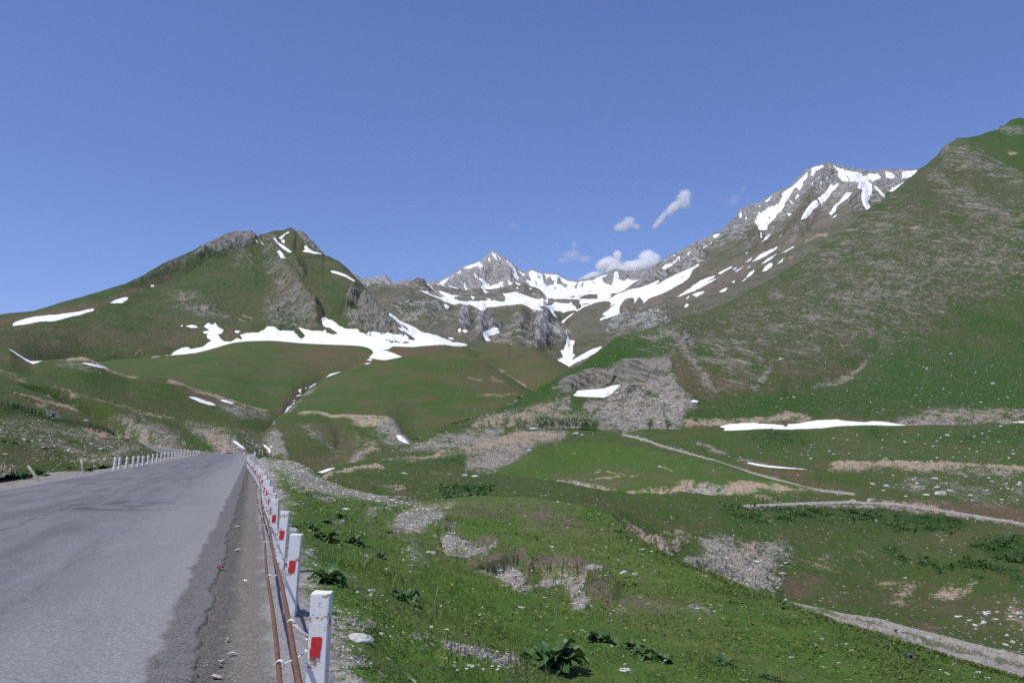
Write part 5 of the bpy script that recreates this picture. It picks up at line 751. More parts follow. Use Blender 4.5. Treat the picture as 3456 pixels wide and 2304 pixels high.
# ------------------------------------------------------------------ stony terraces on the right
GRVT = [('stones', 0.28, 'all', 'S', [], 0), ('brown', 0.18, 'all', 'S', [], 0)]
layer('terraces', [G([(500, 40, -16), (2700, 36, -16)]), P('D', [(560, 1105, 90), (700, 1112, 100), (800, 1140, 95), (935, 1178, 84), (1100, 1180, 80), (1290, 1185, 80), (1400, 1215, 78), (1520, 1305, 76), (1650, 1360, 75), (1800, 1420, 74), (2060, 1512, 60), (2352, 1600, 50), (2700, 1700, 46)]),
      P('D', [(560, 1092, 120), (700, 1097, 130), (800, 1110, 120), (935, 1143, 100), (1100, 1143, 100), (1290, 1150, 100), (1400, 1172, 98), (1520, 1245, 98), (1800, 1378, 95), (2060, 1452, 85), (2352, 1535, 72), (2700, 1640, 66)]),
      P('D', [(560, 1084, 150), (700, 1089, 150), (800, 1096, 140), (935, 1126, 120), (1100, 1128, 125), (1290, 1138, 122), (1500, 1205, 122), (1800, 1300, 122), (2060, 1360, 120), (2352, 1420, 105), (2700, 1480, 96)]),
      P('D', [(560, 1078, 175), (700, 1083, 180), (800, 1086, 165), (935, 1112, 145), (1100, 1118, 150), (1290, 1130, 150), (1500, 1165, 158), (1670, 1172, 170), (1950, 1180, 172), (2150, 1210, 165), (2352, 1250, 150), (2700, 1290, 140)]),
      P('D', [(560, 1074, 195), (700, 1079, 200), (800, 1078, 185), (935, 1100, 165), (1100, 1108, 170), (1290, 1122, 175), (1500, 1148, 190), (1670, 1148, 198), (1950, 1150, 200), (2150, 1172, 195), (2352, 1205, 185), (2700, 1240, 175)]),
      P('D', [(560, 1072, 210), (700, 1077, 210), (800, 1071, 205), (935, 1085, 190), (1100, 1098, 195), (1290, 1118, 200), (1500, 1138, 208), (1670, 1135, 212), (1800, 1125, 218), (1950, 1128, 220), (2150, 1140, 218), (2352, 1165, 212), (2700, 1190, 205)]),
      P('D', [(560, 1070, 220), (700, 1075, 220), (800, 1067, 222), (935, 1062, 222), (1100, 1075, 230), (1200, 1070, 250), (1450, 1052, 275), (1700, 1060, 280), (2000, 1072, 270), (2352, 1082, 265), (2700, 1090, 260)]),
      P('D', [(560, 1068, 228), (700, 1074, 226), (800, 1065, 232), (935, 1035, 270), (1100, 1030, 285), (1250, 1020, 310), (1450, 1015, 325), (1700, 1020, 325), (2000, 1030, 310), (2352, 1035, 305), (2700, 1040, 300)]),
      ridge([('D', [(560, 1066), (640, 1070), (700, 1073), (720, 1074)]), ('R6', [(780, 750), (880, 712), (1000, 690), (1130, 652), (1230, 602), (1380, 570), (1500, 532), (1600, 482), (1700, 422), (1770, 400), (1850, 390), (1930, 378), (2000, 372)]), ('ZB', [(-100, 850), (150, 850), (400, 845), (700, 860), (1000, 862), (1400, 862), (1800, 865), (2100, 890), (2200, 900)]), ('Z8', [(650, 1185), (800, 1195), (980, 1212), (1100, 1200), (1200, 1178), (1300, 1162), (1500, 1165), (1740, 1170), (1900, 1165), (2100, 1172)]), ('R8', [(0, 592), (150, 585), (300, 578), (500, 580), (700, 576), (850, 562), (980, 552), (1100, 550), (1340, 556), (1500, 552), (1900, 545), (2352, 536), (3000, 530)])], [(560, 236), (720, 235), (865, 270), (961, 305), (1060, 345), (1300, 355), (1700, 368), (2352, 380), (2700, 380)])],
      MAT['valley_turf'], 800, 3800, 1.9, 2.0, back=(0.03, 0.02, 4), seed=51,
      noise=((1.1, 26, 4, False, None), (0.55, 6, 4, False, None), (0.26, 1.6, 4, False, None), (0.6, 2.4, 4, True, 'scree'), (0.6, 2.0, 4, True, 'tan')),
      ops=GRVT + [
           ('scree', 1.0, 'poly', 'R7', [(0, 1020), (200, 950), (360, 925), (640, 930), (700, 960), (640, 1000), (420, 1035), (330, 1110), (260, 1190), (100, 1260), (0, 1270), (-200, 1250), (-200, 1100)], 20), ('tan', 0.75, 'poly', 'R7', [(60, 1010), (240, 930), (500, 930), (640, 980), (400, 1030), (100, 1080)], 30), ('scree', 0.9, 'poly', 'R6', [(1500, 580), (1700, 480), (1900, 440), (2352, 380), (2352, 720), (2150, 680), (2200, 590), (2050, 560)], 24), ('tan', 0.85, 'poly', 'R6', [(1500, 635), (1700, 620), (1800, 580), (2080, 560), (2200, 520), (2352, 470), (2352, 540), (2100, 600), (1800, 620), (1620, 645)], 20), ('scree', 0.6, 'poly', 'R6', [(1400, 580), (1700, 480), (2000, 420), (1800, 520), (1560, 590)], 20), ('lush', 0.6, 'poly', 'R6', [(1280, 620), (1560, 560), (1900, 520), (2080, 540), (1800, 580), (1500, 620)], 24), ('lush', 0.5, 'poly', 'R6', [(1600, 660), (2150, 600), (2150, 680), (1750, 700)], 30), ('dark', 0.59, 'poly', 'R6', [(1700, 660), (2180, 610), (2100, 650), (1800, 690)], 24),
           ('tan', 0.95, 'line', 'R6', [(760, 810), (900, 765), (1050, 732), (1150, 722), (1290, 735)], 14), ('lush', 0.6, 'poly', 'R6', [(720, 790), (900, 720), (1100, 680), (1300, 670), (1200, 720), (1000, 740), (780, 800)], 16), ('scree', 0.4, 'poly', 'R6', [(1300, 650), (1600, 640), (1500, 660), (1250, 690)], 16), ('tan', 0.6, 'poly', 'R6', [(1720, 760), (1900, 780), (1880, 800), (1740, 780)], 14), ('brown', 0.5, 'poly', 'R6', [(1600, 700), (1900, 720), (2000, 800), (1700, 780)], 30), ('tan', 0.5, 'poly', 'R6', [(1260, 910), (1470, 900), (1490, 930), (1300, 930)], 14), ('scree', 0.5, 'poly', 'R6', [(1000, 980), (1500, 980), (1600, 1030), (1300, 1050), (1050, 1000)], 20), ('lush', 0.55, 'poly', 'R6', [(1850, 800), (2352, 740), (2352, 960), (1900, 960), (2000, 880)], 40), ('dark', 0.51, 'poly', 'R6', [(1820, 930), (2200, 910), (2200, 960), (1850, 970)], 24),
           ('scree', 0.55, 'line', 'R8', [(-230, 690), (0, 790), (100, 830), (300, 860)], 14), ('scree', 0.85, 'line', 'R7', [(1180, 955), (1400, 1010), (1600, 1080), (1800, 1130)], 12), ('scree', 0.9, 'line', 'R8', [(0, 868), (200, 930), (420, 990), (600, 1040), (760, 1070), (900, 1085)], 13), ('brown', 0.85, 'poly', 'R8', [(100, 840), (300, 860), (650, 900), (860, 910), (600, 960), (900, 1070), (700, 1060), (400, 960), (150, 900)], 40), ('brown', 0.5, 'poly', 'R8', [(600, 960), (1000, 1080), (1200, 1130), (900, 1110)], 30),
           ('tan', 0.9, 'line', 'R8', [(820, 890), (1000, 888), (1250, 880), (1500, 890), (1700, 890), (1950, 885), (2200, 905), (2352, 915), (2700, 930)], 24), ('brown', 0.7, 'line', 'R8', [(700, 880), (1000, 880), (1600, 880), (2352, 920)], 34), ('scree', 0.7, 'line', 'R8', [(1600, 895), (1800, 910), (2000, 930), (2352, 950)], 24), ('stones', 1.0, 'poly', 'R8', [(1300, 600), (2500, 560), (2500, 1000), (1900, 1100), (1300, 1060), (900, 800)], 60), ('stones', 0.9, 'poly', 'R8', [(200, 700), (1000, 650), (1300, 800), (500, 830)], 60), ('lush', 0.5, 'poly', 'R8', [(0, 600), (800, 600), (1000, 700), (600, 760), (100, 740)], 60), ('lush', 0.5, 'poly', 'R8', [(1000, 740), (2352, 600), (2500, 800), (1600, 840), (1100, 850)], 80), ('dark', 0.71, 'poly', 'R8', [(180, 620), (480, 600), (640, 640), (500, 720), (300, 700)], 40), ('dark', 0.68, 'poly', 'R8', [(1080, 570), (1300, 590), (1200, 640), (1080, 620)], 30), ('dark', 0.68, 'poly', 'R8', [(1560, 640), (2000, 600), (2352, 590), (2352, 650), (1800, 680)], 40),
           ('scree', 0.5, 'poly', 'R8', [(1380, 1010), (1560, 1000), (1700, 1050), (2352, 1060), (2352, 1140), (1900, 1140), (1500, 1120)], 50), ('scree', 0.8, 'line', 'R8', [(150, 1190), (400, 1180), (700, 1165), (950, 1160), (1150, 1165), (1350, 1175), (1600, 1210)], 14), ('brown', 0.9, 'poly', 'R8', [(1200, 1150), (1500, 1160), (2000, 1180), (2500, 1200), (2500, 1330), (2352, 1310), (2000, 1270), (1600, 1210), (1300, 1180)], 24), ('tan', 0.6, 'line', 'R8', [(1200, 1155), (1400, 1165), (1700, 1210)], 14), ('scree', 1.0, 'line', 'R8', [(1740, 1232), (1850, 1250), (1980, 1270), (2130, 1295), (2352, 1330)], 13), ('tan', 0.6, 'poly', 'R8', [(170, 1100), (290, 1100), (420, 1160), (280, 1140)], 16), ('tan', 0.4, 'poly', 'R8', [(300, 1080), (600, 1060), (560, 1110), (400, 1110)], 24), ('brown', 0.6, 'poly', 'R8', [(1700, 1400), (2000, 1380), (2352, 1340), (2500, 1400), (2352, 1440), (1900, 1460)], 40),
           ('dark', 0.71, 'poly', 'R8', [(0, 1200), (400, 1190), (700, 1220), (1100, 1230), (1400, 1270), (1380, 1330), (900, 1280), (400, 1290), (100, 1280)], 40), ('dark', 1.00, 'poly', 'R8', [(1380, 1290), (1600, 1260), (1850, 1290), (1900, 1330), (1750, 1390), (1560, 1370), (1400, 1330)], 30), ('lush', 0.6, 'poly', 'R8', [(0, 1220), (1400, 1260), (1900, 1320), (1600, 1420), (1200, 1480), (700, 1450), (0, 1400)], 60), ('tan', 0.6, 'poly', 'R8', [(280, 1230), (360, 1210), (340, 1320), (280, 1290)], 20), ('tan', 0.5, 'poly', 'R8', [(760, 1230), (880, 1250), (840, 1280)], 16), ('tan', 0.45, 'poly', 'R8', [(1640, 1400), (1740, 1390), (1700, 1470)], 20),
           ('dark', 0.85, 'poly', 'Z3', [(1990, 300), (2352, 260), (2500, 300), (2352, 420), (2100, 380)], 40), ('dark', 0.94, 'line', 'Z3', [(1600, 440), (1800, 480), (1900, 440), (2100, 470), (2300, 500)], 30), ('dark', 0.77, 'line', 'Z3', [(1440, 360), (1300, 330), (1450, 400)], 24), ('dark', 0.77, 'blob', 'Z3', [(2020, 545), (50, 26)], 0), ('dark', 0.85, 'blob', 'Z3', [(2320, 600), (60, 40)], 0),
           ('scree', 0.85, 'poly', 'Z3', [(-50, 300), (100, 270), (240, 320), (460, 300), (560, 330), (500, 440), (480, 620), (300, 650), (160, 580), (0, 520), (-100, 440)], 40), ('tan', 0.55, 'poly', 'Z3', [(100, 400), (260, 310), (440, 310), (340, 380), (200, 460)], 30), ('stones', 1.0, 'poly', 'Z3', [(0, 300), (640, 330), (560, 680), (300, 680), (0, 520)], 40), ('scree', 0.5, 'poly', 'Z3', [(540, 330), (640, 360), (600, 420), (500, 440)], 24), ('tan', 0.9, 'poly', 'Z2', [(1580, 180), (1720, 240), (1850, 300), (2000, 440), (1980, 480), (1800, 370), (1650, 280)], 20), ('scree', 1.0, 'poly', 'Z2', [(1780, 370), (1900, 290), (1960, 400), (2000, 470), (1900, 440)], 16), ('scree', 0.9, 'poly', 'Z2', [(2100, 510), (2300, 420), (2352, 440), (2352, 600), (2200, 560)], 20), ('tan', 0.55, 'poly', 'Z2', [(1900, 250), (2100, 220), (2150, 340), (2050, 400)], 24), 
           ('brown', 0.8, 'poly', 'Z3', [(540, 560), (700, 550), (860, 580), (720, 690), (560, 680)], 30), ('brown', 0.8, 'poly', 'Z3', [(1480, 870), (1700, 860), (1740, 940), (1600, 950)], 30), ('brown', 0.4, 'poly', 'Z3', [(850, 600), (1700, 560), (2352, 700), (2352, 900), (1500, 880), (900, 740)], 90), ('tan', 0.53, 'poly', 'Z3', [(1240, 620), (1400, 560), (1560, 600), (1500, 700), (1420, 780), (1350, 740), (1440, 660)], 20), ('tan', 0.58, 'poly', 'Z3', [(1640, 680), (1760, 620), (1880, 640), (2000, 590), (1960, 680), (1820, 720), (1720, 770), (1640, 740)], 20), ('tan', 0.33, 'poly', 'Z3', [(650, 450), (900, 400), (1000, 480), (800, 520)], 30), ('tan', 0.33, 'poly', 'Z3', [(1100, 340), (1240, 380), (1000, 420)], 20), ('tan', 0.44, 'poly', 'Z3', [(2240, 740), (2352, 780), (2400, 1000), (2240, 920)], 30), ('stones', 0.8, 'poly', 'Z3', [(1700, 860), (2500, 780), (2500, 1150), (2100, 1100), (1800, 1000)], 40), ('stones', 0.8, 'poly', 'Z3', [(900, 640), (1000, 620), (1000, 760), (900, 740)], 40),
           ('scree', 0.6, 'poly', 'Z3', [(440, 700), (560, 730), (760, 770), (1000, 830), (1250, 860), (1500, 930), (1700, 980), (1900, 1030), (2100, 1080), (2352, 1140), (2700, 1220), (2700, 1500), (2300, 1360), (2200, 1290), (1980, 1180), (1760, 1090), (1500, 1060), (1400, 1060), (1100, 990), (800, 880), (640, 820), (500, 760)], 16), ('olive', 1.0, 'line', 'Z3', [(560, 740), (900, 820), (1080, 880), (1400, 970), (1760, 1090), (2000, 1160), (2352, 1250)], 20), ('olive', 0.9, 'line', 'Z3', [(1100, 870), (1400, 950), (1800, 1060), (2352, 1210)], 16), ('tan', 0.5, 'line', 'Z3', [(1060, 960), (1250, 990), (1450, 1040)], 30), ('dark', 0.59, 'line', 'Z3', [(1380, 990), (1460, 1030)], 20)],
      bumps=[('line', 'Z3', [(560, 735), (900, 815), (1500, 970), (2000, 1120), (2352, 1200)], 60, -0.7), ('line', 'R8', [(150, 1195), (950, 1168), (1350, 1180), (1740, 1235), (2352, 1330)], 24, -0.8), ('line', 'R8', [(820, 880), (1500, 880), (2352, 915)], 24, 1.2), ('line', 'R8', [(-230, 690), (0, 868), (420, 990), (900, 1085)], 20, -0.7)], obj_name='valley_ground')
snow('terraces', 'snow_patch', [('R8', [(153, 850), (170, 845), (300, 868), (450, 883), (655, 902), (540, 897), (330, 884), (200, 864)])], warp=0.8, lift=0.2, label='thin broken snow strip along the brown soil at mid right', cat='snow patch')
snow('terraces', 'snow_patch', [('R6', [(698, 770), (800, 733), (865, 726), (800, 757), (720, 780)])], warp=0.8, label='snow strip in the gully bottom right of the road bank', cat='snow patch')
snow('terraces', 'snow_patch', [('ZB', [(960, 855), (1010, 846), (1080, 858), (1170, 852), (1210, 850), (1300, 852), (1240, 872), (1160, 868), (1000, 866)])], warp=0.6, label='small snow scrap among the birches on the terrace edge', cat='snow patch')

t = NT('track'); co = t.co(); q_ = t.attr('dirt'); n1 = t.noise(co, 0.5, 5, 0.6); n2 = t.noise(co, 3.2, 5, 0.7); vv = t.voro(co, 3.5, 'F1', 'Color'); sp_ = t.n('ShaderNodeSeparateColor'); t.l(vv, sp_.inputs[0])
col = t.mix(sp_.outputs[0], (0.21, 0.195, 0.18), (0.40, 0.375, 0.345)); col = t.mix(t.math('MULTIPLY', t.sstep(n1, 0.42, 0.62), 0.5), col, (0.36, 0.30, 0.235))
gm = t.sstep(t.math('MULTIPLY_ADD', t.math('SUBTRACT', n2, 0.5), 2.2, q_), 0.35, 0.75)
col = t.mix(t.math('MULTIPLY', gm, 0.8), col, t.mix(n2, (0.070, 0.105, 0.03), (0.13, 0.14, 0.06)))
t.bsdf(col, 0.95, t.bump(n2, 0.8, 0.25), 0.1); MAT['track'] = t.m
def band(pts, h): return [(x, y - h) for x, y in pts] + [(x, y + h) for x, y in reversed(pts)]
for nm_, pl in (('dirt_track', [('Z3', [(450, 715), (560, 728), (760, 768), (1000, 822), (1250, 856), (1500, 928), (1700, 978), (1900, 1028), (2100, 1078), (2352, 1138), (2720, 1220), (2720, 1560), (2352, 1400), (2200, 1320), (1980, 1215), (1760, 1130), (1500, 1095), (1250, 1050), (1000, 975), (760, 880), (560, 795)])]),
    ('footpath', [('R7', band([(1180, 955), (1400, 1010), (1600, 1080), (1800, 1132), (2000, 1185), (2120, 1230)], 7)), ('R8', band([(-60, 852), (0, 868), (200, 930), (420, 990), (600, 1040), (760, 1070), (900, 1085), (1010, 1098)], 8))]),
    ('footpath', [('R8', band([(120, 1192), (400, 1180), (700, 1166), (950, 1161), (1150, 1166), (1350, 1177), (1600, 1211), (1740, 1234), (1980, 1272), (2352, 1332), (2600, 1370)], 9))])):
    snow('terraces', nm_, pl, warp=2.0, lift=0.22, kind='structure', fuzz=1.2, mat='track')
layer('grass_bump', [P('D', [(1000, 1132, 182), (1123, 1138, 186), (1290, 1155, 190), (1500, 1165, 195), (1700, 1160, 200), (1870, 1155, 205), (1990, 1150, 212)]), P('D', [(1000, 1118, 190), (1123, 1113, 200), (1250, 1118, 205), (1350, 1132, 205), (1450, 1140, 206), (1600, 1134, 209), (1700, 1128, 212), (1800, 1124, 216), (1870, 1128, 216), (1990, 1142, 217)]),
      P('D', [(1000, 1112, 195), (1123, 1098, 212), (1250, 1097, 218), (1350, 1110, 215), (1450, 1116, 214), (1600, 1112, 216), (1700, 1107, 219), (1800, 1112, 220), (1870, 1124, 219), (1990, 1141, 219)]),
      P('D', [(1000, 1110, 200), (1123, 1088, 222), (1250, 1062, 240), (1350, 1062, 245), (1500, 1072, 240), (1650, 1088, 232), (1800, 1108, 224), (1870, 1122, 221), (1990, 1140, 221)]),
      ridge([('D', [(1000, 1106), (1060, 1095)]), ('R7', [(0, 1272), (100, 1240), (200, 1210), (280, 1165), (330, 1130), (380, 1085), (420, 1060), (500, 1042), (600, 1030), (760, 1026), (900, 1025), (1020, 1032), (1150, 1042), (1280, 1060), (1400, 1082), (1550, 1106), (1700, 1130), (1850, 1160), (2000, 1190), (2180, 1250), (2352, 1310)]), ('R8', [(450, 1002), (700, 1062), (980, 1097), (1150, 1130)])], [(1000, 205), (1123, 235), (1280, 262), (1450, 262), (1735, 238), (1955, 224)])],
      MAT['mound_turf'], 1500, 2900, 1.9, 2.0, back=(0.15, 0.06, 8), seed=55, noise=((0.5, 18, 4, False, None), (0.14, 1.5, 4, False, None), (0.6, 2.4, 4, True, 'scree'), (0.6, 2.2, 4, True, 'tan')),
      ops=[('stones', 0.10, 'all', 'S', [], 0), ('lush', 0.35, 'poly', 'R7', [(200, 1210), (420, 1060), (900, 1025), (1700, 1130), (2000, 1300), (1600, 1330), (900, 1280), (500, 1400), (100, 1400)], 60), ('brown', 0.45, 'poly', 'R7', [(600, 1350), (1000, 1280), (1500, 1330), (2000, 1300), (2352, 1380), (1700, 1390), (1100, 1460), (800, 1370)], 60),
           ('scree', 1.0, 'poly', 'R7', [(490, 1420), (600, 1380), (700, 1365), (820, 1390), (900, 1410), (940, 1440), (900, 1480), (720, 1460), (560, 1440)], 14), ('tan', 0.95, 'poly', 'R7', [(860, 1410), (1000, 1430), (1200, 1470), (1400, 1440), (1600, 1430), (1700, 1390), (1800, 1370), (1800, 1400), (1650, 1450), (1500, 1490), (1250, 1505), (1000, 1500), (860, 1470)], 16), ('scree', 1.0, 'poly', 'R7', [(1500, 1480), (1700, 1430), (1850, 1400), (2200, 1395), (2352, 1400), (2352, 1450), (2000, 1460), (1700, 1490)], 16), ('tan', 0.9, 'poly', 'R8', [(0, 1020), (120, 1010), (350, 1015), (560, 1040), (700, 1062), (500, 1070), (200, 1060), (0, 1075)], 14), ('tan', 0.7, 'line', 'R7', [(900, 1355), (1050, 1340), (1200, 1325), (1310, 1320)], 10), ('tan', 0.55, 'line', 'R7', [(1040, 1275), (1120, 1300), (1180, 1305)], 8), ('tan', 0.5, 'line', 'R7', [(1540, 1245), (1640, 1295)], 8), ('tan', 0.5, 'line', 'R7', [(940, 1290), (990, 1270)], 14), ('dark', 0.35, 'line', 'R7', [(400, 1070), (600, 1035), (1000, 1050)], 30), ('dark', 0.32, 'line', 'R7', [(1600, 1140), (1900, 1190), (2200, 1270)], 30), ('lush', 0.5, 'poly', 'R7', [(0, 1280), (250, 1250), (250, 1320), (0, 1390)], 30), ('dark', 0.35, 'poly', 'R7', [(300, 1440), (800, 1500), (1300, 1540), (700, 1560), (200, 1500)], 40)],
      bumps=[('poly', 'R7', [(500, 1420), (700, 1370), (940, 1430), (1250, 1475), (1700, 1390), (2352, 1395), (2352, 1470), (1200, 1520), (700, 1480)], 16, -0.8)], obj_name='hills')

# ------------------------------------------------------------------ near ground: road bed and the grassy bank beside it
def j_over(X, Y, Z, M, U, V):
    s, p = sp_of(X, Y)
    wob = fbm(X/3.0, Y/3.0, 3, 0.5, 201)*0.35
    flat = 1 - smooth(0.15, 1.1, p + wob*0.6)
    Z = Z*(1 - flat) + (-0.03 + 0.02*fbm(X*1.3, Y*1.3, 3, 0.5, 202))*flat
    far = smooth(14, 45, Y)
    wb2 = 0.5*fbm(X/0.9, Y/0.9, 4, 0.6, 207)
    gk = 1 - smooth(0.0 + 0.6*far, 0.62 + 0.6*far, p + wob*1.6 + wb2)
    M['scree'] = np.maximum(M['scree'], (gk*1.0).astype(np.float32))
    M['lush'] = M['lush']*(1 - gk).astype(np.float32)
    g = (1 - np.clip(M['scree'] + M['tan'], 0, 1))
    Z = Z + (1 - flat)*g*(0.05*fbm(X*2.1, Y*2.1, 3, 0.5, 203) + 0.02*fbm(X*9, Y*9, 2, 0.5, 204)*smooth(45, 18, Y))
    Z = Z + np.clip(M['scree'], 0, 1)*0.012*fbm(X*14, Y*14, 3, 0.6, 205, True)*smooth(30, 12, Y)
    return X, Y, Z, M
K6 = 0.0
layer('near_ground', [G([(-400, 2.4, -.03), (700, 2.4, -.03), (900, 2.4, -.35), (1100, 2.4, -.5), (2700, 2.4, -.6)]),
      G([(-400, 5.6, -.03), (700, 5.6, -.03), (760, 5.7, -.06)]) + P('D', [(1000, 1600, 7.0), (1176, 1600, 8.3), (1275, 1600, 9.2), (1600, 1600, 10.6), (2000, 1600, 12.0), (2352, 1600, 13.8), (2700, 1690, 12.5)]),
      G([(-400, 8.1, -.03), (640, 8.1, -.03), (720, 8.2, -.05)]) + P('D', [(800, 1400, 9), (1000, 1400, 12), (1200, 1402, 15.2), (1400, 1405, 16.6), (1600, 1425, 16.2), (1800, 1455, 15.6), (2060, 1515, 14.9), (2352, 1575, 15.0), (2700, 1672, 13.3)]),
      G([(-400, 12, -.03), (600, 12, -.03), (680, 12.2, -.05)]) + P('D', [(800, 1280, 14.5), (1000, 1280, 19), (1100, 1280, 22), (1200, 1282, 23.5), (1400, 1295, 24), (1520, 1315, 22.5), (1650, 1350, 20.5), (1800, 1393, 19), (2060, 1483, 16.3), (2352, 1565, 15.5), (2700, 1664, 13.7)]),
      G([(-400, 17, -.03), (570, 17, -.03), (650, 17.2, -.06)]) + P('D', [(800, 1200, 24), (1000, 1200, 31), (1200, 1205, 34), (1290, 1208, 34), (1400, 1225, 32), (1520, 1278, 26.5), (1650, 1331, 22.3), (1800, 1388, 19.6), (2060, 1480, 16.6), (2352, 1563, 15.7), (2700, 1662, 13.9)]),
      G([(-400, 150, -.03), (540, 150, -.03), (585, 115, -.03)]) + P('R6', [(240, 628, 100), (330, 648, 92), (400, 655, 86), (470, 662, 80), (560, 690, 72), (620, 722, 68), (730, 800, 60), (850, 862, 56), (1000, 910, 53), (1250, 965, 50), (1500, 1035, 49), (1700, 1022, 50), (1900, 992, 52), (2200, 970, 52)]) + P('D', [(1157, 1140, 52), (1230, 1143, 51), (1290, 1152, 50), (1350, 1165, 45), (1400, 1181, 41), (1430, 1208, 36), (1470, 1240, 31), (1520, 1267, 28), (1580, 1298, 25), (1650, 1327, 23), (1720, 1357, 21), (1800, 1386, 19.9), (1900, 1428, 18.2), (2060, 1478.5, 16.8), (2200, 1520, 16.2), (2352, 1562, 15.8), (2700, 1660, 14.0)])],
      MAT['near_turf'], -420, 3850, 2.6, 2.2, back=(0.35, 0.22, 14), seed=61, override=j_over,
      noise=((0.20, 5, 3, False, None), (0.10, 0.8, 4, True, 'scree'), (0.10, 0.9, 3, False, 'brown')),
      ops=[('brown', 0.10, 'all', 'S', [], 0), ('stones', 0.10, 'all', 'S', [], 0),
           ('scree', 0.85, 'poly', 'R6', [(230, 640), (330, 655), (470, 668), (560, 690), (730, 800), (860, 865), (1000, 905), (1450, 1010), (1560, 1045), (1300, 1042), (950, 985), (700, 950), (560, 900), (420, 790), (260, 690)], 30), ('stones', 0.8, 'poly', 'R6', [(300, 650), (730, 800), (1450, 1010), (1300, 1050), (700, 960), (420, 790)], 30), ('scree', 0.7, 'poly', 'R6', [(1000, 975), (1500, 1020), (1650, 1040), (1300, 1050)], 20),
           ('scree', 0.7, 'poly', 'R6', [(730, 1005), (800, 995), (900, 1005), (880, 1022), (760, 1025)], 16), ('scree', 0.6, 'poly', 'R6', [(380, 1040), (520, 1045), (560, 1060), (430, 1085)], 20), ('scree', 0.8, 'poly', 'R6', [(1150, 1130), (1260, 1090), (1400, 1060), (1340, 1100), (1200, 1140)], 20), ('scree', 0.95, 'poly', 'R6', [(1360, 1250), (1440, 1150), (1560, 1090), (1700, 1080), (1800, 1110), (1820, 1180), (1700, 1250), (1520, 1300), (1380, 1290)], 30), ('tan', 0.7, 'poly', 'R6', [(1580, 1080), (1720, 1050), (1920, 1040), (1880, 1070), (1700, 1090)], 20), ('scree', 1.0, 'poly', 'R6', [(1760, 1290), (1900, 1250), (2000, 1330), (2200, 1390), (2290, 1400), (2200, 1460), (1980, 1480), (1860, 1480), (1840, 1380)], 20), ('brown', 0.9, 'line', 'R6', [(1770, 1240), (1900, 1220), (2000, 1320), (2120, 1340), (2280, 1390)], 22), ('brown', 0.6, 'poly', 'R6', [(1900, 1060), (2352, 1100), (2352, 1160), (1900, 1120)], 50),
           ('scree', 1.0, 'poly', 'Z2', [(300, 600), (480, 520), (650, 470), (720, 520), (690, 640), (760, 640), (900, 540), (1150, 560), (1300, 540), (1370, 545), (1260, 620), (1210, 760), (1260, 890), (1230, 940), (1140, 940), (1090, 800), (1040, 690), (900, 740), (820, 760), (660, 800), (520, 740), (480, 680)], 14), ('tan', 0.55, 'poly', 'Z2', [(860, 510), (1200, 550), (1240, 580), (900, 600)], 16), ('tan', 0.5, 'poly', 'Z2', [(560, 500), (720, 520), (700, 600), (540, 600)], 16), ('brown', 1.0, 'line', 'Z2', [(250, 540), (400, 470), (520, 470), (690, 430), (720, 480), (850, 480), (1000, 480), (1200, 520), (1260, 570)], 26), ('brown', 0.75, 'poly', 'Z2', [(1250, 700), (1450, 620), (1520, 720), (1480, 900), (1300, 900)], 40), ('scree', 0.5, 'blob', 'Z2', [(1380, 680), (60, 40)], 0), ('brown', 0.6, 'poly', 'Z2', [(1560, 800), (1800, 880), (2100, 960), (1800, 960), (1540, 900)], 40), ('scree', 0.4, 'poly', 'Z2', [(1440, 950), (1600, 930), (1560, 1000), (1420, 1000)], 24), ('scree', 0.4, 'poly', 'Z2', [(2150, 880), (2330, 900), (2330, 980), (2150, 960)], 24), ('brown', 0.6, 'poly', 'Z2', [(620, 0), (800, 0), (1300, 160), (1200, 220), (900, 240), (700, 200)], 60),
           ('scree', 0.75, 'poly', 'Z2', [(0, 1220), (330, 1290), (620, 1330), (700, 1420), (560, 1440), (300, 1380), (0, 1370)], 40), ('scree', 0.7, 'poly', 'Z1', [(1300, 1020), (1700, 1050), (1800, 1110), (1640, 1160), (1420, 1120)], 30), ('scree', 0.7, 'poly', 'Z1', [(1080, 560), (1240, 580), (1260, 640), (1120, 900), (1400, 1050), (1500, 1300), (1700, 1500), (1700, 1568), (1300, 1568), (1060, 900)], 40), ('scree', 0.6, 'poly', 'Z1', [(960, 360), (1180, 400), (1240, 470), (1080, 480)], 30), ('scree', 0.5, 'poly', 'Z1', [(1350, 150), (1480, 160), (1440, 200), (1360, 190)], 14), ('scree', 0.5, 'poly', 'Z1', [(1860, 1130), (2150, 1160), (2300, 1230), (2100, 1230)], 40), ('scree', 0.5, 'poly', 'Z1', [(1980, 300), (2080, 330), (2150, 520), (2050, 560), (1990, 420)], 40), ('lush', 0.6, 'poly', 'Z1', [(1000, 0), (1700, 0), (1600, 500), (1100, 500)], 100), ('lush', 0.5, 'poly', 'Z2', [(300, 980), (1200, 980), (2352, 1100), (2352, 1568), (700, 1568)], 100), ('lush', 0.4, 'poly', 'Z3', [(0, 560), (500, 760), (1500, 1080), (2300, 1350), (0, 1350)], 60)],
      bumps=[('poly', 'Z2', [(320, 560), (660, 450), (740, 500), (1250, 540), (1210, 760), (1100, 800), (1040, 690), (660, 780), (480, 680)], 22, -0.30), ('poly', 'R6', [(1760, 1270), (1900, 1240), (2280, 1390), (2200, 1450), (1860, 1480)], 22, -0.25), ('line', 'Z2', [(250, 520), (700, 420), (1000, 465), (1260, 530)], 40, 0.08), ('poly', 'Z2', [(1240, 600), (1440, 590), (1540, 720), (1480, 900), (1280, 890)], 50, 0.15)], obj_name='ground')
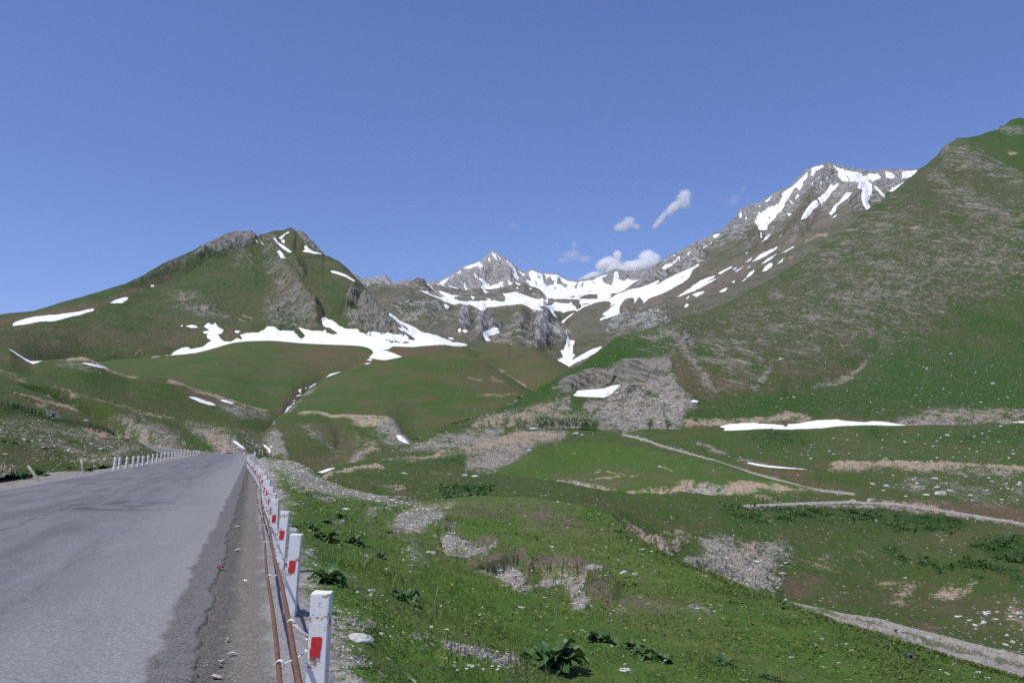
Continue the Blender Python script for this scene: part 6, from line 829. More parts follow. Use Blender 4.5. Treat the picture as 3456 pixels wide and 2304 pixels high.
g0 = make_mesh('ground_base', np.array([[-6900, -300, -52], [6900, -300, -52], [6900, 6700, -52], [-6900, 6700, -52]], float), np.array([[0, 1, 2, 3]]), MAT['valley_turf'], True, {c: np.zeros(4) for c in CH})
tag(g0, kind='structure')
# ------------------------------------------------------------------ road and shoulder
def road_mat():
    t = NT('asphalt'); co = t.co(); s = t.attr('rs'); q = t.attr('rq')
    cv = t.n('ShaderNodeCombineXYZ'); t.l(t.math('MULTIPLY', s, 0.10), cv.inputs[0]); t.l(q, cv.inputs[1]); ra = cv.outputs[0]
    cw = t.n('ShaderNodeCombineXYZ'); t.l(s, cw.inputs[0]); t.l(q, cw.inputs[1]); rw = cw.outputs[0]
    grain = t.voro(co, 75, 'F1', 'Color'); sg = t.n('ShaderNodeSeparateColor'); t.l(grain, sg.inputs[0])
    n1 = t.noise(co, 26, 4, 0.7); n2 = t.noise(ra, 1.3, 5, 0.6); n3 = t.noise(rw, 0.45, 5, 0.6); n4 = t.noise(rw, 4, 4, 0.6)
    col = t.mix(sg.outputs[0], (0.082, 0.082, 0.087), (0.225, 0.222, 0.23))
    col = t.mix(t.math('MULTIPLY', t.math('GREATER_THAN', sg.outputs[1], 0.955), 0.8), col, (0.46, 0.45, 0.44))
    col = t.mix(t.math('MULTIPLY', t.sstep(n1, 0.35, 0.65), 0.3), col, (0.125, 0.125, 0.13))
    col = t.mix(t.math('MULTIPLY', t.sstep(n3, 0.42, 0.60), 0.30), col, (0.21, 0.208, 0.212))
    # worn lane streaks and longitudinal seams
    col = t.mix(t.math('MULTIPLY', t.sstep(n2, 0.47, 0.60), 0.45), col, (0.085, 0.085, 0.092))
    for qq, wd, a in ((-1.9, 0.035, 0.6), (0.15, 0.05, 0.65), (2.35, 0.03, 0.45), (-3.6, 0.12, 0.3)):
        d = t.math('ABSOLUTE', t.math('SUBTRACT', t.math('MULTIPLY_ADD', t.math('SUBTRACT', t.noise(rw, 0.35, 4, 0.65), 0.5), 0.9, q), qq))
        col = t.mix(t.math('MULTIPLY', t.math('SUBTRACT', 1, t.sstep(d, wd*0.2, wd*2.2)), t.math('MULTIPLY', t.sstep(n4, 0.36, 0.62), a)), col, (0.055, 0.052, 0.052))
    # dark sunken patches and the cross joint near them
    ds = t.math('DIVIDE', t.math('SUBTRACT', s, 24.2), 1.9); dq = t.math('DIVIDE', t.math('SUBTRACT', q, 1.4), 1.7)
    rr = t.math('ADD', t.math('MULTIPLY', ds, ds), t.math('MULTIPLY', dq, dq))
    blot = t.math('MULTIPLY', t.sstep(t.math('SUBTRACT', 1.6, rr), 0, 1.2), t.sstep(t.noise(rw, 1.15, 4, 0.6), 0.47, 0.6))
    col = t.mix(t.math('MULTIPLY', blot, 0.75), col, (0.060, 0.057, 0.058))
    for s0, wd, a, lo, hi in ((22.35, 0.05, 0.7, -2.2, 3.9), (20.2, 0.02, 0.3, -1, 3.2), (27.5, 0.05, 0.35, 0.5, 3.9), (22.75, 0.16, 0.85, 0.6, 2.1)):
        d = t.math('ABSOLUTE', t.math('SUBTRACT', t.math('MULTIPLY_ADD', t.math('SUBTRACT', t.noise(rw, 0.8, 3, 0.6), 0.5), 0.35, t.math('MULTIPLY_ADD', q, 0.06, s)), s0))
        m = t.math('MULTIPLY', t.sstep(q, lo - 0.4, lo + 0.4), t.math('SUBTRACT', 1, t.sstep(q, hi - 0.4, hi + 0.4)))
        col = t.mix(t.math('MULTIPLY', t.math('MULTIPLY', t.math('SUBTRACT', 1, t.sstep(d, wd*0.3, wd*1.6)), m), a), col, (0.05, 0.048, 0.05))
    # pale dust toward the edges, old dark asphalt lip outside it on the right
    qe = t.math('MULTIPLY_ADD', t.math('SUBTRACT', t.noise(rw, 1.2, 5, 0.65), 0.5), 0.34, q)
    dust = t.math('ADD', t.math('MULTIPLY', t.sstep(qe, 1.2, 3.8), 0.62), t.math('MULTIPLY', t.sstep(t.math('MULTIPLY', qe, -1), 3.6, 4.1), 0.5))
    col = t.mix(dust, col, t.mix(sg.outputs[0], (0.19, 0.188, 0.185), (0.34, 0.335, 0.33)))
    lip = t.sstep(qe, 3.80, 3.88)
    old = t.mix(sg.outputs[2], (0.05, 0.048, 0.046), (0.20, 0.195, 0.19))
    old = t.mix(t.math('MULTIPLY', t.sstep(n4, 0.45, 0.65), 0.5), old, (0.17, 0.155, 0.135))
    col = t.mix(lip, col, old)
    h = t.math('ADD', t.math('MULTIPLY', sg.outputs[0], 0.7), t.math('MULTIPLY', n1, 0.8))
    t.bsdf(col, 0.85, t.bump(h, 0.5, 0.006), 0.25); MAT['asphalt'] = t.m
road_mat()
def gravel_mat():
    t = NT('gravel'); co = t.co(); p = t.attr('rp')
    v = t.n('ShaderNodeTexVoronoi'); v.inputs['Scale'].default_value = 34; t.l(co, v.inputs['Vector'])
    sg = t.n('ShaderNodeSeparateColor'); t.l(v.outputs['Color'], sg.inputs[0])
    v2 = t.n('ShaderNodeTexVoronoi'); v2.inputs['Scale'].default_value = 130; t.l(co, v2.inputs['Vector'])
    s2 = t.n('ShaderNodeSeparateColor'); t.l(v2.outputs['Color'], s2.inputs[0])
    n = t.noise(co, 1.6, 6, 0.65); n2 = t.noise(co, 9, 4, 0.6)
    pe = t.math('MULTIPLY_ADD', t.math('SUBTRACT', n, 0.5), 0.55, p)
    dark = t.mix(s2.outputs[0], (0.045, 0.042, 0.040), (0.22, 0.205, 0.19))
    brn = t.mix(s2.outputs[0], (0.085, 0.075, 0.065), (0.27, 0.245, 0.22))
    lite = t.mix(s2.outputs[0], (0.15, 0.145, 0.14), (0.40, 0.39, 0.38))
    col = t.mix(t.sstep(pe, -0.62, -0.45), dark, brn)
    col = t.mix(t.sstep(pe, -0.30, -0.10), col, lite)
    st = t.math('MULTIPLY', t.math('GREATER_THAN', sg.outputs[1], 0.80), t.math('LESS_THAN', v.outputs['Distance'], t.math('MULTIPLY_ADD', sg.outputs[2], 0.25, 0.12)))
    st = t.math('MULTIPLY', st, t.math('MULTIPLY_ADD', t.sstep(pe, -0.3, -0.5), 0.6, 0.3))
    col = t.mix(st, col, t.mix(sg.outputs[0], (0.12, 0.12, 0.13), (0.46, 0.44, 0.42)))
    col = t.mix(t.math('MULTIPLY', t.sstep(n2, 0.5, 0.7), 0.35), col, t.mix(0.5, (0.06, 0.055, 0.05), (0.14, 0.125, 0.11)))
    h = t.math('ADD', t.math('MULTIPLY', s2.outputs[0], 0.6), t.math('MULTIPLY', st, 0.8)); h = t.math('ADD', h, n2)
    t.bsdf(col, 0.95, t.bump(h, 0.8, 0.012), 0.1); MAT['gravel'] = t.m
gravel_mat()
def strip(name, Ls, qs, zfun, mat, attrs, edge=None):
    C = road_centre(Ls); T = np.gradient(C[:, :2], Ls, axis=0); T /= np.linalg.norm(T, axis=1)[:, None]
    N = np.stack([T[:, 1], -T[:, 0]], -1)
    Q = np.broadcast_to(qs, (len(Ls), len(qs))).copy(); Lg = np.broadcast_to(Ls[:, None], Q.shape)
    if edge is not None: Q = edge(Lg, Q)
    X = C[:, 0:1] + N[:, 0:1]*Q; Y = C[:, 1:2] + N[:, 1:2]*Q; Z = C[:, 2:3] + zfun(Lg, Q, X, Y)
    return make_mesh(name, np.stack([X, Y, Z], -1).reshape(-1, 3), grid_faces(*Q.shape), mat, True, attrs(Lg, Q))
S0 = -8.0   # s at L = 0 (the straight part)
Lr = [3.0]
while Lr[-1] < _cl[-1]:
    Lr.append(Lr[-1] + max(0.05, min(1.2, 0.008*abs(Lr[-1] + S0))))
Lr = np.array(Lr[:-1])
qs = np.concatenate([[-4.3, -4.28], np.linspace(-4.2, 4.0, 40), np.linspace(4.03, 4.16, 5), [4.175, 4.19, 4.2]])
def r_edge(L, Q):
    n = 0.10*fbm(L*1.7, L*0 + 3.3, 4, 0.65, 301) + 0.09*fbm(L*0.35, L*0 + 7.7, 3, 0.5, 302) + 0.035*fbm(L*9, L*0 + 1.7, 3, 0.6, 303)
    far = smooth(100, 130, L)
    return np.where(Q > 3.9, Q + n*(1-far)*smooth(3.9, 4.16, Q), Q) + np.where(Q < -4.1, 0.08*fbm(L*0.7, L*0 + 5.1, 4, 0.6, 304), 0)
def r_z(L, Q, X, Y):
    z = 0.035 + 0.05*(1 - (Q/4.2)**2) + 0.012*fbm(X*0.35, Y*0.35, 3, 0.5, 305) + 0.004*fbm(X*2.5, Y*2.5, 2, 0.5, 306)
    s = L + S0
    z = z - 0.03*np.exp(-((s-23.5)/1.2)**2 - ((Q-1.5)/1.1)**2)
    drop = np.where(Q >= 4.17, (Q > 4.172)*0.05 + (Q > 4.18)*0.02, 0) + np.where(Q <= -4.2, (Q < -4.21)*0.06, 0)
    return z - np.where(np.abs(Q - 0) > 4.1, drop, 0)
strip('road', Lr, qs, lambda L, Q, X, Y: r_z(L, np.broadcast_to(qs, Q.shape), X, Y), MAT['asphalt'], lambda L, Q: {'rs': L + S0, 'rq': Q}, r_edge)['kind'] = 'structure'
Ls_ = [2.0]
while Ls_[-1] < 140: Ls_.append(Ls_[-1] + max(0.018, min(1.0, 0.0042*abs(Ls_[-1] + S0))))
Ls_ = np.array(Ls_); qsh = np.linspace(4.0, 5.55, 70)
def sh_z(L, Q, X, Y):
    p = Q - 4.9
    near = smooth(40, 10, Y)
    rut = -0.035*np.exp(-((p + 0.50)/0.16)**2) + 0.02*np.exp(-((p + 0.15)/0.2)**2)
    lump = 0.018*fbm(X*7, Y*7, 4, 0.6, 311, True)*np.exp(-((p + 0.58)/0.22)**2)*near + 0.010*fbm(X*3, Y*3, 4, 0.6, 312) + 0.005*fbm(X*22, Y*22, 2, 0.6, 313)*near
    return 0.014 + rut + lump - 0.25*smooth(0.22, 0.55, p) - 0.12*smooth(-0.02, 0.42, p + 0.5*fbm(X/0.7, Y/0.7, 4, 0.6, 316))
strip('road_shoulder', Ls_, qsh, sh_z, MAT['gravel'], lambda L, Q: {'rp': Q - 4.9})['kind'] = 'structure'

# ------------------------------------------------------------------ shape helpers
def tube(path, rad, nseg=8, cap=True):
    """verts, faces of a tube along a path (Nx3); rad scalar or per point"""
    P_ = np.asarray(path, float); n = len(P_); rad = np.broadcast_to(rad, n)
    T = np.gradient(P_, axis=0); T /= np.linalg.norm(T, axis=1)[:, None] + 1e-12
    up = np.array([0, 0, 1.0]) if abs(T[0, 2]) < 0.9 else np.array([0, 1.0, 0])
    V = []
    b = np.cross(T[0], up); b /= np.linalg.norm(b)
    for i in range(n):
        b = b - T[i]*np.dot(b, T[i]); b /= np.linalg.norm(b); c = np.cross(T[i], b)
        an = np.arange(nseg)*2*math.pi/nseg
        V.append(P_[i] + rad[i]*(np.cos(an)[:, None]*b + np.sin(an)[:, None]*c))
    V = np.concatenate(V); i0 = np.arange(n*nseg).reshape(n, nseg); i1 = np.roll(i0, -1, 1)
    F4 = np.stack([i0[:-1], i1[:-1], i1[1:], i0[1:]], -1).reshape(-1, 4)
    if cap:
        V = np.concatenate([V, P_[:1], P_[-1:]]); a, z = len(V)-2, len(V)-1
        f3 = [[i1[0, k], i0[0, k], a] for k in range(nseg)] + [[i0[-1, k], i1[-1, k], z] for k in range(nseg)]
        F4 = np.concatenate([F4, np.array([[x[0], x[1], x[2], x[2]] for x in f3])]) if False else F4
        return V, [F4, np.array(f3)]
    return V, [F4]
def merge(parts):
    V, F3, F4 = [], [], []; o = 0
    for v, fs in parts:
        V.append(v)
        for f in fs:
            f = np.asarray(f)
            (F3 if f.shape[1] == 3 else F4).append(f + o)
        o += len(v)
    out = []
    if F4: out.append(np.concatenate(F4))
    if F3: out.append(np.concatenate(F3))
    return np.concatenate(V), out
def bm_obj(name, bm, mat, parent=None, smooth_=False):
    me = bpy.data.meshes.new(name); bm.to_mesh(me); bm.free()
    if smooth_:
        for p in me.polygons: p.use_smooth = True
    me.materials.append(mat); o = bpy.data.objects.new(name, me); COL.objects.link(o)
    if parent: o.parent = parent
    return o
def box_bm(sx, sy, z0, z1, bev=0.006, taper=1.0, sub=0, jit=0.0):
    bm = bmesh.new(); bmesh.ops.create_cube(bm, size=1)
    for v in bm.verts:
        k = taper if v.co.z > 0 else 1
        v.co = Vector((v.co.x*sx*k, v.co.y*sy*k, z0 if v.co.z < 0 else z1))
    bmesh.ops.bevel(bm, geom=list(bm.edges), offset=bev, segments=2, affect='EDGES', profile=0.6)
    if sub: bmesh.ops.subdivide_edges(bm, edges=list(bm.edges), cuts=sub, use_grid_fill=True)
    if jit:
        for v in bm.verts: v.co += Vector((random.uniform(-jit, jit), random.uniform(-jit, jit), random.uniform(-jit, jit)))
    return bm
ORD = ['first', 'second', 'third', 'fourth', 'fifth', 'sixth', 'seventh', 'eighth', 'ninth', 'tenth', 'eleventh', 'twelfth', 'thirteenth', 'fourteenth', 'fifteenth', 'sixteenth', 'seventeenth', 'eighteenth', 'nineteenth', 'twentieth', 'twenty-first', 'twenty-second', 'twenty-third', 'twenty-fourth', 'twenty-fifth', 'twenty-sixth', 'twenty-seventh', 'twenty-eighth', 'twenty-ninth', 'thirtieth', 'thirty-first', 'thirty-second', 'thirty-third']
# ------------------------------------------------------------------ right-hand row of posts
PH = 0.76
ZU, ZL = 0.575, 0.345           # heights of the two steel rods
def rod_xy(Y, off):
    bow = 0.75*np.exp(-((Y - 66)/24)**2)
    return 0.42 - 0.31*Y - bow - off
def make_post():
    root = empty('guard_post', (0, 0, 0))
    bm_obj('shaft', box_bm(0.110, 0.10, -0.25, PH, 0.007, 1.0, 2, 0.0012), MAT['post'], root)
    bm = bmesh.new()
    w, h, n = 0.030, 0.058, 7        # red field with a worn outline
    pts = []
    for i in range(n): pts.append((-w + 2*w*i/(n-1), -h))
    for i in range(1, n): pts.append((w, -h + 2*h*i/(n-1)))
    for i in range(1, n): pts.append((w - 2*w*i/(n-1), h))
    for i in range(1, n-1): pts.append((-w, h - 2*h*i/(n-1)))
    vs_ = [bm.verts.new((x - 0.006 + random.uniform(-.0018, .0018) + 0.006*(z < 0) * -1, -0.0535, PH - 0.30 + z + random.uniform(-.0025, .0025))) for x, z in pts]
    f = bm.faces.new(vs_)
    r = bmesh.ops.extrude_face_region(bm, geom=[f])
    for v in [g for g in r['geom'] if isinstance(g, bmesh.types.BMVert)]: v.co.y += 0.006
    bmesh.ops.recalc_face_normals(bm, faces=list(bm.faces))
    bm_obj('red_field', bm, MAT['red_paint'], root)
    for z0, zr, off in ((0.49, ZU, 0.118), (0.425, ZL, 0.170)):
        parts = []
        x0 = -0.055; xr = -0.052 - off
        for dy in (-0.008, 0.008):
            parts.append(tube([(x0 + 0.05, 0.056, z0 + dy), (x0 + 0.002, 0.054, z0 + dy*1.2), (x0 - 0.012, 0.03 + dy, z0 + (zr-z0)*0.12), ((x0+xr)/2, 0.01 + dy, z0 + (zr - z0)*0.55 - 0.006), (xr + 0.02, dy*1.5, zr - 0.002*dy)], 0.0042, 6))
            an = np.linspace(0, 2*math.pi*0.97, 14)
            parts.append(tube(np.stack([xr + 0.0215*np.cos(an), np.full(14, dy*1.25), zr + 0.0215*np.sin(an)], -1), 0.0045, 6))
        parts.append(tube([(x0 + 0.004, -0.02, z0), (x0 - 0.014, -0.022, z0 + 0.004), (x0 - 0.02, -0.02, z0 + 0.012)], [0.007, 0.008, 0.005], 6))
        v, fs = merge(parts)
        make_mesh('wire_tie', v, fs, MAT['white_wire'], True, None, root)
    return root
proto = make_post()
YS = [5.0, 8.2, 11.0, 13.5, 15.1, 17.7, 20.3, 22.2, 24.6, 26.6, 28.8, 31.2, 33.6, 36.4, 39.4, 43.5, 47.2, 51, 55, 59, 63, 67.5, 72, 77, 82, 87, 92.5, 98, 104, 110, 117]
fa = math.atan2(-0.296, 0.955)
for i, Y in enumerate(YS):
    o = proto if i == 0 else copy_tree(proto)
    X = float(rod_xy(np.array(Y), 0.0)) + (random.uniform(-0.03, 0.03) if i > 2 else 0)
    o.location = (X, Y, 0.0 + (random.uniform(-0.06, 0.05) if i > 2 else 0))
    o.rotation_euler = (random.uniform(-.04, .04), (0.035 if i == 0 else 0.055 if i == 1 else random.uniform(-0.03, 0.07)), 0.05 + random.uniform(-.05, .05))
    look = 'nearest and largest white post with a crisp red rectangle, cut by the bottom edge' if i == 0 else '%s white red-marked post from the camera in the right-hand row' % ORD[i]
    tag(o, look, 'guard post', 'white posts with red marks along the right road edge')
def rod(name, z, off, label):
    Yv = [1.6]
    while Yv[-1] < 118: Yv.append(Yv[-1] + (0.006 if Yv[-1] < 9 else 0.25 if Yv[-1] < 40 else 0.8))
    Yv = np.array(Yv)
    sag = np.interp(Yv, YS, [0]*len(YS)); k = np.searchsorted(YS, Yv)
    x = rod_xy(Yv, off) + 0.006*np.sin(Yv*1.3) + 0.02*np.sin(Yv*0.37 + z*9) * smooth(8, 14, Yv)
    zz = z + 0.008*np.sin(Yv*0.9 + z*5) + 0.05*np.sin(Yv*0.23 + z*3)*smooth(9, 20, Yv)
    rad = 0.0135 + np.where((np.arange(len(Yv)) % 3 == 0) & (Yv < 9), 0.0018, 0)
    v, fs = tube(np.stack([x, Yv, zz], -1), rad, 10)
    o = make_mesh(name, v, fs, MAT['rust'], True); tag(o, label, 'steel rod', 'rods tied along the right-hand posts'); return o
rod('guard_rod', ZU, 0.170, 'upper rusty ribbed steel rod wired along the right-hand posts')
rod('guard_rod', ZL, 0.222, 'lower rusty ribbed steel rod wired along the right-hand posts')
for i, (u, v, d, h) in enumerate([(858, 1541, 124, 0.92), (874, 1540, 127, 0.95), (885, 1540, 128, 0.95)]):
    p = world(u, v, d); r = empty('marker_pole', (p.x, p.y, 0)); V_, F_ = tube([(0, 0, -0.2), (0, 0, h)], 0.04, 8); make_mesh('pole', V_, F_, MAT['pole_white'], False, None, r)
    V_, F_ = tube([(0, 0, h - 0.22), (0, 0, h - 0.12)], 0.042, 8); make_mesh('band', V_, F_, MAT['sign_red'], False, None, r)
    tag(r, ['left', 'middle', 'right'][i] + 'most of the three thin poles at the far end of the right-hand posts' if i != 1 else 'middle one of the three thin poles at the far end of the right-hand posts', 'marker pole', 'thin poles at the far road bend')
# ------------------------------------------------------------------ left-hand row of posts
LP = [(1208, 575), (1262, 568), (1338, 558), (1408, 548), (1461, 545), (1513, 537), (1566, 521), (1618, 503), (1662, 490), (1706, 481), (1744, 470), (1783, 461), (1820, 456), (1856, 452), (1888, 447), (1920, 443), (1952, 438), (1991, 432), (2016, 429), (2048, 420), (2078, 417), (2098, 415), (2115, 413)]
lp_root = empty('guard_post', (0, 0, 0)); bm_obj('shaft', box_bm(0.16, 0.14, -0.25, 0.84, 0.008, 0.97), MAT['post'], lp_root)
for z in (0.30, 0.56):
    v, fs = tube([(-0.083, -0.074, z), (0.083, -0.074, z), (0.083, 0.074, z), (-0.083, 0.074, z), (-0.083, -0.074, z)], 0.008, 6); make_mesh('wire_tie', v, fs, MAT['rust'], True, None, lp_root)
LXY = []
for i, (x, y) in enumerate(LP):
    u, v = s1('Z5', x, y); d = min(1.6*F/(v - HZ)*1.0, 150.0)
    d = 1.6*F/(v - HZ) if i < 16 else 124 + (i-15)*4.2
    p = world(u, v, d); LXY.append((p.x, p.y)); o = lp_root if i == 0 else copy_tree(lp_root)
    o.location = (p.x, p.y, 0); o.rotation_euler = (random.uniform(-.03, .03), 0.10 if i == 0 else 0.05 if i < 4 else random.uniform(0, .04), -0.42 + random.uniform(-.08, .08))
    tag(o, '%s plain white post from the left in the row on the left road edge' % ORD[i], 'guard post', 'plain white posts along the left road edge')
for z, nm in ((0.56, 'upper'), (0.30, 'lower')):
    pts = [(x - 0.02, y - 0.09, z + random.uniform(-.02, .02)) for x, y in LXY]
    v, fs = tube(pts, 0.016, 6); tag(make_mesh('guard_rod', v, fs, MAT['rust'], True), nm + ' dark rod running along the plain white posts on the left', 'steel rod', 'rods tied along the left-hand posts')
for (u0, v0, u1, v1), lab in (((129, 1617, 94, 1569), 'peeling wooden post leaning far to the left beside a leafy clump'), ((282, 1593, 274, 1549), 'upright peeling wooden post alone left of the white row')):
    d = 1.6*F/(v0 - HZ); p = world(u0, v0, d); q = world(u1, v1, d)
    v, fs = tube([(0, 0, -0.2), (0, 0, 0), ((q.x-p.x)*0.5, 0.01, (q.z-p.z)*0.5), (q.x-p.x, 0, q.z-p.z)], [0.065, 0.065, 0.06, 0.055], 10)
    o = make_mesh('wooden_post', v, fs, MAT['old_wood'], True); o.location = (p.x, p.y, 0); tag(o, lab, 'wooden post')
# ------------------------------------------------------------------ bend signs and marker poles beyond the bend
def chevron_sign(loc, rz, h, c1, c2, flip, label):
    r = empty('chevron_sign', loc, rz)
    v, fs = tube([(0, 0, -0.3), (0, 0, h)], 0.03, 8); make_mesh('pole', v, fs, MAT['pole_white'], False, None, r)
    bd = bm_obj('board', box_bm(0.62, 0.02, h - 0.95, h - 0.33, 0.006), MAT[c1], r); bd.location = (0.0, -0.045, 0)
    bm = bmesh.new(); s = -1 if flip else 1
    cz = h - 0.64
    P6 = [(-0.22, 0.29), (0.0, 0.29), (0.24, 0.0), (0.0, -0.29), (-0.22, -0.29), (0.02, 0.0)]
    vv = [bm.verts.new((s*x, -0.0595, cz + z)) for x, z in P6]; vb = [bm.verts.new((s*x, -0.052, cz + z)) for x, z in P6]
    bm.faces.new(vv); bm.faces.new(vb[::-1])
    for k in range(6): bm.faces.new((vv[k], vb[k], vb[(k+1) % 6], vv[(k+1) % 6]))
    bmesh.ops.recalc_face_normals(bm, faces=list(bm.faces)); ch_ = bm_obj('chevron', bm, MAT[c2], bd); ch_.location = (0, 0.045, 0)
    return tag(r, label, 'road sign')
def pole(u, v, lname, h, label, rad=0.035, cap=None):
    p = hit(lname, u, v) if lname else world(u, v, 1.6*F/(v - HZ))
    r = empty('marker_pole', p); vv, fs = tube([(0, 0, -0.3), (0.0, 0, h)], rad, 8); make_mesh('pole', vv, fs, MAT['pole_white'], False, None, r)
    vv, fs = tube([(0, 0, h - 0.3), (0, 0, h - 0.15)], rad*1.08, 8); make_mesh('band', vv, fs, MAT[cap or 'sign_white'], False, None, r)
    return tag(r, label, 'marker pole')
chevron_sign(hit('left_slope', 424, 1483), 0.35, 1.62, 'sign_red', 'sign_white', False, 'red and white chevron sign on a pole under the brown bank')
pole(431, 1484, 'left_slope', 1.15, 'thin pole just right of the red and white chevron sign'); pole(399.5, 1483, 'left_slope', 0.5, 'short white stub left of the red and white chevron sign', 0.045)
chevron_sign(hit('left_slope', 621, 1511), 0.35, 1.65, 'sign_white', 'sign_black', True, 'dark chevron sign beside the road at the bend')
pole(614, 1509, 'left_slope', 1.85, 'tall thin pole just left of the dark chevron sign'); pole(766, 1528, 'left_slope', 1.85, 'leaning pale pole before the gravelly ditch at the bend', 0.035, 'sign_red')
pole(697, 1531, None, 0.85, 'short white pole between the left post row and the road bend', 0.045); pole(857, 1537, None, 0.95, 'short pale pole where the far road meets the right-hand posts', 0.04) if False else None
# ------------------------------------------------------------------ stones
def rock_me(seed, flat=0.6, sub=2, name='rock'):
    bm = bmesh.new(); bmesh.ops.create_icosphere(bm, subdivisions=sub, radius=1.0)
    r = random.Random(seed)
    planes = [(Vector((r.gauss(0, 1), r.gauss(0, 1), r.gauss(0, 1))).normalized(), r.uniform(0.45, 0.85)) for _ in range(9)]
    for v in bm.verts:
        c = v.co.copy()
        for n, d in planes:
            k = c.dot(n)
            if k > d: c -= n*(k - d)*0.92
        c += Vector((r.uniform(-.03, .03), r.uniform(-.03, .03), r.uniform(-.03, .03)))
        v.co = Vector((c.x, c.y, c.z*flat))
    me = bpy.data.meshes.new(name); bm.to_mesh(me); bm.free()
    return me
ROCKS = [rock_me(i, f) for i, f in enumerate((0.55, 0.7, 0.42, 0.8, 0.5, 0.62))]
def rock(loc, sx, sy, sz, label, group=None, mat='stone', mesh=None, rz=None, name='rock', cat='rock', tilt=0.15):
    key = (mesh if mesh is not None else random.randrange(len(ROCKS)))
    me = ROCKS[key]
    if len(me.materials) == 0: me.materials.append(MAT[mat])
    o = bpy.data.objects.new(name, me); COL.objects.link(o)
    o.material_slots[0].link = 'OBJECT'; o.material_slots[0].material = MAT[mat]
    o.location = Vector(loc) + Vector((0, 0, sz*0.12)); o.scale = (sx, sy, sz)
    o.rotation_euler = (random.uniform(-tilt, tilt), random.uniform(-tilt, tilt), random.uniform(0, 6.28) if rz is None else rz)
    return tag(o, label, cat, group)
def px(lname, tg, x, y): 
    u, v = s1(tg, x, y); return hit(lname, u, v)
def rockpx(lname, tg, x, y, wpx, ratio, label, mat='stone', mesh=None, group=None, rz=0.2):
    p = px(lname, tg, x, y); k = CROPS[tg][2]; w_ = wpx*k*p.y/F/2*1.2
    return rock(p, w_, w_*0.7, w_*ratio*1.3, label, group, mat, mesh, rz)
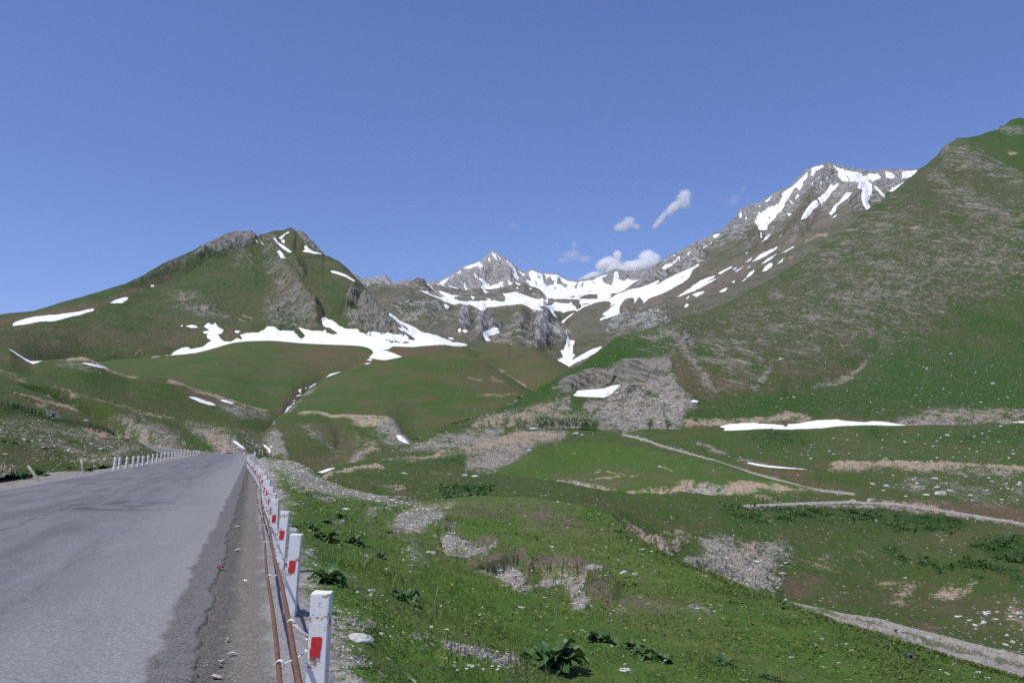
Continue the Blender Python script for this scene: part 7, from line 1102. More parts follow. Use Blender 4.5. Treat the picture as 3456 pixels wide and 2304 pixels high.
for a in [('near_ground', 'Z1', 1585, 1195, 240, .42, 'large flat grey rock beside the nearest posts', 'stone', 0), ('near_ground', 'Z1', 1690, 765, 70, .5, 'pale rock in the grass above the flat grey rock', 'stone', 1),
    ('near_ground', 'Z1', 1598, 1280, 34, .8, 'fist-sized whitish stone just below the flat grey rock', 'stone', 3), ('near_ground', 'Z1', 990, 245, 120, .6, 'grey boulder half hidden behind the third post', 'stone', 3),
    ('near_ground', 'Z2', 1565, 605, 70, .7, 'pointed pale rock right of the bare scarp', 'stone', 4), ('near_ground', 'Z2', 1668, 622, 48, .8, 'smaller pointed pale rock beside the pointed one', 'stone', 3), ('near_ground', 'Z2', 942, 375, 60, .4, 'flat pale rock in the grass above the bare scarp', 'stone_pink', 2),
    ('near_ground', 'Z2', 1210, 888, 38, .7, 'white stone lying in the gravel chute of the scarp', 'stone', 1), ('near_ground', 'Z2', 668, 898, 70, .25, 'thin flat slab in the grass left of the gravel chute', 'stone', 2), ('near_ground', 'Z2', 1570, 1462, 120, .35, 'low grey rock near the bottom edge of the grass', 'stone', 0),
    ('near_ground', 'Z2', 706, 110, 24, .8, 'small white stone on the knoll above the scarp', 'stone', 1), ('near_ground', 'Z2', 1735, 398, 60, .4, 'pale slab on the knoll edge by purple flowers', 'stone', 2), ('near_ground', 'Z3', 1055, 1100, 50, .4, 'long pale slab low on the right grass slope', 'stone', 2), ('near_ground', 'Z3', 955, 1065, 26, .7, 'small pale stone left of the long slab', 'stone', 1), ('near_ground', 'Z3', 960, 1194, 28, .5, 'small white stone below the long slab', 'stone', 3), ('near_ground', 'Z3', 1825, 1205, 52, .4, 'pale stone near the lower right track edge', 'stone', 0), ('near_ground', 'Z3', 2005, 1266, 54, .4, 'white slab at the lower right grass edge', 'stone', 2), ('near_ground', 'Z3', 385, 833, 28, .6, 'white stone on the knoll slope', 'stone', 1),
    ('near_ground', 'Z2', 1415, 350 + 30, 26, .5, 'small pinkish stone on the knoll among yellow flowers', 'stone_pink', 1), ('near_ground', 'R6', 1715, 1485, 80, .45, 'rounded pale rock left of the yellow flowers', 'stone', 3), ('near_ground', 'R6', 1865, 1330, 40, .6, 'pale rock on the upper bare scarp', 'stone', 1), ('near_ground', 'R6', 1745, 1332, 24, .7, 'white stone beside the pale rock on the upper scarp', 'stone', 3), ('near_ground', 'R6', 960, 1090, 80, .3, 'flat slab on the bank right of the posts', 'stone', 2), ('near_ground', 'R6', 520, 1052, 60, .45, 'dark grey rock beside the posts', 'stone_dark', 0), ('near_ground', 'R6', 585, 1048, 36, .5, 'pale stone right of the dark grey rock', 'stone', 1), ('near_ground', 'R6', 497, 912, 46, .6, 'whitish boulder on the bank beside the far posts', 'stone', 3), ('near_ground', 'R6', 560, 955, 40, .4, 'grey slab below the whitish boulder', 'stone_dark', 2), ('near_ground', 'R6', 1075, 1192, 50, .3, 'flat white slab in the grass among dock plants', 'stone', 2), ('near_ground', 'R6', 1465, 975, 50, .45, 'tan flat rock at the foot of the road bank', 'stone_pink', 0), ('near_ground', 'R6', 1500, 1008, 44, .4, 'pale flat rock beside the tan one', 'stone', 2),
    ('terraces', 'R6', 2010, 797, 44, .6, 'left boulder of the pale pair in the green hollow', 'stone', 3), ('terraces', 'R6', 2095, 805, 70, .4, 'wide right boulder of the pale pair in the green hollow', 'stone', 0), ('terraces', 'R6', 1470, 778, 60, .4, 'pale boulder cluster stone on the valley knoll', 'stone', 0),
    ('grass_bump', 'R7', 1512, 1248, 32, .8, 'grey boulder on top of the green mound', 'stone', 3), ('grass_bump', 'R7', 350, 1095, 40, .7, 'big pale boulder at the left shoulder of the green mound', 'stone', 1), ('grass_bump', 'R7', 1975, 1279, 26, .5, 'small white boulder right of the mound boulder', 'stone', 0), ('grass_bump', 'R7', 965, 1290, 36, .4, 'tan flat rock on the middle of the green mound', 'stone_pink', 2),
    ('terraces', 'ZB', 1790, 965, 120, .7, 'largest white boulder on the terrace edge by the birches', 'stone', 4), ('terraces', 'ZB', 1900, 985, 80, .5, 'grey boulder touching the largest white one', 'stone', 0), ('terraces', 'ZB', 105, 890, 50, .7, 'white boulder left on the terrace edge near brown cows', 'stone', 1), ('terraces', 'ZB', 1590, 920, 34, .8, 'small white boulder left of the largest white one', 'stone', 3),
    ('terraces', 'R8', 992, 1168, 60, .8, 'left one of two pale square boulders', 'stone_pink', 3), ('terraces', 'R8', 1136, 1150, 66, .6, 'right one of two pale square boulders', 'stone_pink', 1), ('terraces', 'R8', 1690, 1100, 90, .5, 'big pale boulder in the rubble at far right', 'stone', 3), ('terraces', 'R8', 2275, 872, 44, .4, 'flat grey boulder above the right dirt band', 'stone_dark', 0), ('terraces', 'R8', 2170, 563, 30, .7, 'white boulder below the stony band at the right edge', 'stone', 1), ('terraces', 'R8', 265, 1232, 26, .9, 'white stone standing in a dark green patch', 'stone', 1), ('terraces', 'Z3', 520, 345, 60, .4, 'grey slab above the pale scree at the valley side', 'stone_dark', 2), ('terraces', 'Z3', 560, 720, 34, .5, 'pale stone where the track comes out from behind the knoll', 'stone', 0), ('terraces', 'Z3', 2320, 830, 50, .8, 'big pale boulder at the right edge above the track', 'stone', 3), ('terraces', 'Z3', 2045, 890, 30, .9, 'white standing boulder right of the brown patches', 'stone', 1), ('terraces', 'Z3', 1460, 560, 40, .5, 'pinkish boulder beside the tan bare patches', 'stone_pink', 0), ('terraces', 'Z3', 1240, 128, 24, .8, 'pinkish stone beside the dark green leafy band', 'stone_pink', 3),
    ('left_slope', 'ZA', 60, 915, 60, .5, 'white boulder in the rubble at the left edge', 'stone', 0), ('left_slope', 'ZA', 1230, 940, 44, .4, 'white flat boulder above the left-hand posts', 'stone', 2), ('left_slope', 'ZA', 660, 968, 40, .5, 'dark grey boulder in the left rubble', 'stone_dark', 3), ('left_slope', 'ZA', 1125, 465, 70, .4, 'pale boulder on top of the dark turf step', 'stone', 0), ('left_slope', 'ZA', 1900, 455, 36, .5, 'white boulder on the slope above the red chevron sign', 'stone', 1), ('left_slope', 'R5', 1775, 570, 44, .5, 'long white boulder on the slope above the bend', 'stone', 2), ('left_slope', 'ZA', 1410, 665, 34, .8, 'dark boulder below the brown bank', 'stone_dark', 3),
    ('right_hill', 'R7', 1740, 120, 70, 1.1, 'dark grey crag standing out of the spur above the quarry', 'stone_dark', 4), ('right_hill', 'ZB', 585, 395, 40, .6, 'whitish boulder resting on the green spur', 'stone', 3), ('right_hill', 'R8', 430, 32, 44, .6, 'white rock at the foot of the brown scree', 'stone', 1), ('right_hill', 'R8', 2105, 226, 30, .7, 'white boulder on the green slope at right', 'stone', 3), ('right_hill', 'R8', 2225, 336, 26, .5, 'white flat boulder low on the green slope at right', 'stone', 0), ('right_hill', 'R8', 1716, 268, 20, .8, 'small white boulder in the middle of the green slope', 'stone', 1)]:
    rockpx(*a)
def scatter(lname, polys, n, wmin, wmax, label, group, mat='stone', seed=0):
    r = np.random.default_rng(seed); pts = []
    arr = [src(t, p) for t, p in polys]
    allp = np.concatenate(arr); lo, hi = allp.min(0), allp.max(0)
    while len(pts) < n:
        u, v = r.uniform(lo[0], hi[0]), r.uniform(lo[1], hi[1])
        if any(seg_dist(np.array([u]), np.array([v]), a)[1][0] for a in arr): pts.append((u, v))
    for p in hits(lname, pts):
        w_ = r.uniform(wmin, wmax)*p.y/F*0.5*(1.0 if r.random() < .8 else 1.5)
        rock(p, w_*r.uniform(.8, 1.5), w_*r.uniform(.7, 1.1), w_*r.uniform(.5, 1.1), label, group, mat)
scatter('right_hill', [('D', [(1750, 880), (2000, 820), (2340, 760), (2345, 945), (1700, 950)])], 46, 5, 10, 'pale stone scattered on the green slope above the long snow bank', 'stones on the green slope', seed=1)
scatter('right_hill', [('Z8', [(950, 560), (1600, 480), (1760, 800), (1900, 860), (1750, 1080), (1200, 1190), (560, 1000), (560, 850)])], 36, 7, 14, 'grey block in the rubble below the quarried rock', 'blocks below the quarry', seed=2)
scatter('terraces', [('R8', [(1300, 600), (2340, 570), (2340, 860), (1100, 860)]), ('R8', [(200, 680), (1300, 640), (1100, 860), (300, 830)])], 54, 6, 12, 'pale stone on the green terrace between the snow bank and the dirt band', 'stones on the upper terrace', seed=3)
scatter('terraces', [('R8', [(1000, 930), (2340, 960), (2340, 1160), (1300, 1130)])], 36, 7, 17, 'pale stone in the rubble below the right dirt band', 'stones below the dirt band', seed=4)
scatter('terraces', [('Z3', [(1700, 780), (2350, 720), (2350, 1120), (1950, 1000)])], 26, 9, 22, 'pale stone strewn on the valley side beside the track', 'stones beside the track', seed=5)
scatter('terraces', [('Z3', [(20, 340), (240, 330), (620, 330), (540, 640), (300, 640)])], 22, 6, 14, 'pale stone on the valley-side scree behind the knoll', 'stones on the valley scree', seed=6)
scatter('left_slope', [('ZA', [(50, 560), (900, 640), (1500, 800), (1450, 900), (1200, 1000), (700, 880), (60, 640)])], 34, 6, 13, 'pale stone in the rubble behind the left-hand posts', 'stones in the left rubble', seed=7)
scatter('near_ground', [('Z1', [(1100, 400), (1900, 300), (2300, 800), (2300, 1300), (1500, 1500), (1450, 1000)])], 20, 7, 18, 'small pale stone in the grass right of the nearest posts', 'stones in the near grass', seed=8)
scatter('near_ground', [('Z2', [(320, 580), (1250, 560), (1200, 900), (560, 760)])], 18, 6, 14, 'pale stone lying on the bare near scarp', 'stones on the near scarp', seed=9)
# loose small stones without number: one low mesh each, all in one object per ground
def stone_stuff(name, lname, mask_fn, n, wmin, wmax, mat, seed, label):
    L = LAYERS[lname]; r = np.random.default_rng(seed); nf = L['nf']
    Wt = mask_fn(L)[:nf-1].ravel(); Wt = np.maximum(Wt, 0); Wt /= Wt.sum()
    idx = r.choice(len(Wt), n, p=Wt)
    X = L['X'][:nf-1].ravel()[idx]; Y = L['Y'][:nf-1].ravel()[idx]; Z = L['Z'][:nf-1].ravel()[idx]
    X = X + r.normal(0, 1, n)*Y*0.0012; Y = Y + r.normal(0, 1, n)*Y*0.0012
    base = np.array([[1, 0, 0], [.3, .95, .1], [-.8, .6, 0], [-.8, -.6, .1], [.3, -.95, 0], [.1, .1, .8], [.45, -.3, .62], [-.4, .2, .66]])
    f3 = np.array([[0, 1, 6], [1, 5, 6], [1, 2, 7], [1, 7, 5], [2, 3, 7], [3, 5, 7], [3, 4, 6], [3, 6, 5], [4, 0, 6]])
    w_ = (wmin + (wmax - wmin)*r.random(n)**2.5)*Y/F*0.5; an = r.random(n)*6.283
    B = base[None]*np.stack([w_*r.uniform(.8, 1.6, n), w_*r.uniform(.7, 1.1, n), w_*r.uniform(.5, 1.1, n)], -1)[:, None]
    B = B + r.normal(0, .12, B.shape)*w_[:, None, None]
    c, s = np.cos(an)[:, None], np.sin(an)[:, None]
    V = np.stack([B[:, :, 0]*c - B[:, :, 1]*s + X[:, None], B[:, :, 0]*s + B[:, :, 1]*c + Y[:, None], B[:, :, 2] + Z[:, None] - 0.1*w_[:, None]], -1)
    Fc = f3[None] + (np.arange(n)*8)[:, None, None]
    o = make_mesh(name, V.reshape(-1, 3), Fc.reshape(-1, 3), MAT[mat], False); tag(o, label, 'stones', kind='stuff')
scr = lambda L: L['M']['scree'] + 0.35*L['M']['stones']**2
stone_stuff('loose_stones', 'terraces', lambda L: scr(L)*(L['V'] > 1380), 3000, 1.5, 7, 'stone', 21, 'small loose stones strewn over the terraces')
stone_stuff('loose_stones', 'right_hill', scr, 3000, 1.5, 6, 'stone', 22, 'small loose stones strewn over the right hill')
stone_stuff('loose_stones', 'left_slope', scr, 2200, 1.5, 7, 'stone', 23, 'small loose stones in the rubble above the road')
stone_stuff('loose_stones', 'near_ground', lambda L: (L['M']['scree']*(sp_of(L['X'], L['Y'])[1] > 0.3) + 0.02*(sp_of(L['X'], L['Y'])[1] > 0.6))*(L['Y'] > 3), 5200, 2, 10, 'stone', 24, 'small loose stones on the bare near ground')
stone_stuff('gravel', 'near_ground', lambda L: np.exp(-((sp_of(L['X'], L['Y'])[1] + 0.55)/0.18)**2)*(L['Y'] > 3.5)*(L['Y'] < 60) + 0.12*np.exp(-((sp_of(L['X'], L['Y'])[1])/0.35)**2)*(L['Y'] < 60), 3200, 3, 13, 'pebble', 25, 'loose gravel and asphalt crumbs on the road shoulder')
for z, y, w_, lab, m in [(475, 1235, 70, 'pale flat stone on the shoulder by the crack', 'stone'), (395, 1300, 60, 'light grey pebble on the shoulder near the bottom', 'stone'), (372, 1332, 60, 'blue-grey pebble touching the light one', 'stone_dark'), (260, 1336, 44, 'dark pebble against the asphalt lip', 'stone_dark'), (345, 1425, 100, 'flat brownish stone low on the shoulder', 'stone_pink'), (525, 185, 60, 'broken tan lump on the far shoulder', 'stone_pink'), (560, 205, 34, 'dark lump beside the tan one on the shoulder', 'stone_dark'), (440, 1120, 50, 'reddish stone on the shoulder', 'stone_pink'), (525, 380, 50, 'pale chip on the shoulder beside the lip', 'stone'), (600, 100, 30, 'dark stone at the shoulder edge by the posts', 'stone_dark')]:
    u, v = s1('Z1', z, y); d = 1.6*F/(v - HZ); p = world(u, v, d); k = w_*CROPS['Z1'][2]*d/F/2
    rock((p.x, p.y, 0.012), k*1.1, k*0.8, k*0.5, lab, 'stones on the shoulder', m)
# ------------------------------------------------------------------ litter
def litter(name, tg, x, y, wpx, mat, label, lname=None, seed=0):
    u, v = s1(tg, x, y); p = hit(lname, u, v) if lname else world(u, v, 1.6*F/(v - HZ)); w_ = wpx*CROPS[tg][2]*p.y/F
    bm = bmesh.new(); bmesh.ops.create_grid(bm, x_segments=9, y_segments=6, size=0.5); r = random.Random(seed)
    for q in bm.verts: q.co = Vector((q.co.x*w_, q.co.y*w_*0.55, w_*(0.10 + 0.10*math.sin(q.co.x*9 + seed) + 0.06*math.cos(q.co.y*11) + r.uniform(-.03, .03))))
    g = bmesh.ops.solidify(bm, geom=list(bm.faces), thickness=0.003)
    o = bm_obj(name, bm, MAT[mat], None, True); o.location = (p.x, p.y, max(p.z, 0.01 if not lname else -99)); o.rotation_euler = (0.1, 0.05, 0.3 + seed); return tag(o, label, 'litter')
litter('crushed_plastic', 'Z1', 372, 556, 66, 'plastic_red', 'dark red scrap of plastic at the asphalt edge', None, 1)
litter('paper_scrap', 'Z1', 586, 672, 54, 'plastic_white', 'white scrap lying on the gravel shoulder', None, 2)
b_ = litter('plastic_wrapper', 'Z3', 1485, 1150, 60, 'plastic_blue', 'crumpled blue and white wrapper in the grass at lower right', 'near_ground', 3)
# ------------------------------------------------------------------ grass, clover, flowers on the near bank
Lg = LAYERS['near_ground']; nf = Lg['nf']
sg_, pg_ = sp_of(Lg['X'][:nf-1], Lg['Y'][:nf-1])
bare = np.clip(Lg['M']['scree'] + Lg['M']['tan'], 0, 1)[:nf-1]
wt = smooth(0.75, 0.2, bare)*(pg_ > 0.35)*(Lg['Y'][:nf-1] > 4)*(Lg['Y'][:nf-1] < 75)
wt = wt + 0.03*(pg_ > 0.25)*(Lg['Y'][:nf-1] > 4)*(Lg['Y'][:nf-1] < 40)
clump = fbm(Lg['X'][:nf-1]/1.1, Lg['Y'][:nf-1]/1.1, 4, 0.6, 401)
tall = fbm(Lg['X'][:nf-1]/2.6, Lg['Y'][:nf-1]/2.6, 3, 0.6, 402)
def blades(name, n, mat, seed, wfun, hmin, hmax, wpx, label, lean=0.5, tmin=0.0):
    r = np.random.default_rng(seed); W_ = np.maximum(wfun, 0).ravel(); W_ /= W_.sum(); idx = r.choice(len(W_), n, p=W_)
    X = Lg['X'][:nf-1].ravel()[idx]; Y = Lg['Y'][:nf-1].ravel()[idx]; Z = Lg['Z'][:nf-1].ravel()[idx]; tl = np.clip(0.9 + 1.1*tall.ravel()[idx], 0.4, 1.8)
    X = X + r.normal(0, 1, n)*Y*0.0013; Y = Y + r.normal(0, 1, n)*Y*0.0030
    h = (hmin + (hmax - hmin)*r.random(n)**1.7)*tl*(0.8 + 0.25*smooth(10, 40, Y)); w_ = wpx*Y/F*3.375*r.uniform(.6, 1.3, n)*0.5
    an = r.random(n)*6.283; fx, fy = np.cos(an), np.sin(an); la = r.random(n)*6.283; ln = h*lean*r.uniform(.2, 1.1, n)
    dx, dy = np.cos(la)*ln, np.sin(la)*ln
    def pt(t, side):
        k = t*t
        return np.stack([X + dx*k + side*fx*w_*(1 - t*0.75), Y + dy*k + side*fy*w_*(1 - t*0.75), Z - 0.01 + h*t*(1 - 0.25*k*lean)], -1)
    V = np.stack([pt(0, -1), pt(0, 1), pt(0.55, 1), pt(0.55, -1), pt(1.0, 0)], 1)
    b = (np.arange(n)*5)[:, None]
    o = make_mesh(name, V.reshape(-1, 3), [np.array([[0, 1, 2, 3]]) + b, np.array([[3, 2, 4]]) + b], MAT[mat], True); return tag(o, label, 'grass', kind='stuff')
blades('grass', 150000, 'grass_blade', 31, wt*(0.35 + np.clip(0.6 + 1.4*clump, 0, 1.6)), 0.03, 0.13, 0.62, 'short green grass on the bank beside the road')
blades('tall_grass', 24000, 'grass_blade', 36, wt*np.clip(tall*2.4 - 0.25, 0, 1)*(Lg['Y'][:nf-1] < 40), 0.10, 0.26, 0.6, 'taller grass tufts on the bank beside the road', 0.8)
dryw = wt*np.clip(Lg['M']['brown'][:nf-1], 0, 1)**1.5
blades('dry_grass', 16000, 'dry_blade', 32, dryw + 1e-6*wt, 0.05, 0.16, 0.5, 'dry overhanging grass along the scarp rims', 0.9)
def clover(n, seed):
    r = np.random.default_rng(seed); W_ = (wt*np.clip(clump*1.8 + 0.35, 0, 1)*(Lg['Y'][:nf-1] < 45)).ravel(); W_ /= W_.sum(); idx = r.choice(len(W_), n, p=W_)
    X = Lg['X'][:nf-1].ravel()[idx] ; Y = Lg['Y'][:nf-1].ravel()[idx]; Z = Lg['Z'][:nf-1].ravel()[idx]
    X = X + r.normal(0, 1, n)*Y*0.002; Y = Y + r.normal(0, 1, n)*Y*0.004
    rad = (0.006 + 0.010*r.random(n))*np.clip(Y/9, 0.8, 3); zz = Z + 0.02 + 0.05*r.random(n); tx, ty = r.normal(0, .35, n), r.normal(0, .35, n); a0 = r.random(n)*6.283
    V = []
    for k in range(5):
        a = a0 + k*2*math.pi/5; ox, oy = rad*np.cos(a), rad*np.sin(a); V.append(np.stack([X + ox, Y + oy, zz + tx*ox + ty*oy], -1))
    V = np.stack(V, 1); b = (np.arange(n)*5)[:, None]
    o = make_mesh('ground_cover', V.reshape(-1, 3), np.array([[0, 1, 2, 3, 4]]) + b, MAT['clover'], True); tag(o, 'small round-leaved herbs between the grass on the near bank', 'herbs', kind='stuff')
clover(52000, 33)
def leaf_patches(lname, n, seed, r0, r1):
    L = LAYERS[lname]; k = L['nf'] - 1; r = np.random.default_rng(seed); W_ = (np.clip(L['M']['dark'][:k], 0, 1)*np.clip(0.1 + 2.2*fbm(L['X'][:k]/4, L['Y'][:k]/4, 4, 0.6, 71), 0, 1)**1.5*(L['M']['scree'][:k] < 0.4)).ravel(); W_ /= W_.sum(); idx = r.choice(len(W_), n, p=W_)
    X = L['X'][:k].ravel()[idx]; Y = L['Y'][:k].ravel()[idx]; Z = L['Z'][:k].ravel()[idx]; rad = r.uniform(r0, r1, n); tx, ty = r.normal(0, .6, n), r.normal(0, .6, n); a0 = r.random(n)*6.283; zz = Z + r.uniform(0.02, 0.4, n)
    X = X + r.normal(0, .3, n); Y = Y + r.normal(0, .6, n); V = []
    for q in range(6):
        a = a0 + q*math.pi/3; rr = rad*(1.0 if q % 3 else 1.6); ox, oy = rr*np.cos(a), rr*np.sin(a); V.append(np.stack([X + ox, Y + oy, zz + tx*ox + ty*oy], -1))
    V = np.stack(V, 1); o = make_mesh('leafy_weeds', V.reshape(-1, 3), np.array([[0, 1, 2, 3, 4, 5]]) + (np.arange(n)*6)[:, None], MAT['weed_leaf'], True); tag(o, 'dark patches of broad-leaved weeds on the terraces', 'weeds', kind='stuff')
leaf_patches('terraces', 8500, 34, 0.06, 0.20)
# dock plants: rosettes of big wavy leaves
def leaf_geo(L, Wd, bend, wav, r, az, tilt):
    nu, nv = 9, 5; V = np.zeros((nu, nv, 3))
    for i in range(nu):
        t = i/(nu-1); wd = Wd*(math.sin(math.pi*min(1, t*0.93 + 0.07))**0.75)*(1.15 - 0.45*t) if t > 0.16 else Wd*0.10
        ang = tilt - bend*t*t
        x = L*(t*math.cos(tilt - bend*t*t*0.5)); z = L*(t*math.sin(tilt - bend*t*t*0.5))
        for j in range(nv):
            s = j/(nv-1)*2 - 1
            V[i, j] = (x, s*wd, z + abs(s)*wd*0.45 + wav*math.sin(t*11 + s*2.2 + az*3)*abs(s)*Wd)
    V = V.reshape(-1, 3); c, s_ = math.cos(az), math.sin(az)
    V = np.stack([V[:, 0]*c - V[:, 1]*s_, V[:, 0]*s_ + V[:, 1]*c, V[:, 2]], -1)
    return V, [grid_faces(nu, nv)]
def dock_mesh(seed, n, R_, H_):
    r = random.Random(seed); parts = []
    for k in range(n):
        az = k*2.4 + r.uniform(-.4, .4); t = r.random(); L = R_*r.uniform(.45, 1.05)
        parts.append(leaf_geo(L, L*r.uniform(.26, .40), r.uniform(.5, 1.4), .30, r, az, r.uniform(.2, 1.25)))
    v, fs = merge(parts); return make_mesh('dock_plant', v, fs, MAT['dock_leaf'], True, None, None, False)
DOCK = [dock_mesh(i, n, 1.0, 0.6) for i, n in enumerate((46, 24, 15))]
first = [True]*3
def dock(lname, tg, x, y, wpx, k, label, zs=1.0):
    u, v = s1(tg, x, y); p = hit(lname, u, v) if lname else world(u, v, 1.6*F/(v - HZ)); R_ = wpx*CROPS[tg][2]*p.y/F*0.5*1.05
    o = DOCK[k].copy() if not first[k] else DOCK[k]; first[k] = False; COL.objects.link(o)
    o.location = p; o.scale = (R_, R_, R_*zs); o.rotation_euler = (0, 0, random.uniform(0, 6.28)); return tag(o, label, 'dock plant', 'broad-leaved dock plants')
for a in [('near_ground', 'Z2', 950, 1430, 620, 0, 'biggest broad-leaved dock plant at the bottom centre', 0.9), ('near_ground', 'Z2', 1360, 1195, 360, 1, 'dock plant just up and right of the biggest one', 0.7), ('near_ground', 'Z2', 1640, 1290, 260, 2, 'dock plant in the middle of the row right of the biggest one', 1.0), ('near_ground', 'Z2', 1730, 1330, 280, 1, 'dock plant right of the middle one in the row', 0.8), ('near_ground', 'Z2', 1920, 1390, 240, 2, 'last dock plant of the row right of the biggest one', 1.0),
    ('near_ground', 'Z1', 1320, 690, 380, 0, 'tall dock plant behind the nearest post', 0.95), ('near_ground', 'Z1', 1310, 330, 300, 1, 'dark dock plant in the grass right of the second post', 0.9), ('near_ground', 'Z1', 1550, 350, 250, 1, 'dock plant right of the dark one', 0.9), ('near_ground', 'Z1', 1180, 235, 200, 2, 'dock plant on the bank behind the second post', 1.0), ('near_ground', 'Z1', 1020, 215, 130, 2, 'small dock plant touching the third post', 1.0), ('near_ground', 'Z1', 1420, 125, 140, 2, 'small dock plant up the bank near white flowers', 0.8), ('near_ground', 'Z1', 1310, 170, 130, 2, 'small dock plant above the dark one', 0.9), ('near_ground', 'Z1', 1850, 250, 110, 2, 'small dock plant at the edge of the upper scarp', 0.6), ('near_ground', 'Z1', 1985, 850, 330, 1, 'dock plant in the middle of the near grass', 0.9), ('near_ground', 'Z1', 1780, 460, 150, 2, 'little dock plant in the clover patch', 0.9), ('near_ground', 'Z1', 1600, 1440, 150, 2, 'flattened dock plant on the gravel near the bottom', 0.4), ('near_ground', 'Z1', 1390, 1020, 60, 2, 'tiny seedling on the bare gravel behind the nearest post', 0.7),
    ('near_ground', 'Z3', 110, 1215, 220, 2, 'dock plant low on the right grass slope', 0.8), ('near_ground', 'Z3', 430, 1320, 200, 1, 'dock plant at the bottom edge of the right slope', 0.7), ('near_ground', 'Z3', 550, 790, 60, 2, 'upright leafy plant on the knoll edge by the track', 1.3), ('near_ground', 'Z3', 630, 805, 70, 2, 'second upright leafy plant on the knoll edge by the track', 1.3), ('near_ground', 'Z3', 715, 850, 60, 2, 'third upright leafy plant on the knoll edge by the track', 1.3), ('near_ground', 'Z2', 2215, 570, 60, 2, 'single leafy plant on the skyline of the knoll', 1.2), ('near_ground', 'Z2', 1530, 250, 110, 1, 'bushy green tuft on the knoll edge', 0.7), ('near_ground', 'Z2', 1610, 300, 90, 1, 'second bushy green tuft on the knoll edge', 0.7),
    (None, 'ZA', 300, 1225, 250, 0, 'dark leafy clump left of the leaning wooden post', 0.75), (None, 'ZA', 510, 1180, 210, 0, 'dark leafy clump right of the leaning wooden post', 0.8), (None, 'ZA', 1190, 1135, 140, 0, 'leafy clump right of the upright wooden post', 0.8), ('left_slope', 'ZA', 910, 1100, 90, 1, 'leafy clump in the grass left of the upright wooden post', 0.7), ('left_slope', 'ZA', 600, 840, 90, 1, 'leafy clump in the rubble on the left bank', 0.8), ('left_slope', 'ZA', 905, 760, 60, 1, 'leafy clump higher in the left rubble', 0.8), ('left_slope', 'ZA', 1560, 785, 60, 1, 'leafy clump below the red chevron sign', 0.7), ('left_slope', 'ZA', 1735, 845, 90, 1, 'leafy clump above the left-hand posts', 0.7), ('left_slope', 'ZA', 200, 770, 120, 0, 'dark leafy clump on the green hump at left', 0.5), ('left_slope', 'ZA', 370, 750, 80, 1, 'leafy clump right of the one on the green hump', 0.6), ('left_slope', 'ZA', 60, 750, 110, 0, 'dark leafy clump at the left edge of the green hump', 0.5)]:
    dock(*a)
# flowers: a stalk and a head of petals in one small mesh per kind
def flower_mesh(name, mat, petals, R_, cup, stem_h, spike=False):
    me = bpy.data.meshes.new(name); parts = []
    v, fs = tube([(0, 0, 0), (0.004, 0, stem_h*0.6), (0, 0, stem_h)], 0.0025, 4); nst = sum(len(f) for f in fs); parts.append((v, fs))
    if spike:
        r = random.Random(3)
        for k in range(16):
            a = k*2.4; z = stem_h*0.55 + stem_h*0.5*k/16; rr = R_*(1.1 - 0.6*k/16)
            v = np.array([(0.0, 0, z), (rr*math.cos(a - .4), rr*math.sin(a - .4), z + .006), (rr*1.3*math.cos(a), rr*1.3*math.sin(a), z + 0.002), (rr*math.cos(a + .4), rr*math.sin(a + .4), z + .006)]); parts.append((v, [np.array([[0, 1, 2, 3]])]))
    else:
        for k in range(petals):
            a = k*2*math.pi/petals; w_ = 2.6/petals
            v = np.array([(0, 0, stem_h)] + [(R_*q*math.cos(a + s*w_), R_*q*math.sin(a + s*w_), stem_h + cup*q*q) for q, s in ((.6, -.5), (1, -.35), (1.04, 0), (1, .35), (.6, .5))]); parts.append((v, [np.array([[0, 1, 2, 3]]), np.array([[0, 3, 4, 5]])]))
    v, fs = merge(parts); o = make_mesh(name, v, fs, MAT['stem_green'], True, None, None, False); o.data.materials.append(MAT[mat])
    mi = np.zeros(len(o.data.polygons), np.int32); zc = np.array([p.center.z for p in o.data.polygons]); rad = np.array([math.hypot(p.center.x, p.center.y) for p in o.data.polygons])
    mi[rad > 0.006] = 1; o.data.polygons.foreach_set('material_index', mi); return o
FL = {'white': flower_mesh('white_flower', 'petal_white', 9, 0.019, 0.006, 0.12), 'yellow': flower_mesh('yellow_flower', 'petal_yellow', 5, 0.016, 0.012, 0.11), 'purple': flower_mesh('purple_flower', 'petal_purple', 0, 0.016, 0, 0.14, True)}
usedf = set()
def flower(kind, p, sc, label, group):
    o = FL[kind] if kind not in usedf else FL[kind].copy(); usedf.add(kind); COL.objects.link(o)
    o.location = p; o.scale = (sc,)*3; o.rotation_euler = (random.uniform(0.0, .5), random.uniform(-.25, .25), random.uniform(0, 6.28)); tag(o, label, 'flower', group)
WF = [('Z2', p) for p in [(305, 1545), (222, 1560), (490, 1555), (100, 1530), (265, 1515), (425, 1500), (345, 1535), (395, 1555), (135, 1545), (240, 1518), (190, 1495), (70, 1490), (20, 1175), (150, 1220), (195, 1195), (30, 1220)]]
for t_, p_ in WF: flower('white', px('near_ground', t_, *p_), random.uniform(.8, 1.25), 'small white flower in the patch at the bottom left of the big dock plant', 'white flowers at the bottom centre')
for t_, p_ in [('Z2', p) for p in [(900, 945), (1003, 952), (992, 950), (328, 1038), (480, 1075), (1410, 1300), (1445, 1308), (1950, 1455), (1270, 1053), (1608, 1495), (305, 1120), (862, 1170), (1220, 1185)]] + [('Z1', p) for p in [(1400, 405), (1630, 312), (1605, 300), (1740, 310), (1760, 303), (1805, 886), (2220, 1178), (1720, 880), (1190, 612), (1710, 886), (2330, 960)]]:
    flower('white', px('near_ground', t_, *p_), random.uniform(.9, 1.3), 'white flower standing alone in the near grass', 'single white flowers in the grass')
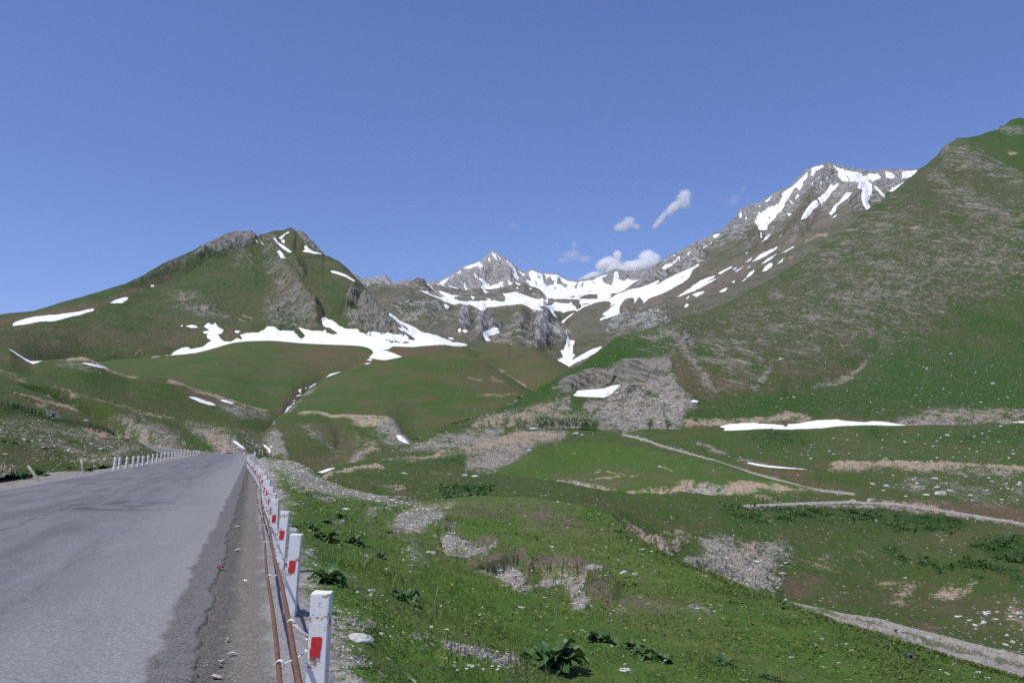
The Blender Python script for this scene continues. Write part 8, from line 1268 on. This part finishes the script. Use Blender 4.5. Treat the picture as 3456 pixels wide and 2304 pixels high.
def rnd_in(tg, poly, n, seed):
    r = random.Random(seed); a = src(tg, poly); lo, hi = a.min(0), a.max(0); out = []
    while len(out) < n:
        u, v = r.uniform(lo[0], hi[0]), r.uniform(lo[1], hi[1])
        if seg_dist(np.array([u]), np.array([v]), a)[1][0]: out.append((u, v))
    return out
for p in hits('near_ground', rnd_in('R6', [(640, 1120), (760, 1100), (800, 1140), (1020, 1130), (1020, 1170), (700, 1160)], 22, 5)): flower('white', p, 1.2, 'tiny white flower on the bank right of the middle posts', 'white flowers on the upper bank')
for p in hits('near_ground', rnd_in('R6', [(460, 930), (700, 930), (760, 990), (560, 980)], 18, 6)): flower('white', p, 1.6, 'tiny white flower near the whitish boulder on the far bank', 'white flowers on the far bank')
for t_, p_ in [('Z2', p) for p in [(790, 1022), (815, 1017), (885, 1025), (812, 1060), (28, 782), (60, 782), (48, 778), (1130, 1188), (1570, 1168), (1090, 1085)]]: flower('yellow', px('near_ground', t_, *p_), random.uniform(1, 1.5), 'yellow flower in the grass below the bare scarp', 'yellow flowers below the scarp')
for p in hits('near_ground', rnd_in('R6', [(1740, 1490), (1900, 1460), (2000, 1450), (2140, 1470), (2000, 1510), (1900, 1540)], 30, 7)): flower('yellow', p, 1.25, 'yellow flower in the dense cluster at the foot of the upper scarp', 'cluster of yellow flowers')
for p in hits('near_ground', rnd_in('R6', [(600, 955), (680, 955), (680, 975), (610, 978)], 16, 8)): flower('yellow', p, 1.7, 'yellow flower in the bright patch on the far bank', 'yellow patch on the far bank')
for p in hits('near_ground', [s1('Z2', *q) for q in [(1640, 712), (1705, 728), (1650, 716), (985, 274), (850, 350), (860, 352), (1250, 366), (1425, 476), (1440, 478), (1840, 786), (1900, 786), (2085, 706), (2005, 646), (1600, 356), (570, 388), (925, 436), (360, 250), (1170, 430), (1310, 450), (1030, 360), (1500, 410), (1260, 540), (1350, 600), (1400, 340)]] + [s1('Z3', *q) for q in [(190, 724), (70, 914), (180, 919), (375, 1050), (450, 1073), (695, 1075), (625, 895), (640, 1115), (205, 1080), (50, 640)]] + rnd_in('Z2', [(900, 230), (1400, 250), (1700, 440), (1400, 500), (900, 440)], 24, 9)): flower('yellow', p, 1.25, 'small yellow flower on the grassy knoll', 'yellow flowers on the knoll')
for p in hits('near_ground', [s1('Z2', *q) for q in [(1260, 305), (1312, 313), (1395, 323), (1620, 410), (1632, 376), (1725, 426), (1515, 460), (1500, 455), (1680, 495), (1325, 436), (1960, 526), (1150, 345), (1760, 445), (2250, 720), (2300, 735)]] + [s1('Z3', *q) for q in [(290, 880), (185, 1185), (1545, 1280), (1175, 995), (380, 765), (1510, 1200)]] + rnd_in('Z2', [(850, 150), (1250, 150), (1250, 260), (880, 260)], 10, 10)): flower('purple', p, 1.15, 'purple flower spike on the grassy knoll', 'purple flowers on the knoll')
p0 = px('near_ground', 'Z1', 2225, 1045); v, fs = tube([(0, 0, 0), (0.03, 0, .22), (0.07, 0, .44)], [0.006, 0.004, 0.003], 6)
st = make_mesh('dry_stalk', v, fs, MAT['bark'], True); st.location = p0; tag(st, 'single tall dry stalk standing in the near grass', 'dry stalk')
# ------------------------------------------------------------------ birches on the terrace edge
def tree_geo(seed, H_, nst, spread, nleaf, ls):
    r = random.Random(seed); rn = np.random.default_rng(seed); tr = []; tips = []
    for k in range(nst):
        a = r.uniform(0, 6.28); b = spread*r.uniform(.2, .6); top = Vector((math.cos(a)*b, math.sin(a)*b, H_*r.uniform(.75, .98)))
        bx = Vector((r.uniform(-.2, .2), r.uniform(-.2, .2), 0)); path = [bx + (top - bx)*t + Vector((r.uniform(-.07, .07), r.uniform(-.07, .07), 0))*H_*.3*t for t in (0, .2, .4, .6, .8, 1)]; path[0].z = -0.3
        tr.append(tube([tuple(q) for q in path], np.array([.036, .032, .026, .02, .014, .008])*H_/5, 6))
        for j in range(7):
            t = r.uniform(.3, .95); q = path[0].lerp(path[-1], t); a2 = r.uniform(0, 6.28); l = spread*r.uniform(.3, .75)*(1.15 - t*.6)
            e = q + Vector((math.cos(a2)*l, math.sin(a2)*l, l*r.uniform(.3, .9))); tr.append(tube([tuple(q), tuple(q.lerp(e, .5) + Vector((0, 0, .05))), tuple(e)], [0.022*H_/5, .016*H_/5, .006], 4)); tips.append((q, e))
    n = nleaf; ti = rn.integers(0, len(tips), n); tt = rn.uniform(.25, 1.1, n)
    C = np.array([np.array(tips[i][0].lerp(tips[i][1], t)) for i, t in zip(ti, tt)]) + rn.normal(0, .16*spread, (n, 3))
    A = rn.normal(0, 1, (n, 3)); A /= np.linalg.norm(A, axis=1)[:, None]; B = np.cross(A, rn.normal(0, 1, (n, 3))); B /= np.linalg.norm(B, axis=1)[:, None]
    s = ls*rn.uniform(.6, 1.3, n)[:, None]; V = np.stack([C - A*s, C + B*s*.6, C + A*s, C - B*s*.6], 1).reshape(-1, 3)
    return merge(tr), (V, [np.arange(n*4).reshape(-1, 4)])
TREE = []
for sd, H_, nst, sp, nl in ((1, 5, 4, 1.9, 420), (2, 5, 5, 2.3, 560), (3, 5, 3, 1.4, 240)):
    (tv, tf), (lv, lf) = tree_geo(sd, H_, nst, sp, nl, 0.22)
    rt = bpy.data.objects.new('birch_tree', None); a_ = make_mesh('trunk', tv, tf, MAT['bark'], True, None, None, False); b2 = make_mesh('crown', lv, lf, MAT['birch_leaf'], False, None, None, False); TREE.append((rt, a_.data, b2.data)); bpy.data.objects.remove(a_); bpy.data.objects.remove(b2); bpy.data.objects.remove(rt)
def birch(tg, x, y, hpx, k, label, group='birches on the terrace edge', lname='terraces', d=None):
    u, v = s1(tg, x, y); p = hit(lname, u, v); H_ = hpx*CROPS[tg][2]*p.y/F
    r = empty('birch_tree', p, random.uniform(0, 6.28)); s = H_/5*1.12
    for nm, me in (('trunk', TREE[k][1]), ('crown', TREE[k][2])):
        o = bpy.data.objects.new(nm, me); COL.objects.link(o); o.parent = r
    r.scale = (s*1.15, s*1.15, s); tag(r, label, 'birch tree', group)
BT = [(260, 835, 150, 2), (400, 838, 130, 2), (560, 850, 210, 0), (775, 858, 220, 0), (890, 858, 170, 2), (1110, 862, 210, 0), (1200, 864, 260, 1), (1285, 864, 270, 1), (1400, 866, 230, 1), (1500, 866, 200, 0), (1570, 868, 200, 0), (1690, 870, 230, 1), (1800, 870, 260, 1), (1920, 884, 240, 1), (2010, 890, 250, 1), (2120, 892, 250, 0)]
for i, (x, y, h, k) in enumerate(BT): birch('ZB', x, y, h, k, '%s thin young birch from the left in the line on the terrace edge' % ORD[i])
birch('Z8', 1335, 1168, 150, 1, 'left one of the two lone birches before the grey scree'); birch('Z8', 1592, 1174, 150, 1, 'right one of the two lone birches before the grey scree')
(sv, sf), _ = tree_geo(9, 2.2, 9, 1.6, 10, .1); shr = make_mesh('bare_shrub', sv, sf, MAT['bark'], True)
for i, (x, y) in enumerate([(940, 925), (1265, 925), (1420, 915), (1590, 885)]):
    o = shr if i == 0 else shr.copy()
    if i: COL.objects.link(o)
    o.location = px('terraces', 'ZB', x, y); o.scale = (1.3,)*3; o.rotation_euler = (0, 0, i*1.7); tag(o, '%s dark leafless shrub from the left under the birches' % ORD[i], 'shrub', 'leafless shrubs under the birches')
# ------------------------------------------------------------------ grazing animals
def animal(name, L, Hh, headdown, fluff, mat, wool=None):
    """a four-legged body grown as one skin: trunk, neck, head, jointed legs, tail; length 1 along +X"""
    V = []; Ed = []; Rd = []
    def add(p, r, par=None):
        V.append(p); Rd.append(r); i = len(V)-1
        if par is not None: Ed.append((par, i))
        return i
    hip = add((-.42*L, 0, Hh*.80), .15*fluff*L); mid = add((-.05*L, 0, Hh*.76), .185*fluff*L, hip); ch = add((.30*L, 0, Hh*.76), .17*fluff*L, mid)
    nk = add((.50*L, 0, Hh*(.62 if headdown else .95)), .085*L, ch); hd = add((.62*L, 0, Hh*(.28 if headdown else 1.12)), .075*L, nk); mz = add((.74*L if not headdown else .68*L, 0, Hh*(.08 if headdown else 1.02)), .05*L, hd)
    for s in (-1, 1):
        e = add((.57*L, s*.09*L, Hh*(.36 if headdown else 1.2)), .018*L, hd)
        a = add((.28*L, s*.10*L, Hh*.52), .07*L, ch); b = add((.30*L, s*.10*L, Hh*.28), .045*L, a); c = add((.29*L, s*.10*L, Hh*.03), .036*L, b)
        a = add((-.38*L, s*.11*L, Hh*.56), .085*L, hip); b = add((-.50*L, s*.11*L, Hh*.32), .05*L, a); c = add((-.44*L, s*.11*L, Hh*.03), .036*L, b)
    t = add((-.56*L, 0, Hh*.72), .03*L, hip); add((-.60*L, 0, Hh*.35), .02*L, t)
    me = bpy.data.meshes.new(name); me.from_pydata(V, Ed, []); o = bpy.data.objects.new(name, me); COL.objects.link(o)
    sk = o.modifiers.new('skin', 'SKIN'); o.modifiers.new('sub', 'SUBSURF').levels = 1
    for i, r in enumerate(Rd): me.skin_vertices[0].data[i].radius = (r, r); 
    me.skin_vertices[0].data[0].use_root = True
    dg = bpy.context.evaluated_depsgraph_get(); dg.update(); m2 = bpy.data.meshes.new_from_object(o.evaluated_get(dg)); bpy.data.objects.remove(o)
    for p in m2.polygons: p.use_smooth = True
    m2.materials.clear(); m2.materials.append(MAT[mat]); return m2
def put_animal(me, lname, tg, x, y, rz, label, cat, name, sc=1.0):
    o = bpy.data.objects.new(name, me); COL.objects.link(o); o.location = px(lname, tg, x, y); o.rotation_euler = (0, 0, rz); o.scale = (sc,)*3; return tag(o, label, cat)
cowd = animal('cow', 1.9, 1.3, True, 1.0, 'cow_dark'); cowb = animal('cow', 1.9, 1.3, True, 1.0, 'cow_brown'); shp = animal('sheep', 1.2, 0.78, True, 1.25, 'fleece')
put_animal(cowd, 'right_hill', 'ZB', 765, 312, 0.9, 'dark horse-sized animal grazing uphill on the green spur', 'cow', 'cow', 1.15)
put_animal(cowd, 'right_hill', 'ZB', 968, 205, 0.3, 'dark animal grazing higher on the edge of the green spur', 'cow', 'cow', 0.8)
put_animal(shp, 'right_hill', 'ZB', 735, 400, 0.2, 'pale sheep grazing on the spur below the dark animal', 'sheep', 'sheep', 1.3)
put_animal(cowb, 'right_hill', 'ZB', 125, 826, 0.1, 'reddish brown cow at the left end of the birches', 'cow', 'cow', 0.95)
put_animal(cowb, 'right_hill', 'ZB', 295, 826, 3.0, 'light brown cow lying low between the reddish cow and the birches', 'cow', 'cow', 0.7)
put_animal(cowb, 'right_hill', 'ZB', 515, 832, 0.2, 'brown cow partly behind the first tall birch', 'cow', 'cow', 0.9)
put_animal(cowd, 'bluff', 'R6', 1590, 475, 0.4, 'small dark animal in the gap below the cut bank', 'cow', 'cow', 0.8)
# ------------------------------------------------------------------ clouds: small puffs of vapour beyond the mountains
def cloud(label, tg, blobs, d, dens, nsc, thr=0.46):
    """blobs: (x, y, rx_px, ry_px, rot_deg); a closed shell of merged ellipsoids holding uneven vapour"""
    o_ = []; k = CROPS[tg][2]
    t = NT('cloud_vapour'); tc = t.n('ShaderNodeTexCoord'); geo = tc.outputs['Object']
    fall = None; bm = bmesh.new(); c0 = world(*s1(tg, blobs[0][0], blobs[0][1]), d)
    for x, y, rx, ry, rot in blobs:
        c = world(*s1(tg, x, y), d) - c0; sx = rx*k*d/F; sz = ry*k*d/F; sy = (sx + sz)*0.5
        M_ = Matrix.Translation(c) @ Matrix.Rotation(math.radians(rot), 4, 'Y') @ Matrix.Diagonal((sx, sy, sz, 1))
        bmesh.ops.create_icosphere(bm, subdivisions=3, radius=1.0, matrix=M_)
        mp = t.n('ShaderNodeMapping'); mp.vector_type = 'TEXTURE'; mp.inputs['Location'].default_value = c; mp.inputs['Rotation'].default_value = (0, math.radians(rot), 0); mp.inputs['Scale'].default_value = (sx, sy, sz)
        t.l(geo, mp.inputs[0]); ln = t.n('ShaderNodeVectorMath', operation='LENGTH'); t.l(mp.outputs[0], ln.inputs[0])
        f = t.math('SUBTRACT', 1.0, ln.outputs['Value'], clamp=True)
        fall = f if fall is None else t.math('MAXIMUM', fall, f)
    n = t.noise(geo, 1/nsc, 6, 0.62, 0.3)
    v = t.math('MULTIPLY', t.sstep(t.math('ADD', n, t.math('MULTIPLY', fall, 0.55)), thr + 0.10, thr + 0.42), t.sstep(fall, 0.0, 0.35))
    pv = t.n('ShaderNodeVolumePrincipled'); pv.inputs['Color'].default_value = (1, 1, 1, 1); pv.inputs['Anisotropy'].default_value = 0.2
    t.l(t.math('MULTIPLY', v, dens), pv.inputs['Density']); t.l(pv.outputs[0], t.out.inputs['Volume'])
    o = bm_obj('cloud', bm, t.m); o.location = c0; t.m.cycles.homogeneous_volume = False if hasattr(t.m, 'cycles') else None
    return tag(o, label, 'cloud')
DC = 9000.0
cloud('slanting cloud wisp highest above the valley head', 'R3', [(1330, 430, 90, 100, 0), (1230, 530, 150, 60, -40), (1110, 650, 120, 45, -50), (1350, 500, 60, 60, 0)], DC, 0.0200, 130)
cloud('small ragged cloud left of the slanting wisp', 'R3', [(840, 650, 90, 70, 0), (790, 690, 110, 55, -10), (900, 690, 60, 40, 20)], DC, 0.0180, 120)
cloud('thin torn cloud above the middle peak saddle', 'R3', [(340, 940, 120, 70, 0), (355, 860, 40, 70, 10), (440, 980, 110, 50, 0), (260, 990, 80, 40, 0)], DC, 0.0052, 130)
cloud('large low white cloud rising behind the snowy saddle', 'R3', [(880, 1080, 260, 110, -8), (1020, 980, 120, 100, 0), (680, 1040, 150, 100, 0), (500, 1140, 130, 50, -20), (740, 950, 50, 60, 0)], DC, 0.0360, 170, 0.37)
cloud('faint wisp just left of the right snowy mountain', 'R3', [(1770, 460, 90, 80, -20), (1850, 360, 50, 50, 0)], DC, 0.0020, 120)
cloud('faint wisp above the grey pointed peak', 'Z7', [(1310, 55, 120, 60, 0)], DC, 0.0020, 100)
# ------------------------------------------------------------------ light, sky, camera
LDIR = Vector((0.34, 0.31, -0.89)).normalized()
sun = bpy.data.lights.new('sun', 'SUN'); sun.energy = 4.1; sun.angle = math.radians(0.53); sun.color = (1.0, 0.955, 0.89)
so = bpy.data.objects.new('sun', sun); COL.objects.link(so); so.rotation_euler = LDIR.to_track_quat('-Z', 'Y').to_euler()
w = bpy.data.worlds.new('World'); scene.world = w; w.use_nodes = True
nt = w.node_tree; nt.nodes.clear()
sky = nt.nodes.new('ShaderNodeTexSky'); sky.sky_type = 'NISHITA'; sky.sun_disc = False
to = -LDIR
sky.sun_elevation = math.asin(to.z); sky.sun_rotation = math.atan2(to.x, to.y)
sky.altitude = 2200; sky.air_density = 1.0; sky.dust_density = 0.0; sky.ozone_density = 3.0
bg = nt.nodes.new('ShaderNodeBackground'); bg.inputs[1].default_value = 0.15
ow = nt.nodes.new('ShaderNodeOutputWorld'); tcs = nt.nodes.new('ShaderNodeTexCoord'); sxs = nt.nodes.new('ShaderNodeSeparateXYZ'); nt.links.new(tcs.outputs['Generated'], sxs.inputs[0])
mrs = nt.nodes.new('ShaderNodeMapRange'); nt.links.new(sxs.outputs[2], mrs.inputs[0]); mrs.inputs[1].default_value = 0.0; mrs.inputs[2].default_value = 0.45; mrs.inputs[3].default_value = 0.120; mrs.inputs[4].default_value = 0.15
nt.links.new(mrs.outputs[0], bg.inputs[1])
mx = nt.nodes.new('ShaderNodeMix'); mx.data_type = 'RGBA'; mx.blend_type = 'MULTIPLY'; mx.inputs[0].default_value = 1; mx.inputs[7].default_value = (0.86, 0.87, 1.12, 1)
nt.links.new(sky.outputs[0], mx.inputs[6]); nt.links.new(mx.outputs[2], bg.inputs[0]); nt.links.new(bg.outputs[0], ow.inputs[0])
cam = bpy.data.cameras.new('camera'); cam.sensor_fit = 'HORIZONTAL'; cam.sensor_width = 36.0; cam.lens = F/3456*36; cam.clip_start = 0.1; cam.clip_end = 40000
co_ = bpy.data.objects.new('camera', cam); COL.objects.link(co_); co_.location = (0, 0, CAMZ); co_.rotation_euler = (math.pi/2 + PITCH, 0, 0)
scene.camera = co_
vs = scene.view_settings; scene.display_settings.display_device = 'sRGB'
vs.view_transform = 'Standard'; vs.look = 'None'; vs.exposure = 0.0; vs.gamma = 1.0; vs.use_curve_mapping = False
cy = scene.cycles; cy.max_bounces = 8; cy.diffuse_bounces = 2; cy.glossy_bounces = 2; cy.transmission_bounces = 3; cy.volume_bounces = 7; cy.transparent_max_bounces = 8
cy.use_adaptive_sampling = True; cy.adaptive_threshold = 0.008; cy.use_denoising = False
cy.sample_clamp_indirect = 6

# ------------------------------------------------------------------ mountain air
t = NT('haze'); pv = t.n('ShaderNodeVolumePrincipled'); pv.inputs['Color'].default_value = (0.80, 0.88, 1.0, 1); pv.inputs['Density'].default_value = 0.000012; pv.inputs['Anisotropy'].default_value = 0.1
t.l(pv.outputs[0], t.out.inputs['Volume'])
hb = bmesh.new(); bmesh.ops.create_cube(hb, size=1)
for v_ in hb.verts: v_.co = Vector((v_.co.x*14200, 3200 + v_.co.y*7200, 624 + v_.co.z*1354))
hz_ = bm_obj('haze', hb, t.m); tag(hz_, kind='stuff')
